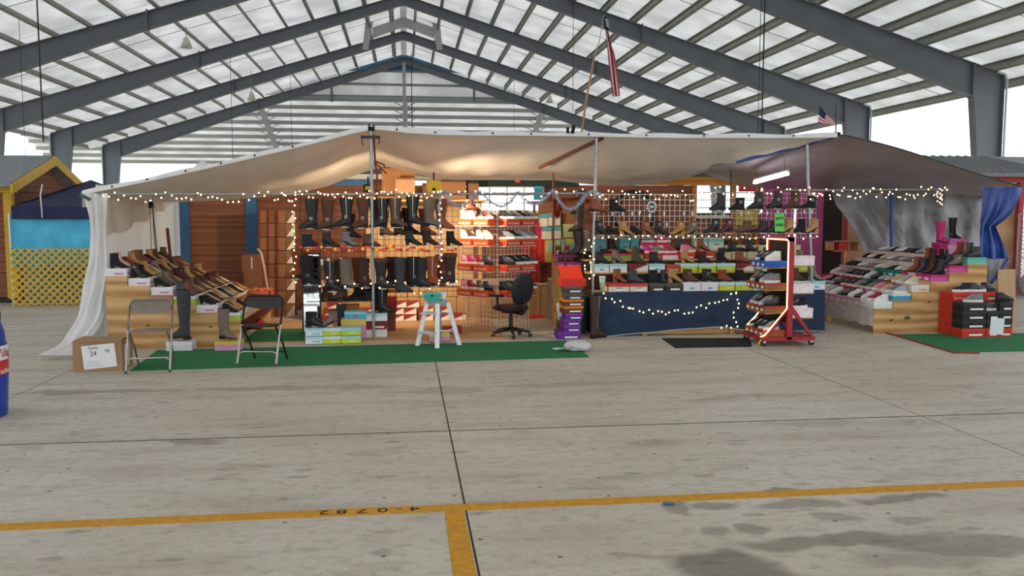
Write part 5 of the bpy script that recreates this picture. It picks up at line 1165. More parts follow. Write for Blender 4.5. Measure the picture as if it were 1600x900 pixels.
# stack of brown boxes at the dim end
us = (402, 416, 430.5, 446, 461); k = 0
for c_ in range(4):
    for r_ in range(8):
        v1 = 478 - r_ * 20.4; v0 = v1 - 20
        if v0 < 312: continue
        pbox(us[c_] + .4, us[c_ + 1] - .4, v0, v1, 14.6 + .03 * (c_ % 2), .3, '#8d6440' if (c_ + r_) % 2 else '#7d5534', '#8d6440' if (c_ + r_) % 2 else '#7d5534', 'tan and maroon box, %s from the floor in column %s of dim stack' % (ORD[r_], NUM[c_]), group='boxes in the dim stack', style='diag' if c_ == 3 else 'vstrip', z=(at(430, v1, 14.6).z if r_ else 0) if False else r_ * .2265)
for k, (u0, u1, v0, v1, Y, lab) in enumerate(((378, 407, 398, 424, 14.3, 'small brown carton with white print on top of another carton'), (382, 409, 424, 480, 14.3, 'larger brown carton standing at the dim stack corner'))):
    a, b_ = at(u0, v1, Y), at(u1, v0, Y)
    t = thing('carton', lab, 'box', ((a.x + b_.x) / 2, Y + .2, max(0, a.z) if k == 0 else 0))
    hgt = b_.z - (a.z if k == 0 else 0)
    part(t, 'body', UB, mat('#7d5136', .75, .08, 5), scale=(b_.x - a.x, .4, hgt))
    part(t, 'tape', UB, mat('#8d6444', .5, .05), scale=(.05, .402, .002), loc=(0, 0, hgt))
    if k == 0: part(t, 'printed_strip', MB().box((.0, -.203, hgt * .15), (.018, -.2, hgt * .85)), mat('#d8cdbf', .6, .5, 60))
single('bent_strip', MB().tube([at(402, 388, 13.9), at(408, 395, 13.9), at(413, 420, 13.9), at(418, 450, 13.9), at(420, 463, 13.9)], .02, 6), mat('#b9aa92', .6, .1), 'pale bent strip leaning before the dim stack of boxes', 'strip', smooth=True)
# red cloth and the open tissue box
rc = gr(398, 512)
single('red_cloth', MB().grid([[(lerp(-.26, .26, j / 14), lerp(-.2, .2, i / 8), max(.004, .17 * math.exp(-((j - 7) / 4.5) ** 2 - ((i - 4) / 2.6) ** 2) * (1 + .25 * noise2(j, i)))) for j in range(15)] for i in range(9)]), mat('#a81f22', .85, .2, 8), 'bright red cloth bunched on the floor behind the black chair', 'cloth', loc=rc + Vector((0, 0, .006)), smooth=True)
tx = thing('tissue_box', 'open shoe box overflowing with orange and pink tissue on the stand', 'box', (lsteps[5][0] + .17, 13.62, lsteps[5][2] + .099))
part(tx, 'tray', MB().box((-.17, -.22, 0), (.17, .22, .015)).box((-.17, -.22, 0), (-.155, .22, .11)).box((.155, -.22, 0), (.17, .22, .11)).box((-.17, -.22, 0), (.17, -.205, .11)).box((-.17, .205, 0), (.17, .22, .11)), mat('#c8603a', .6, .15))
part(tx, 'tissue', MB().grid([[(lerp(-.16, .18, j / 14), lerp(-.2, .2, i / 12), .11 + .022 * noise2(j * .8, i * .9)) for j in range(15)] for i in range(13)]), mat('#d8744a', .7, .4, 16), True)
# mirror leaning behind the boots
mi = thing('mirror', 'tall narrow mirror with dark frame leaning behind black boots', 'mirror', (at(488, 508, 12.25).x, 12.2, .024)); mi.rotation_euler = (R(-3), 0, 0)
w2 = (at(503, 450, 12.25).x - at(473, 450, 12.25).x) / 2; hm2 = at(488, 398, 12.25).z
part(mi, 'glass', MB().box((-w2 + .02, -.004, .02), (w2 - .02, .0, hm2 - .02)), mat('#dfe6e6', .06, 0, metal=1.0))
part(mi, 'frame', MB().box((-w2, -.012, 0), (-w2 + .022, .02, hm2)).box((w2 - .022, -.012, 0), (w2, .02, hm2)).box((-w2, -.012, 0), (w2, .02, .022)).box((-w2, -.012, hm2 - .022), (w2, .02, hm2)), mat('#3a2a22', .5, .1))
# lime and blue boxes on the turf edge, and the boots that stand on them
LMB = (('#bfe0ea', '#e3edf2', 'white and blue'), ('#d2e8ee', '#c6d72f', 'lime'), ('#9fd4e0', '#c6d72f', 'lime and blue'))
for c_, (u0, u1) in enumerate(((477, 504.6), (505, 532.6), (533, 564))):
    for r_ in range(2):
        lid, body, nm = LMB[c_]
        pbox(u0, u1, 516 + 12 * (1 - r_), 528 + 12 * (1 - r_), 11.36, .2, lid, body, '%s shoe box, %s of the column pair on the turf edge' % (nm, ('lower', 'upper')[r_]), group='boxes at the turf edge', style='swirl', mcol='#eaf0b0' if c_ else '#8fd0e0', z=.009 + r_ * .107)
boot_px('flatankle', 'black', 487, 516, 11.48, 1, ' standing on the white and blue box at turf edge', 'boots on floor boxes', (), 1.15, .224)
boot_px('ankle', 'taupe', 520, 516, 11.48, -1, ' standing on the lime box at turf edge', 'boots on floor boxes', (), 1.1, .224)
pbox(533, 572, 501, 531, 11.75, .3, '#e0c060', '#d79ac0', 'pink yellow-lidded shoe box behind the lime boxes', group='boxes at the turf edge', z=.024)
pbox(538, 572, 489, 501, 11.76, .26, '#8ed0dc', '#59b3c6', 'sky blue shoe box on the pink yellow-lidded box', group='boxes at the turf edge', style='oval', mcol='#c8607a', z=.024 + .262)
pbox(533, 560, 474, 489, 12.2, .26, '#a8702f', '#9a6a3a', 'tan brown carton deep behind the sky blue box', group='boxes at the turf edge', z=.3)
pbox(532, 562, 489, 520, 12.2, .28, '#a8702f', '#8f5f34', 'tall tan carton deep behind the pink shoe box', group='boxes at the turf edge', z=.024)
for r_, (lid, body, nm) in enumerate((('#ded8da', '#e2dee0', 'white grey'), ('#7a1c24', '#8a2028', 'maroon'), ('#aedde8', '#e6f0f3', 'blue-lidded white'))):
    pbox(572, 605, 518 - 12.5 * r_, 530.5 - 12.5 * r_, 11.8, .28, lid, body, '%s shoe box in the trio behind the front post' % nm, group='boxes at the turf edge', style='label' if r_ == 1 else None, z=.024 + r_ * .113)
boot_px('tall', 'black', 588, 495, 11.95, 1, ' standing on the blue-lidded box behind the front post', 'boots on floor boxes', (), 1.0, .364)
boot_px('tall', 'black', 598, 495, 11.85, 1, ' with zip, second on the blue-lidded box by the post', 'boots on floor boxes', ('zipper',), 1.0, .364)
shoe('knee', 'charcoal', (at(527, 500, 12.2).x, 12.15, .024), math.pi, ' leaning behind the white and blue boxes', 'boots on floor boxes', (), .9, tilt=R(-6))
for k, (kd, c, u, Y) in enumerate((('flatankle', 'brown', 512, 12.3), ('flatankle', 'brown', 535, 12.3), ('flatankle', 'black', 560, 12.35), ('flatankle', 'black', 575, 12.3))):
    boot_px(kd, c, u, 469, Y, (-1, -1, -1, 1)[k], ', %s along the low rail behind the dark wire grid' % ORD[k], 'boots on floor boxes', (), 1.1)
lr = at(480, 469.5, 12.3); lr2 = at(600, 469.5, 12.3)
single('low_rail', MB().box((0, -.08, -.02), (lr2.x - lr.x, .1, -.002)).box((.02, -.02, -lr.z + .024), (.06, .02, -.02)).box((lr2.x - lr.x - .06, -.02, -lr.z + .024), (lr2.x - lr.x - .02, .02, -.02)), M_WD, 'low dark shelf rail behind the dark wire grid', 'shelf', loc=lr)
pbox(590, 617, 453, 458, 12.0, .24, '#e88a1c', '#e88a1c', 'flat orange box under the third row of boots', group='boxes at the turf edge')
pbox(604, 620, 458, 482, 12.4, .24, '#b3342a', '#9c2a22', 'upright red box beside the front post foot', group='boxes at the turf edge', z=.0245 + at(604, 482, 12.4).z - at(604, 512, 12.4).z)
pbox(604, 618, 482, 512, 12.4, .24, '#6e3a28', '#7a4630', 'brown carton under the upright red box', group='boxes at the turf edge', z=.024)
# red boxes rack and leaning pale boxes behind the office chair
red_items = []
for c_ in range(4):
    for r_ in range(9):
        u0 = 822 + c_ * 8.6; a, b_ = at(u0, 470, 14.0), at(u0 + 8.2, 470, 14.0)
        red_items.append((((a.x + b_.x) / 2, 14.15, a.z + r_ * .1225), b_.x - a.x, .3, .121, ('#b8281e', '#a8241c', '#c2402c')[(c_ + r_) % 3], '#c23324'))
box_stuff('red_boxes', red_items, 'tight wall of red shoe boxes behind the office chair')
rb = at(818, 471, 14.0); rb2 = at(858, 471, 14.0)
single('box_shelf', MB().box((0, -.02, -.04), (rb2.x - rb.x, .35, -.004)).box((.02, .02, -rb.z), (.08, .08, -.04)).box((rb2.x - rb.x - .08, .02, -rb.z), (rb2.x - rb.x - .02, .08, -.04)).box((.02, .26, -rb.z), (.08, .32, -.04)).box((rb2.x - rb.x - .08, .26, -rb.z), (rb2.x - rb.x - .02, .32, -.04)), mat('#3a2a22', .7, .1), 'dark low shelf carrying the red shoe boxes', 'shelf', loc=rb)
for r_ in range(2):
    pbox(841, 859, 342 - r_ * 10.5, 352 - r_ * 10.5, 13.95, .28, '#a5264e', '#b32c58', 'magenta shoe box, %s of the two atop the red boxes' % ('lower', 'upper')[r_], group='red boxes behind the office chair', style='label', z=at(840, 470, 14.0).z + 9 * .1225 + r_ * .106)
for k, (u0, u1, v0, v1, lid, body, nm) in enumerate(((846, 856, 334, 354, '#5f9aa0', '#d8cfc4', 'pale teal-edged'), (856.5, 867, 333, 353, '#5f9aa0', '#d8cfc4', 'pale teal-edged'), (867.5, 876, 332, 352, '#5f9aa0', '#d8cfc4', 'pale teal-edged'), (849, 862, 354.5, 374, '#5f9aa0', '#d8cfc4', 'pale teal-edged'), (862.5, 877, 353.5, 373, '#5f9aa0', '#d8cfc4', 'pale teal-edged'), (855, 868, 375, 395, '#c8c84a', '#b9c890', 'lime striped'), (868.5, 876, 374.5, 394, '#c8c84a', '#b9c890', 'lime striped'), (877, 884, 374, 394, '#7fb0b8', '#c8c890', 'lime striped'), (880, 900, 350, 371, '#c9c02e', '#cfc640', 'yellow green'), (881, 898, 373, 394, '#c8c84a', '#7fa8b0', 'lime and teal'), (855, 900, 395, 410, '#c2b23c', '#c4b95a', 'mustard'))):
    pbox(u0, u1, v0, v1, 13.75, .28, lid, body, '%s shoe box, %s piece of the pile past the red boxes' % (nm, ORD[k]), group='pale boxes past the red boxes', style='stripes' if k in (5, 6, 7, 8) else None, mcol='#9fc0c4')
pa = at(846, 410.5, 13.75); pb_ = at(902, 410.5, 13.75)
single('box_shelf', MB().box((0, -.02, -.04), (pb_.x - pa.x, .34, -.003)).box((.02, .2, -pa.z), (.08, .26, -.04)).box((pb_.x - pa.x - .08, .2, -pa.z), (pb_.x - pa.x - .02, .26, -.04)), mat('#4a3426', .7, .1), 'brown shelf carrying the pile of pale shoe boxes', 'shelf', loc=pa)
for k, (u0, u1, v0, v1, Y, c) in enumerate(((880, 900, 328, 350, 13.85, '#8a5a34'), (845, 880, 316, 333, 13.9, '#7d5238'))):
    pbox(u0, u1, v0, v1, Y, .3, c, c, ('brown carton on the yellow green shoe box', 'brown carton under the tinsel by the window')[k], group='cartons under the canopy')
# cartons stacked up under the canopy
for k, (u0, u1, v0, v1, Y, c, lab) in enumerate(((597, 648, 263, 304, 14.6, '#a5744c', 'large open brown carton under the canopy peak'), (618, 648, 280, 306, 14.18, '#b48660', 'smaller brown carton in front of the large open carton'), (688, 728, 284, 312, 14.7, '#9c6e4c', 'wide brown carton beside the yellow work lamp'), (660, 676, 288, 310, 14.7, '#93664a', 'narrow brown carton between lamp and large carton'), (732, 748, 287, 312, 14.7, '#93664a', 'rust carton next to the bright window'))):
    a, b_ = at(u0, v1, Y), at(u1, v0, Y)
    t = thing('carton', lab, 'box', ((a.x + b_.x) / 2, Y + .2, a.z), group='cartons under the canopy')
    part(t, 'body', UB, mat(c, .75, .08, 5), scale=(b_.x - a.x, .4, b_.z - a.z))
    part(t, 'flap', UB, mat(c, .75, .12, 7), scale=((b_.x - a.x) * .98, .2, .006), loc=(0, -.1, b_.z - a.z), rot=(R(-8), 0, 0))
sa, sb_ = at(590, 312, 14.4), at(760, 312, 14.4)
single('high_shelf', MB().box((0, -.25, -.03), (sb_.x - sa.x, .75, -.003)).box((.02, .71, -sa.z), (.08, .75, -.03)).box((sb_.x - sa.x - .08, .71, -sa.z), (sb_.x - sa.x - .02, .75, -.03)), M_PLY, 'high plywood shelf carrying the brown cartons', 'shelf', loc=sa)
for k in range(2):
    pbox(836, 848, 291 + 11 * k, 301 + 11 * k, 15.2, .2, '#4fb0cc', '#2f8fb4', 'bright blue box, %s one beside the bright window' % ('upper', 'lower')[k], group='blue boxes by the window')
bs = at(833, 314, 15.15); bs2 = at(851, 314, 15.15)
single('box_shelf', MB().box((0, 0, -.03), (bs2.x - bs.x, .4, -.002)).box((0.02, .1, -bs.z), (.06, .14, -.03)).box((bs2.x - bs.x - .06, .1, -bs.z), (bs2.x - bs.x - .02, .14, -.03)), mat('#5a3a26', .7, .1), 'narrow tall stand under the bright blue boxes', 'shelf', loc=bs)
# bicycle-like wheel rim leaning at the back
wl_ = thing('wheel', 'black wheel with thin rim leaning behind the white grid', 'wheel', at(990, 333, 15.53))
part(wl_, 'tyre', MB().tube([(.40 * math.cos(a * math.pi / 14), 0, .40 * math.sin(a * math.pi / 14)) for a in range(28)], .035, 8, closed=True), mat('#1c1b1b', .8, .1), True)
part(wl_, 'rim', MB().tube([(.35 * math.cos(a * math.pi / 14), 0, .35 * math.sin(a * math.pi / 14)) for a in range(28)], .012, 6, closed=True), mat('#8f9496', .3, 0, metal=.7), True)
# small rows of boxes between the post and the pale pile
for r_, (v0, v1, u0s) in enumerate(((398, 405, (868, 881, 893)), (409, 417, (871, 884, 896)), (422, 430, (876, 889)))):
    Y = 12.9 - .25 * r_
    for i, u in enumerate(u0s):
        pbox(u, u + 12, v0, v1, Y, .26, '#b0357a', '#c25a92', 'magenta shoe box, %s in the %s row beside the post' % (ORD[i], ('upper', 'middle', 'lower')[r_]), group='magenta boxes beside the post', style='label')
        p = at(u + 6, v0, Y + .12)
        shoe('flat', ('dark brown', 'brown', 'black')[i], (p.x, Y + .12, p.z + .0005), R(-70), ', %s in the %s row on magenta boxes beside post' % (ORD[i], ('upper', 'middle', 'lower')[r_]), 'flats on magenta boxes', (), .8)
    a, b_ = at(u0s[0] - 2, v1, Y), at(u0s[-1] + 14, v1, Y)
    single('low_stand', MB().box((0, 0, -.02), (b_.x - a.x, .3, -.001)).box((.01, .02, -a.z), (.05, .06, -.02)).box((b_.x - a.x - .05, .02, -a.z), (b_.x - a.x - .01, .06, -.02)).box((.01, .24, -a.z), (.05, .28, -.02)).box((b_.x - a.x - .05, .24, -a.z), (b_.x - a.x - .01, .28, -.02)), M_PLY, 'narrow plywood stand under the %s magenta box row' % ('upper', 'middle', 'lower')[r_], 'stand', loc=a)
for k, (u, v, c1, c2, lab) in enumerate(((886, 398, '#c23a30', '#d9cfc2', 'red and white paper cup on the magenta boxes'), (872, 398, '#8a4a3a', '#d8d8d8', 'brown and white thermos on the magenta boxes'))):
    t = thing('cup', lab, 'cup', at(u, v, 13.02))
    part(t, 'body', MB().lathe([(.02, 0), (.026, 0), (.036, .13), (.03, .13), (.022, .01)], 14), mat(c2, .5, .05), True)
    part(t, 'band', MB().lathe([(.034, .07), (.0365, .13), (.037, .135), (.03, .14)], 14), mat(c1, .5, .05), True)
# tall boots at the table end, hung on the post side
for k, (c, u, vb) in enumerate((('black', 906, 335), ('dark brown', 904, 362), ('dark brown', 903, 398), ('taupe', 917, 397))):
    boot_px('tall', c, u, vb, 12.6, -1, ', %s down the dark column of boots beside the post' % ORD[k], 'boots beside the post', (), .95)
pipe('boot_pole', [at(911, 300, 12.72), at(911, 505, 12.72)], .016, M_WD, 'dark pole holding the column of boots beside the post', 'pole')
# mint boxes, notices near the amber posts
for k, (u0, u1, v0, v1, c, nm) in enumerate(((1160, 1182, 288, 299, '#b02a3a', 'crimson'), (1162, 1178, 289, 298, '#b02a3a', 'crimson'))[:1]):
    pbox(u0, u1, v0, v1, 15.2, .2, c, c, 'crimson box wedged high between the amber posts', group='cartons under the canopy')
# ================================================================== folding chairs
M_CHR = mat('#c9c7c2', .25, .05, metal=.8); 
def folding_chair(label, loc, rz, frame_m, leg_m, pan_m):
    t = thing('folding_chair', label, 'chair', loc, rz)
    w = .225
    for s in (-1, 1):
        part(t, 'front_leg', MB().tube([(s * w, -.21, .0), (s * w, -.10, .26), (s * w, -.02, .45)], .0125, 8), leg_m, 'auto')
        part(t, 'rear_leg', MB().tube([(s * (w - .03), .30, .0), (s * (w - .03), .12, .24), (s * (w - .03), -.10, .44)], .0115, 8), frame_m, 'auto')
        part(t, 'foot_cap', MB().tube([(s * w, -.212, 0), (s * w, -.202, .03)], .0155, 8), mat('#5a5550', .7, .05))
    pts = [(-w, -.02, .45), (-w, .09, .70)]
    for a in range(7):
        th = a / 6 * math.pi / 2; pts.append((-w + .07 * (1 - math.cos(th)), .09 + .025 * math.sin(th), .70 + .075 * math.sin(th)))
    pts2 = [(-x, y, z) for (x, y, z) in reversed(pts)]
    part(t, 'back_frame', MB().tube(pts + pts2, .0125, 8), frame_m, True)
    rws = []
    for i in range(7):
        q = i / 6; z = lerp(.765, .615, q); row = []
        for j in range(13):
            e = j / 12 * 2 - 1; drop = .035 * (abs(e) ** 2) * q
            row.append((e * (w - .012), .112 - .30 * (.765 - z) * .45 + .028 * (1 - e * e), z + drop))
        rws.append(row)
    back = MB().grid(rws).grid([[(x, y + .008, z) for (x, y, z) in r] for r in rws])
    part(t, 'backrest', back, pan_m, True)
    out = []
    for k in range(20):
        a = 2 * math.pi * k / 20; c, s = math.cos(a), math.sin(a); f = lambda v_: math.copysign(abs(v_) ** .55, v_)
        out.append((f(c) * .195, f(s) * .19 + .0, .0))
    part(t, 'seat', MB().rings([[(x, y, z + .432 - y * .06) for (x, y, z) in out], [(x * 1.02, y * 1.02, z + .446 - y * .06) for (x, y, z) in out], [(x * .95, y * .95, z + .455 - y * .06) for (x, y, z) in out]]), pan_m, True)
    part(t, 'front_brace', MB().tube([(-w, -.15, .13), (-w + .05, -.14, .155), (w - .05, -.14, .155), (w, -.15, .13)], .009, 6), leg_m, True)
    part(t, 'rear_brace', MB().tube([(-w + .03, .225, .1), (w - .03, .225, .1)], .009, 6), frame_m, True)
    return t
p = gr(235, 579); folding_chair('tan metal folding chair beside the cardboard box', (p.x, p.y + .05, .0), R(5), mat('#8b8078', .35, .08, metal=.4), M_CHR, mat('#85776c', .45, .1))
p = gr(411, 568); folding_chair('black metal folding chair at the turf carpet edge', (p.x, p.y - .02, .009), R(-10), mat('#2b2522', .4, .1, metal=.3), M_CHR, mat('#2e2724', .5, .1))
# ================================================================== cardboard box with price notice
cbx = thing('cardboard_box', 'brown cardboard box with handwritten price sheet beside tan chair', 'box', (0, 0, 0)); 
a, b_ = gr(114, 582), gr(192, 579.5); cbx.location = (a + b_) / 2; wd = (b_ - a).length; ang = math.atan2(b_.y - a.y, b_.x - a.x); cbx.rotation_euler = (0, 0, ang)
M_CARD = mat('#a5835f', .8, .08, 4, bump=.15, bscale=30); hb = .335
part(cbx, 'body', MB().hexa([(-wd / 2, 0, 0), (wd / 2, 0, 0), (wd / 2, .45, 0), (-wd / 2, .45, 0)], [(-wd / 2 + .005, .01, hb - .01), (wd / 2 - .01, .02, hb), (wd / 2, .46, hb - .02), (-wd / 2, .45, hb)]), M_CARD)
part(cbx, 'flap', MB().box((-wd / 2, .0, hb), (wd / 2 - .02, .22, hb + .006), rotx(R(3))), M_CARD); part(cbx, 'flap', MB().box((-wd / 2, .235, hb), (wd / 2, .45, hb + .006), rotx(R(-2))), M_CARD)
ps = part(cbx, 'price_sheet', MB().box((-.17, -.003, -.13), (.17, .0, .13), roty(R(-5))), mat('#eceef0', .7, .03), loc=(.02, -.003, .17))
M_INK = mat('#4a4a52', .8, 0)
for s_, sz, x, z in (('Suede', .05, -.06, .095), ('24', .08, -.06, .03), ('99', .06, .085, .055)):
    part(ps, 'handwriting', text_mesh(s_, sz), M_INK, loc=(x, -.0045, z), rot=(math.pi / 2, R(-5), 0), scale=(.85, 1, 1))
for z_, n_w in ((-.062, 13), (-.088, 15), (-.112, 18)):
    part(ps, 'scribbled_line', MB().tube([(-.13 + q * .0095, -.0045, z_ + .005 * math.sin(q * 2.3 + z_ * 90) + .003 * math.sin(q * 5.1) + q * .0008) for q in range(n_w)], .0014, 4), M_INK)
part(cbx, 'side_label', MB().box((wd / 2 - .002, .1, .03), (wd / 2 + .004, .3, .28)), mat('#dfe2e4', .7, .1, 30))
# ================================================================== blue barrel
bc = Vector((-3.69, 7.6, 0)); rb_ = .29
ba = thing('barrel', 'blue plastic barrel with white and red printed band at frame edge', 'barrel', bc)
M_BARR = mat('#1e3f9e', .35, .06, 4)
part(ba, 'drum', MB().lathe([(.2, 0), (.262, .0), (.275, .03), (.283, .2), (.292, .35), (.29, .55), (.275, .72), (.25, .8), (.235, .82), (.235, .86), (.2, .86), (.2, .1)], 40), M_BARR, True)
part(ba, 'bag_liner', MB().lathe([(.236, .80), (.252, .81), (.256, .86), (.25, .905), (.228, .91), (.21, .85)], 40), mat('#1b1b1e', .4, .2, 30, bump=.8, bscale=30), True)
zw0, zw1, zr0 = at(10, 569, 7.35).z, at(10, 546, 7.35).z, at(10, 592, 7.35).z
def band(z0, z1, m, name):
    return part(ba, name, MB().rings([[((.2945) * math.cos(a), .2945 * math.sin(a), z) for a in [R(-160 + k * 5) for k in range(41)]] for z in (z0, z1)][0:2], False, False) if False else MB().grid([[(.2945 * math.cos(R(-150 + k * 5)), .2945 * math.sin(R(-150 + k * 5)), z) for k in range(38)] for z in (z0, z1)]), m)
band(zw0, zw1, mat('#e8e8ea', .5, .03), 'white_band'); band(zr0, zw0, mat('#c23038', .5, .05), 'red_band')
def wrap(s_, size, z, a0, m, sx=1.0):
    me = text_mesh(s_, size).copy(); xs = [v.co.x for v in me.vertices]; x0 = min(xs)
    for v in me.vertices:
        th = R(a0) + (v.co.x - x0) * sx / .297; yy = v.co.y; rr_ = .2965 + v.co.z
        v.co = (rr_ * math.cos(th), rr_ * math.sin(th), z + yy)
    part(ba, 'lettering', me, m)
wrap('Village', .105, (zw0 + zw1) / 2 - .005, -24, mat('#a83a44', .6, 0), 1.15); wrap('Texas', .05, zw0 - .035, -38, mat('#f4ece8', .6, 0)); wrap('Tradition', .06, zw0 - .095, -26, mat('#f4ece8', .6, 0), 1.1)
# ================================================================== step ladder
F1, F2, R1_ = gr(652, 541), gr(683, 545), gr(718, 540); R2_ = F1 + R1_ - F2
base = (F1 + F2 + R1_ + R2_) / 4; zt = at(680, 474, base.y).z
ld = thing('step_ladder', 'white step ladder with a teal box on its top', 'ladder', base + Vector((0, 0, .009))); M_LADW = mat('#eef0f0', .4, .06)
tops = {}
for nm, P in (('F1', F1), ('F2', F2), ('R1', R1_), ('R2', R2_)):
    q = base + (P - base) * .52 if nm[0] == 'F' else base + (P - base) * .45
    tops[nm] = Vector((q.x - base.x, q.y - base.y, zt)); bt = P - base
    wv = .029; m_ = M_LADW if nm != 'R2' else mat('#9aa0a2', .5, .1)
    part(ld, 'rail', MB().hexa([(bt.x - wv, bt.y - .012, 0), (bt.x + wv, bt.y - .012, 0), (bt.x + wv, bt.y + .012, 0), (bt.x - wv, bt.y + .012, 0)], [(tops[nm].x - wv, tops[nm].y - .012, zt), (tops[nm].x + wv, tops[nm].y - .012, zt), (tops[nm].x + wv, tops[nm].y + .012, zt), (tops[nm].x - wv, tops[nm].y + .012, zt)]), m_)
def onrail(nm, P, z): 
    b0 = P - base; return b0.lerp(tops[nm], z / zt)
for z in (.17, .42):
    a, b_ = onrail('F1', F1, z), onrail('F2', F2, z); d = (b_ - a).normalized(); n = Vector((-d.y, d.x, 0)) * .045
    part(ld, 'step', MB().hexa([a - n, b_ - n, b_ + n, a + n], [x + Vector((0, 0, .03)) for x in (a - n, b_ - n, b_ + n, a + n)]), mat('#c9cfd2', .5, .08))
    a, b_ = onrail('R1', R1_, z), onrail('R2', R2_, z)
    part(ld, 'rear_brace', MB().tube([a, b_], .012, 6), mat('#b9bfc2', .5, .08))
    a, b_ = onrail('F2', F2, z + .05), onrail('R1', R1_, z + .05)
    if z < .3: part(ld, 'spreader', MB().tube([a, (a + b_) / 2 - Vector((0, 0, .02)), b_], .008, 6), M_LADW)
part(ld, 'top_cap', MB().hexa([tops[k] + Vector((0, 0, -.03)) for k in ('F1', 'F2', 'R1', 'R2')], [tops[k] * 1.0 + Vector((0, 0, .035)) for k in ('F1', 'F2', 'R1', 'R2')]), mat('#8f9a9c', .5, .1))
zc_ = zt + .035 + .009
teal = thing('teal_box', 'small teal lunch box sitting on the step ladder', 'box', (at(675, 470, base.y).x, base.y, zc_))
part(teal, 'body', MB().hexa([(-.10, -.06, 0), (.10, -.06, 0), (.10, .06, 0), (-.10, .06, 0)], [(-.112, -.066, .075), (.112, -.066, .075), (.112, .066, .075), (-.112, .066, .075)]), mat('#2fa79c', .45, .06))
part(teal, 'lid', MB().box((-.115, -.069, .075), (.115, .069, .098)), mat('#45bfb0', .45, .06)); part(teal, 'latch', MB().box((-.012, -.074, .05), (.012, -.068, .082)), M_BLK)
wc = thing('white_cup', 'white foam cup beside the teal box on the ladder', 'cup', (at(693, 470, base.y).x, base.y - .01, zc_))
part(wc, 'cup', MB().lathe([(.022, 0), (.028, 0), (.040, .1), (.036, .1), (.025, .008)], 14), mat('#eeeeec', .6, .02), True); part(wc, 'rim', MB().lathe([(.038, .096), (.042, .098), (.042, .104), (.036, .104)], 14), mat('#f4f4f2', .6, .02), True)
# ================================================================== office chair
oc = thing('office_chair', 'black swivel office chair with burgundy seat beside sneaker tower', 'chair', gr(798, 526), R(38)); oc.scale = (.95, .95, .95); M_BP = mat('#17181b', .5, .1)
for k in range(5):
    a = 2 * math.pi * k / 5 + .3; c, s = math.cos(a), math.sin(a)
    part(oc, 'base_arm', MB().tube([(.03 * c, .03 * s, .115), (.16 * c, .16 * s, .10), (.29 * c, .29 * s, .075)], [.028, .024, .016], 8), M_BP, True)
    part(oc, 'caster', MB().tube([(.29 * c - .02 * s, .29 * s + .02 * c, .03), (.29 * c + .02 * s, .29 * s - .02 * c, .03)], .03, 10), mat('#2a2a2c', .5, .1), 'auto')
part(oc, 'gas_column', MB().tube([(0, 0, .1), (0, 0, .28), (0, 0, .40)], [.032, .03, .02], 10), M_BP, 'auto')
sr = []
for z, f in ((.40, .90), (.42, 1.0), (.455, 1.0), (.475, .9)):
    sr.append([(math.copysign(abs(math.cos(2 * math.pi * k / 24)) ** .6, math.cos(2 * math.pi * k / 24)) * .235 * f, math.copysign(abs(math.sin(2 * math.pi * k / 24)) ** .6, math.sin(2 * math.pi * k / 24)) * .225 * f, z) for k in range(24)])
part(oc, 'seat', MB().rings(sr), mat('#3c1a22', .9, .15, 20), True)
part(oc, 'mechanism', MB().box((-.09, -.13, .36), (.09, .1, .40)), M_BP); part(oc, 'lever', MB().tube([(.08, -.05, .375), (.2, -.08, .37), (.24, -.08, .35)], .009, 6), M_BP)
part(oc, 'back_bar', MB().tube([(0, -.08, .37), (0, -.24, .36), (0, -.285, .42), (0, -.275, .62)], .024, 8), M_BP, True)
brs = []
for yy, f in ((-.285, .8), (-.275, .97), (-.235, 1.0), (-.205, .9)):
    brs.append([((.205 + .015 * math.sin(math.pi * k / 14)) * math.copysign(abs(math.cos(2 * math.pi * k / 28)) ** .7, math.cos(2 * math.pi * k / 28)) * f * (1.0 - .12 * max(0, math.sin(2 * math.pi * k / 28))), yy - .05 * (math.sin(2 * math.pi * k / 28)) * .8, .73 + .235 * math.copysign(abs(math.sin(2 * math.pi * k / 28)) ** .75, math.sin(2 * math.pi * k / 28)) * f) for k in range(28)])
part(oc, 'backrest', MB().rings(brs), mat('#1b2128', .55, .12, 12), True)
for s in (-1, 1):
    part(oc, 'armrest', MB().tube([(s * .2, .0, .41), (s * .27, .0, .43), (s * .28, .0, .62)], .018, 8), M_BP, True)
    part(oc, 'arm_pad', MB().box((s * .28 - .035, -.11, .615), (s * .28 + .035, .13, .65)), M_BP)
# ================================================================== column of shoe boxes by the post
col_spec = [(872, 908, 517, 529, '#6f2f97', '#62288a', 'purple', 'bottom'), (881.5, 908, 507.5, 517, '#7a3aa2', '#62288a', 'purple', 'second'), (881, 908, 498, 507.5, '#7a3aa2', '#62288a', 'purple', 'third'), (884, 911, 488.5, 498, '#7a3aa2', '#62288a', 'purple', 'fourth'), (881, 912, 477.5, 488.5, '#d97a22', '#5e3420', 'orange-lidded brown', 'fifth'), (881, 912.5, 467, 477.5, '#d97a22', '#5e3420', 'orange-lidded brown', 'sixth'), (884, 912, 457, 467, '#5a5654', '#453c38', 'dark grey', 'seventh'), (882, 912, 446.5, 457, '#5a5654', '#453c38', 'dark grey', 'eighth')]
zz = 0.0
for (u0, u1, v0, v1, lid, body, nm, od) in col_spec:
    h = (v1 - v0) * .00892; a, b_ = at(u0, v1, 11.42), at(u1, v1, 11.42)
    shoe_box(((a.x + b_.x) / 2, 11.42 + .17 + .01 * (len(od) % 3), zz), R(-3 + (len(od) * 5) % 7), b_.x - a.x, .33, h - .001, lid, body, '%s shoe box, %s from the ground in the column by the post' % (nm, od), group='column of boxes by the post', style='label'); zz += h
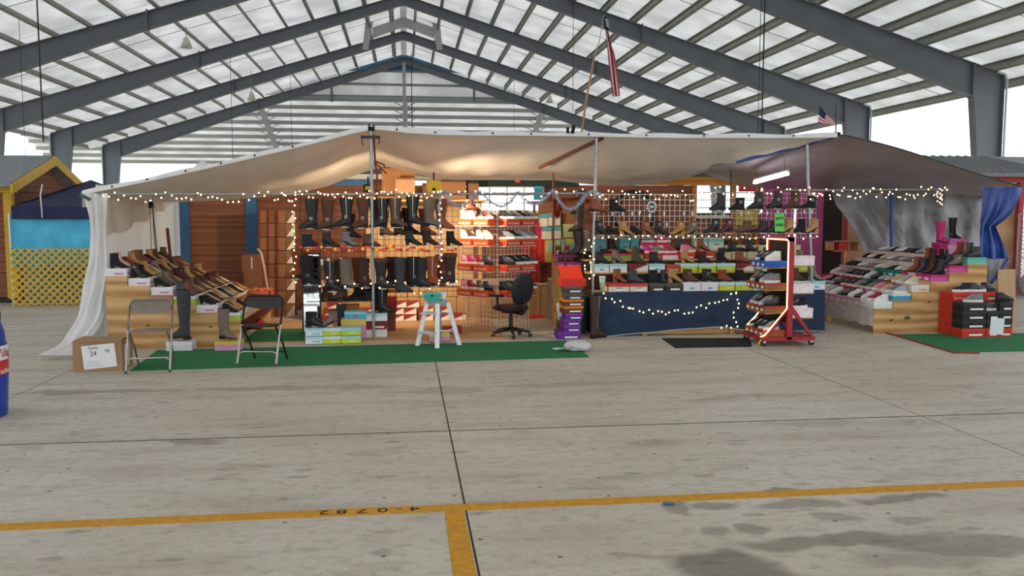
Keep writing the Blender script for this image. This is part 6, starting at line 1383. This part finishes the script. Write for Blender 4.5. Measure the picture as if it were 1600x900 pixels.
a, b_ = at(879, 446, 11.40), at(916, 446, 11.40)
rbx = shoe_box(((a.x + b_.x) / 2, 11.6, zz), R(2), b_.x - a.x, .34, .10, '#d8301f', '#cf2d1e', 'bright red shoe box on top of the column by post', group='column of boxes by the post')
part(rbx, 'raised_lid', MB().box((-.16, -.17, 0), (.16, .17, .02), rotx(R(38))), mat('#e03a26', .6, .05), loc=(.02, .12, .14))
pbox(874, 886, 476, 489, 11.75, .25, '#b8cfd6', '#a9c4cc', 'pale blue shoe box behind the orange-lidded boxes', group='boxes behind the column')
pbox(876, 888, 489, 503, 11.75, .25, '#b8cfd6', '#8fb8c4', 'dusty blue shoe box behind the purple boxes', group='boxes behind the column')
pbox(905, 917, 440, 500, 11.95, .3, '#3f5a54', '#2f4640', 'dark green upright carton behind the column of boxes', group='boxes behind the column', z=.0)
pbox(874, 888, 503, 526, 11.75, .25, '#3a3330', '#3a3330', 'dark carton under the dusty blue shoe box', group='boxes behind the column', z=.0)
su = thing('suitcase', 'grey upright suitcase shell behind the column of shoe boxes', 'suitcase', gr(865, 501))
hs = at(865, 440, gr(865, 501).y).z
for s, x in ((-1, -.045), (1, .005)):
    part(su, 'shell', MB().box((x, -.16, .015), (x + .046, .3, hs)), mat('#8d8a84', .5, .08)); 
part(su, 'seam', MB().box((-.001, -.165, .02), (.006, .302, hs - .01)), M_BLK); part(su, 'handle', MB().tube([(0, -.0, hs), (0, .02, hs + .03), (0, .12, hs + .03), (0, .14, hs)], .008, 6), M_BLK); part(su, 'foot', MB().box((-.04, -.14, 0), (.045, -.1, .016)), M_BLK); part(su, 'foot', MB().box((-.04, .22, 0), (.045, .26, .016)), M_BLK)
p = gr(836, 497); shoe_box(p, R(5), .26, .16, .06, '#d8482a', '#d8482a', 'flat orange box lying on concrete near the suitcase')
# plastic bag
pg = gr(895, 549)
rws = []
for i in range(13):
    ph = math.pi * i / 12
    rws.append([])
    for j in range(20):
        th = 2 * math.pi * j / 19.0 if j < 19 else 2 * math.pi
        rr = 1 + .26 * noise2(j * 1.3, i * 1.4)
        rws[-1].append((.16 * math.cos(ph) * 1.0 * (1 + .1 * rr) + .06, .13 * math.sin(ph) * math.cos(th) * rr, max(.002, .06 + .075 * math.sin(ph) * math.sin(th) * rr)))
bgm = MB().grid(rws)
bgm.grid([[(-.09 - .17 * i / 6, lerp(-.06, .06, j / 6) * (1.2 - i / 7), .03 + .02 * math.sin(j * 1.7 + i) * (1 - i / 9)) for j in range(7)] for i in range(7)])
bag = thing('plastic_bag', 'crumpled white plastic bag lying on the turf carpet corner', 'bag', pg + Vector((0, 0, .009)))
part(bag, 'bag', bgm, mat('#e9e9ea', .35, .05, 10, bump=.7, bscale=30, trans=.3), True)
part(bag, 'print', MB().tube([(-.07, -.125, .06), (-.05, -.13, .075), (-.035, -.13, .05), (-.01, -.13, .07)], .006, 5), mat('#c85a5f', .6, 0))
# ================================================================== red rolling rack
M_RACK = mat('#a2242f', .45, .08, 8); rk0 = gr(1231, 541)
rk = thing('rolling_rack', 'red rolling shoe rack outlined by a glowing light strip', 'rack', (rk0.x, rk0.y, 0)); o = rk.location
HT = at(1231, 371, rk0.y).z; DP = .62
for y in (0, DP): part(rk, 'upright', MB().box((-.03, y - .03, .09), (.04, y + .03, HT)), M_RACK)
part(rk, 'back_panel', MB().box((-.012, .03, .30), (.012, DP - .03, HT - .04)), mat('#2a2724', .8, .1, 30)); part(rk, 'top_bar', MB().box((-.03, -.03, HT - .05), (.04, DP + .03, HT)), M_RACK)
for y in (0, DP):
    part(rk, 'base_beam', MB().box((-.36, y - .03, .075), (.36, y + .03, .125)), M_RACK)
    part(rk, 'brace', MB().hexa([(.30, y - .02, .12), (.35, y - .02, .12), (.35, y + .02, .12), (.30, y + .02, .12)], [(.03, y - .02, .47), (.05, y - .02, .52), (.05, y + .02, .52), (.03, y + .02, .47)]), M_RACK)
    part(rk, 'kick_board', MB().hexa([(-.34, y - .02, .12), (-.28, y - .02, .12), (-.28, y + .02, .12), (-.34, y + .02, .12)], [(-.06, y - .02, .42), (-.03, y - .02, .48), (-.03, y + .02, .48), (-.06, y + .02, .42)]), M_RACK)
for x in (-.35, .33): part(rk, 'base_rail', MB().box((x - .02, 0, .08), (x + .02, DP, .12)), M_RACK)
part(rk, 'base_tray', MB().box((.0, .0, .105), (.33, DP, .118)), M_RACK)
cm_ = MB().tube([(0, -.012, .04), (0, .012, .04)], .038, 12).mesh('caster', 'auto')
for x in (-.32, .33):
    for y in (0.02, DP - .02):
        c_ = part(rk, 'caster', cm_, mat('#1d1d1f', .5, .05), loc=(x, y, 0)); part(c_, 'caster_fork', MB().box((-.02, -.02, .045), (.02, .02, .078)), mat('#d5d5d5', .3, 0, metal=.7))
M_LED = mat('#ffdf9a', .4, 0, emit=2.2, name='led_strip')
part(rk, 'light_strip', MB().tube([(-.045, DP, 1.18), (-.045, DP, HT - .03), (-.045, .0, HT - .03), (-.045, -.035, HT - .06), (-.045, -.035, .5), (-.33, -.03, .16), (-.36, .1, .1)], .009, 8), M_LED)
part(rk, 'light_strip', MB().tube([(-.045, DP, .52), (-.2, DP - .03, .33), (-.33, DP - .03, .2)], .009, 8), M_LED); part(rk, 'light_strip', MB().tube([(-.045, DP, .86), (-.045, DP, .76)], .009, 8), M_LED)
zsh = [at(1200, v, rk0.y).z for v in (418, 453, 489, 541)]
for i, z in enumerate(zsh[:3]):
    part(rk, 'wire_shelf', MB().tube([(-.32, .02, z - .012), (-.02, .02, z - .006)], .006, 6).tube([(-.32, DP - .04, z - .012), (-.02, DP - .04, z - .006)], .006, 6).tube([(-.32, .02, z - .012), (-.32, DP - .04, z - .012)], .006, 6), M_GOLD)
NB = [('#2a5fc0', '#2453ad', 'royal blue', 3), ('#a23b28', '#8a5a3a', 'brick red', 4), ('#a23b28', '#8a5a3a', 'brick red', 4), ('#b5452a', '#9a5a34', 'burnt orange', 4)]
SC = [('white', 'charcoal', 'navy'), ('grey', 'silver', 'charcoal', 'taupe'), ('charcoal', 'silver', 'black', 'grey'), ('grey', 'navy', 'charcoal', 'black')]
for i, (lid, body, nm, n) in enumerate(NB):
    z = zsh[i] if i < 3 else .128
    for k in range(n):
        y = rk0.y + .085 + k * .15
        lev = ('top', 'second', 'third', 'lowest')[i]
        shoe_box((rk0.x - .185 if i < 3 else rk0.x - .19, y, z), 0, .30, .142, .085, lid, body, '%s shoe box, %s from the front on %s shelf of red rack' % (nm, ORD[k], lev), group='boxes on the red rack', style='end')
        shoe('sneaker', SC[i][k], (rk0.x - .19, y, z + .0855), math.pi + .25, ', %s from front on the %s shelf of red rack' % (ORD[k], lev), 'sneakers on the red rack', (), .95)
for i, v in enumerate((415, 458, 496.5)):
    z = at(1255, v, rk0.y).z
    part(rk, 'wire_shelf', MB().tube([(.04, .0, z - .008), (.34, .0, z - .008), (.34, .2, z - .008), (.04, .2, z - .008)], .006, 6, closed=True), M_GOLD)
    shoe_box((rk0.x + .19, rk0.y + .09, z), 0, .30, .17, .125, '#f0e4e8', '#f3ebee', 'white pink-dotted shoe box on %s arm of the red rack' % ('the top', 'the middle', 'the bottom')[i], group='boxes on the red rack', style='dots', mcol='#e07fa0')
for i, (kd, c, v) in enumerate((('sneaker', 'black', 483), )):
    z = at(1255, 496.5, rk0.y).z + .1255
    shoe(kd, c, (rk0.x + .17, rk0.y + .06, z), math.pi + .1, ' on the lowest dotted box of the red rack', 'sneakers on the red rack', (), .95); shoe(kd, c, (rk0.x + .2, rk0.y + .14, z), math.pi - .1, ' behind another on the lowest dotted box', 'sneakers on the red rack', (), .95)
part(rk, 'power_plug', MB().tube([(-.42, -.02, .03), (-.38, -.01, .09), (-.34, .0, .1)], .012, 6), M_GOLD)
# ================================================================== red and black boxes by the turf
RB2 = 'boxes piled on the turf'
for c_, (u0, u1) in enumerate(((1486, 1510), (1510.5, 1534), (1534.5, 1558))):
    for r_ in range(5):
        a, b_ = at(u0, 522, 11.12), at(u1, 522, 11.12)
        shoe_box(((a.x + b_.x) / 2, 11.27, .0085 + r_ * .121), 0, b_.x - a.x - .002, .3, .1205, '#d4382a', '#c93325', 'red shoe box, %s up in rear column %s of the turf pile' % (ORD[r_], NUM[c_]), group=RB2, mark='ROCKLAND' if c_ == 0 else None, style=None if c_ == 0 else 'label')
for c_, (u0, u1, nl) in enumerate(((1503, 1540, 4), (1541, 1560, 3), (1560.5, 1581, 4))):
    for r_ in range(nl):
        a, b_ = at(u0, 524, 10.86), at(u1, 524, 10.86)
        cl, bd = ('#d4382a', '#c93325') if r_ == 0 else ('#2e2f31', '#1f2022')
        shoe_box(((a.x + b_.x) / 2, 10.86 + .12, .0085 + r_ * .121), 0, b_.x - a.x - .002, .24, .1205, cl, bd, '%s shoe box, %s up in front column %s of the turf pile' % ('red' if r_ == 0 else 'black', ORD[r_], NUM[c_]), group=RB2, style='label')
for k, (c, u, Y, z, rz) in enumerate((('navy', 1502, 11.24, 5, 180), ('charcoal', 1526, 11.24, 5, 0), ('black', 1543, 11.28, 5, 10), ('grey', 1522, 10.97, 4, 165), ('charcoal', 1549, 10.97, 3, 5), ('black', 1569, 10.97, 4, -5))):
    shoe('sneaker', c, (at(u, 460, Y).x, Y, .009 + z * .121), R(rz), ', %s one laid on the turf pile of boxes' % ORD[k], 'sneakers on the turf pile', (), 1.0, wh_sole=(k not in (2, 5)))
ppr = at(1559, 510, 10.84)
single('paper_sheet', MB().box((-.105, -.002, -.115), (.105, .002, .115), roty(R(4))), mat('#e6e9ec', .7, .03), 'white paper sheet taped on the black shoe boxes', 'sign', loc=(ppr.x, 10.855, ppr.z))
single('cardboard_sheet', MB().box((-.14, -.01, 0), (.14, .01, at(1570, 420, 11.6).z), rotx(R(-4))), mat('#c3a07c', .8, .06), 'tall plain cardboard sheet leaning behind the turf pile', 'cardboard', loc=gr(1570, 517))
# boots that crown the right-hand stand
a, b_, zt6 = rsteps[0]
sb1 = shoe_box(((a + b_) / 2 + .02, 12.05, zt6 + .099), 0, .27, .2, .26, '#d870b0', '#f0d8e8', 'pink striped tall box on the stand top tier', style='stripes', mcol='#d870b0')
sb2 = shoe_box((a - .02, 12.1, zt6 + .099), 0, .15, .2, .2, '#b8246c', '#c22a76', 'magenta upright box beside the pink striped box')
shoe('rain', 'magenta', (a - .02, 12.08, zt6 + .2995), R(-80), ' standing high on the magenta upright box', 'rain boots', ('zipper',), 1.0)
shoe('rain', 'black', ((a + b_) / 2 + .02, 12.05, zt6 + .3595), R(10), ' standing high on the pink striped box', 'rain boots', ('zipper', 'buckle'), 1.0)
# two floor boxes with tall boots before the left-hand stand
pbox(259, 300, 536, 550.5, 11.0, .24, '#e9e9ea', '#dfe0e2', 'plain white shoe box on the turf holding the charcoal boot', z=.009)
shoe('knee', 'charcoal', (at(285, 536, 11.1).x, 11.12, .009 + .131), 2.6, ' standing tall on the plain white floor box', 'boots before the stepped stand', (), 1.32)
pbox(335, 376, 534, 548.5, 10.95, .24, '#e2bd5a', '#d99ac0', 'pink yellow-lidded shoe box on the turf before the stand', z=.009)
shoe('slouch', 'taupe', (at(353, 534, 11.05).x, 11.07, .009 + .13), R(-25), ' standing on the pink yellow-lidded floor box', 'boots before the stepped stand', ('strap',), 1.05)
for k, (u, v, c1, c2, lab) in enumerate(((688, 538, '#e8cf6a', '#d79ac0', 'pink yellow-lidded box on the turf behind the ladder'), (708, 528, '#8c2a26', '#8c2a26', 'maroon box on the plywood behind the ladder'))):
    pp = gr(u, v); shoe_box((pp.x, pp.y + .3, .025 if k else .0085), 0, .28, .18, .10, c1, c2, lab)
# crate far behind the stand
cr = thing('crate', 'open wooden crate with a red box behind the white flats', 'crate', (at(1322, 393, 14.4).x, 14.4, 0)); zc2 = at(1322, 393, 14.4).z; wcr = .25
part(cr, 'legs', MB().box((-.02, .02, 0), (.02, .06, zc2)), M_PLY)
part(cr, 'frame', MB().box((-wcr, 0, zc2), (wcr, .3, zc2 + .015)).box((-wcr, 0, zc2), (-wcr + .015, .3, zc2 + .19)).box((wcr - .015, 0, zc2), (wcr, .3, zc2 + .19)).box((-wcr, 0, zc2 + .178), (wcr, .3, zc2 + .19)), M_TAN)
part(cr, 'red_insert', MB().box((-.09, .1, zc2 + .016), (.1, .28, zc2 + .17)), mat('#c8382c', .6, .1))
# ================================================================== lights
M_BULB = mat('#ffdca0', .3, 0, emit=6.0, name='bulb'); M_BULB.cycles.emission_sampling = 'NONE'
M_WIRE = mat('#3a4034', .6, 0)
bulb_me = MB().sphere((0, 0, 0), .0098, 6, 5, (1, 1, 1.25)).mesh('bulb', True)
def strand(pts, Y, label, m=M_BULB, sc=1.0, sub=1):
    P = [at(u, v, Y + random.uniform(-.03, .03)) for (u, v) in pts]; o = P[0].copy()
    t = thing('string_lights', label, 'string lights', o, group='warm string lights')
    part(t, 'wire', MB().tube([p - o for p in P], .0035, 4), M_WIRE)
    for p in P: part(t, 'bulb', bulb_me, m, loc=p - o + Vector((0, -.006, .008)), scale=(sc,) * 3)
    return t
rn = random.Random(3)
def zig(u0, u1, n, vm, amp): return [(lerp(u0, u1, i / (n - 1)) + rn.uniform(-2, 2), vm(lerp(u0, u1, i / (n - 1))) + rn.uniform(-amp, amp)) for i in range(n)]
strand(zig(163, 460, 38, lambda u: 309 - 3 * math.sin(u * .05), 6.5), 11.6, 'warm string lights wound along the rail by the white sheet')
strand(zig(440, 690, 46, lambda u: 306 + 3 * math.sin(u * .06), 7), 11.58, 'warm string lights wound along the rail over the boots')
strand(zig(690, 935, 20, lambda u: 303, 7), 11.58, 'warm string lights along the rail over the sneaker tower')
strand([(460 + rn.uniform(-3, 3), v) for v in range(312, 450, 10)], 11.6, 'string lights hanging down beside the first tall boot')
strand([(688 + rn.uniform(-3, 3), v) for v in range(318, 450, 9)], 11.6, 'string lights hanging down beside the sneaker tower')
strand([(920 + 8 * math.sin(i * 1.3), 376 + i * 5) for i in range(13)], 11.55, 'string lights bunched on the post by the navy table')
strand(zig(935, 1095, 28, lambda u: 307, 9), 11.64, 'string lights along the top of the nearer white grid')
strand(zig(1095, 1280, 26, lambda u: 300, 7), 11.64, 'string lights along the top of the farther white grid')
strand(zig(930, 1275, 34, lambda u: 371.5, 3.5), 11.62, 'string lights along the foot of the white grids')
strand(zig(500, 712, 17, lambda u: 447 + 6 * math.sin(u * .07), 8), 11.6, 'string lights looped below the third row of boots')
strand([(943, 459), (946, 467), (956, 468), (960, 473), (969, 471), (973, 480), (982, 482), (985, 482.5), (989, 483), (999, 487), (1005, 489), (1014, 485), (1020, 491), (1028, 487), (1034, 488), (1040, 492), (1045, 489), (1054, 486), (1059, 485.5), (1069, 491), (1076, 490), (1082, 489), (1088, 481), (1095, 478), (1103, 482), (1108, 475), (1117, 474), (1123, 472.5), (1130, 470), (1136, 469), (1142, 460), (1150, 458)], 11.56, 'string lights swagged across the navy cloth')
strand([(1150, 459), (1152, 469), (1154, 475), (1153, 482), (1146, 489), (1146, 497), (1150, 504), (1152, 511), (1142, 513), (1135, 510), (1127, 513)], 11.55, 'string lights hanging down the navy cloth by the rack')
strand(zig(1265, 1480, 52, lambda u: 303, 10), 11.55, 'dense string lights along the rail below the dark tarp')
strand([(1468 + 4 * math.sin(i * 2.1), 296 + i * 2.4) for i in range(11)], 11.56, 'string lights gathered at the end of the dark rail')
# leaf garland; leaves glow in place of its clear lights
lf = MB().prism([(.0, .03), (.009, .012), (.028, .012), (.014, -.004), (.018, -.026), (0, -.014), (-.018, -.026), (-.014, -.004), (-.028, .012), (-.009, .012)], .003, 'y').mesh('leaf')
gl = thing('leaf_garland', 'garland of red and amber leaves under the second boot row', 'garland', at(470, 389, 11.62)); o = gl.location
gp = [(lerp(470, 712, i / 45), 389 + 2.5 * math.sin(i * .9) + rn.uniform(-1.5, 1.5)) for i in range(46)]
part(gl, 'wire', MB().tube([at(u, v, 11.64) - o for u, v in gp], .004, 4), M_WIRE)
lm3 = [mat('#c8302a', .5, .1, emit=.35), mat('#c8482a', .5, .1, emit=.2), mat('#e0983a', .5, .1, emit=.5), mat('#b8282a', .5, .1)]
for m_ in lm3: m_.cycles.emission_sampling = 'NONE'
for i, (u, v) in enumerate(gp):
    part(gl, 'leaf', lf, lm3[(i * 7) % 4], loc=at(u, v + rn.uniform(-2, 2), 11.6) - o, rot=(rn.uniform(-.3, .3), rn.uniform(-2, 2), rn.uniform(-.5, .5)), scale=(rn.uniform(.8, 1.15),) * 3)
# tinsel
def tinsel(name, pts, Y, r, n, m, label):
    P = [at(680 + x * .1625, 260 + y * .1625, Y) for (x, y) in pts]; o = P[0].copy()
    Q = []
    for i in range(len(P) - 1):
        p0 = P[max(i - 1, 0)]; p1 = P[i]; p2 = P[i + 1]; p3 = P[min(i + 2, len(P) - 1)]
        for k in range(8):
            t = k / 8; Q.append(.5 * ((2 * p1) + (p2 - p0) * t + (2 * p0 - 5 * p1 + 4 * p2 - p3) * t * t + (3 * p1 - p0 - 3 * p2 + p3) * t ** 3))
    Q.append(P[-1])
    mb = MB()
    for k in range(n):
        c = Q[rn.randrange(len(Q) - 1)].lerp(Q[rn.randrange(1) + 0], 0) - o
        d = Vector((rn.uniform(-1, 1), rn.uniform(-1, 1), rn.uniform(-1, 1))); d = d.normalized() * r * rn.uniform(.6, 1.15); s = d.orthogonal().normalized() * .0025
        c = c + Vector((rn.uniform(-.02, .02), 0, rn.uniform(-.012, .012)))
        mb.add([c - s, c + s, c + d + s, c + d - s], [(0, 1, 2, 3)])
    t = thing('tinsel_garland', label, 'garland', o)
    part(t, 'core', MB().tube([q - o for q in Q], .006, 5), m, True); part(t, 'tinsel', mb.mesh('tinsel', fix=False), m, kind='stuff')
M_TIN = mat('#c3cbe0', .3, .15, 50, metal=.5); M_TINR = mat('#9c3a2a', .35, .3, 50, metal=.4)
tinsel('t', [(30, 300), (95, 235), (130, 320), (230, 380), (330, 340), (420, 240), (520, 330), (640, 385), (740, 320), (795, 250), (880, 330), (970, 365), (1060, 300), (1140, 238), (1190, 330), (1280, 410), (1380, 370), (1440, 280), (1530, 235), (1595, 300)], 11.58, .032, 2600, M_TIN, 'silver tinsel garland swagged along the rail above the sneakers')
tinsel('t', [(40, 250), (45, 330), (35, 420), (48, 520), (40, 640), (50, 760), (45, 900)], 11.6, .022, 500, M_TIN, 'silver tinsel strand hanging down left of the sneaker tower')
tinsel('t', [(1150, 330), (1155, 400), (1170, 480), (1200, 420), (1210, 330), (1300, 320), (1400, 310), (1480, 340)], 11.72, .05, 1100, M_TINR, 'rusty red tinsel hanging behind the silver garland')
# yellow work lamps: the stall's warm light
M_WORK = mat('#e6b81c', .45, .05); M_WGL = mat('#ffe9b8', .3, 0, emit=10.0, name='lamp_glass')
for k, (u, v, Y, w, h, pw) in enumerate(((678, 291, 11.9, .19, .15, 55), (575, 294, 12.3, .11, .09, 38))):
    p = at(u, v, Y); t = thing('work_lamp', ('yellow square work lamp hanging beside the brown cartons', 'small yellow work lamp behind the front post')[k], 'lamp', p)
    part(t, 'housing', MB().hexa([(-w / 2, 0, -h / 2), (w / 2, 0, -h / 2), (w / 2 * .7, .07, -h / 2 * .7), (-w / 2 * .7, .07, -h / 2 * .7)], [(-w / 2, 0, h / 2), (w / 2, 0, h / 2), (w / 2 * .7, .07, h / 2 * .7), (-w / 2 * .7, .07, h / 2 * .7)]), M_WORK)
    part(t, 'bezel', MB().box((-w / 2 - .008, -.012, -h / 2 - .008), (w / 2 + .008, 0, -h / 2 + .012)).box((-w / 2 - .008, -.012, h / 2 - .012), (w / 2 + .008, 0, h / 2 + .008)).box((-w / 2 - .008, -.012, -h / 2), (-w / 2 + .012, 0, h / 2)).box((w / 2 - .012, -.012, -h / 2), (w / 2 + .008, 0, h / 2)), M_BLK if k else M_WORK)
    part(t, 'knob', MB().tube([(0, -.03, -.04), (0, 0, -.04)], .022, 10), M_BLK, 'auto')
    part(t, 'hanger', MB().tube([(0, .03, h / 2), (0, .03, h / 2 + .12)], .012, 6), M_BLK)
    part(t, 'lamp_glass', MB().box((-w / 2 * .6, .07, -h / 2 * .6), (w / 2 * .6, .076, h / 2 * .6)), M_WGL)
    li = bpy.data.lights.new('work_lamp_light', 'SPOT'); li.energy = pw * (3.0 if k == 0 else 3.6); li.color = (1.0, .77, .5); li.shadow_soft_size = .06; li.spot_size = R(150); li.spot_blend = .8
    lo = bpy.data.objects.new('work_lamp_light', li); lo.parent = t; dv = Vector((.6, .68, -.5) if k == 0 else (-.1, .85, -.45)).normalized(); lo.location = dv * .13; lo.rotation_euler = dv.to_track_quat('-Z', 'Y').to_euler(); col.objects.link(lo)
# fluorescent tube
fa, fb = at(1179, 285, 13.3), at(1231, 271, 12.5)
fl = thing('fluorescent_lamp', 'glowing white fluorescent batten hanging below the dark tarp', 'lamp', (fa + fb) / 2); o = fl.location
part(fl, 'tube', MB().tube([fa - o, fb - o], .028, 10), mat('#ffffff', .3, 0, emit=14.0, name='fluorescent'), 'auto')
part(fl, 'batten', MB().tube([fa - o + Vector((0, 0, .04)), fb - o + Vector((0, 0, .04))], .025, 4), mat('#d8d8d4', .5, .05))
for q, uv in ((fa, (1181, 262)), (fb, (1226, 246))): part(fl, 'hanging_cord', MB().tube([q - o + Vector((.03 if q is fa else -.05, 0, .05)), at(uv[0], uv[1], q.y) - o], .005, 5), mat('#6a2a26', .6, 0))
# ================================================================== flags
M_FR = mat('#b3263a', .8, .08, 20); M_FW = mat('#e2d6da', .8, .05, 20); M_FB = mat('#1f2a52', .8, .1, 20)
fpole = thing('flag', 'large striped flag hanging limp from a bamboo pole', 'flag', at(908, 213, 13.0)); o = fpole.location; YFg = 13.0
part(fpole, 'pole', MB().tube([at(908, 213, YFg) - o, at(917, 150, YFg) - o, at(928, 92, YFg) - o], .016, 8), mat('#b08d62', .6, .2, 8), True)
part(fpole, 'pole_tip', MB().tube([at(928, 92, YFg) - o, at(937, 62, YFg) - o, at(944, 24, YFg) - o], .008, 6), mat('#c9b08a', .6, .1), True)
tp, bt0, bt1 = (945, 25), (957, 151), (968.5, 150)
def flag_edge(t, s):   # t down, s across; limp folds
    uL = sinterp([(0, 943), (.2, 946), (.35, 948.5), (.6, 951), (1, 957)], t); uR = sinterp([(0, 946.5), (.2, 951), (.35, 955), (.5, 961), (1, 969)], t)
    return at(lerp(uL, uR, s), lerp(26, 150.5, t), YFg + .05 * math.sin(s * 11 + t * 3)) - o
for k in range(5):
    s0, s1 = k / 5, (k + 1) / 5
    part(fpole, 'stripe', MB().grid([[flag_edge(lerp(.17, 1, i / 16), lerp(s0, s1, j / 3)) for j in range(4)] for i in range(17)]), M_FR if k % 2 == 0 else M_FW, True)
cn_ = part(fpole, 'canton', MB().grid([[flag_edge(lerp(0, .17, i / 8), lerp(-.1 if 0 < i < 7 else 0, 1.15 if 2 < i < 8 else 1, j / 6)) - Vector((0, .02, 0)) for j in range(7)] for i in range(9)]), M_FB, True)
star = MB().prism([((.017 if q % 2 == 0 else .007) * math.sin(q * math.pi / 5), (.017 if q % 2 == 0 else .007) * math.cos(q * math.pi / 5)) for q in range(10)], .002, 'y').mesh('star')
for q in range(9): part(cn_, 'star', star, M_FW, loc=flag_edge(.05 + .012 * q, (.25 + .31 * q) % 1.0) - Vector((0, .085, 0)))
sf = thing('flag', 'small striped flag standing on the tarp corner post', 'flag', at(1306, 212, 11.72)); o = sf.location; Ys = 11.72
part(sf, 'staff', MB().tube([(0, 0, 0), at(1306, 163, Ys) - o], .009, 6), mat('#3a3634', .5, .05)); part(sf, 'clamp', MB().box((-.02, -.03, .0), (.06, .03, .05)), M_BLK)
def sfp(s, t):   # s from staff to tip, t across the stripes
    a = Vector((1281, 165)).lerp(Vector((1278, 191)), t); b__ = Vector((1307, 195)).lerp(Vector((1300, 196.5)), t)
    q = a.lerp(b__, s); return at(q.x, q.y + 1.5 * math.sin(s * 6), Ys - .04 + .03 * math.sin(s * 5 + t)) - o
for k in range(9):
    t0, t1 = k / 9, (k + 1) / 9
    part(sf, 'stripe', MB().grid([[sfp(lerp(.0 if k > 4 else .38, 1, j / 8), lerp(t0, t1, i)) for j in range(9)] for i in (0, 1)]), M_FR if k % 2 == 0 else M_FW, True)
part(sf, 'canton', MB().grid([[sfp(lerp(0, .38, j / 4), lerp(0, .556, i / 4)) for j in range(5)] for i in range(5)]), M_FB, True)
# black clamps on the ridge and a scrap of blue litter
cp = thing('clamp', 'black spring clamps gripping the tarp hem near bamboo pole', 'clamp', at(891, 205, 11.66))
part(cp, 'jaw', MB().box((-.05, -.03, -.03), (-.02, .03, .05)), M_BLK); part(cp, 'handle', MB().box((.02, -.03, -.03), (.06, .03, .08), roty(.2)), M_BLK)
lt = gr(1044, 788)
single('litter', MB().grid([[(lerp(-.035, .035, j / 5), lerp(-.02, .02, i / 3), .003 + .006 * abs(math.sin(j * 2 + i))) for j in range(6)] for i in range(4)]), mat('#2a6aa8', .5, .2, 40), 'scrap of blue litter lying beside the yellow line', 'litter', loc=lt, smooth=True)
for k_, v_ in _labels.items():
    if len(v_) > 1: print('DUPLABEL', len(v_), k_)
    n_ = len(k_.split())
    if n_ < 4 or n_ > 16: print('LABELWORDS', n_, k_)
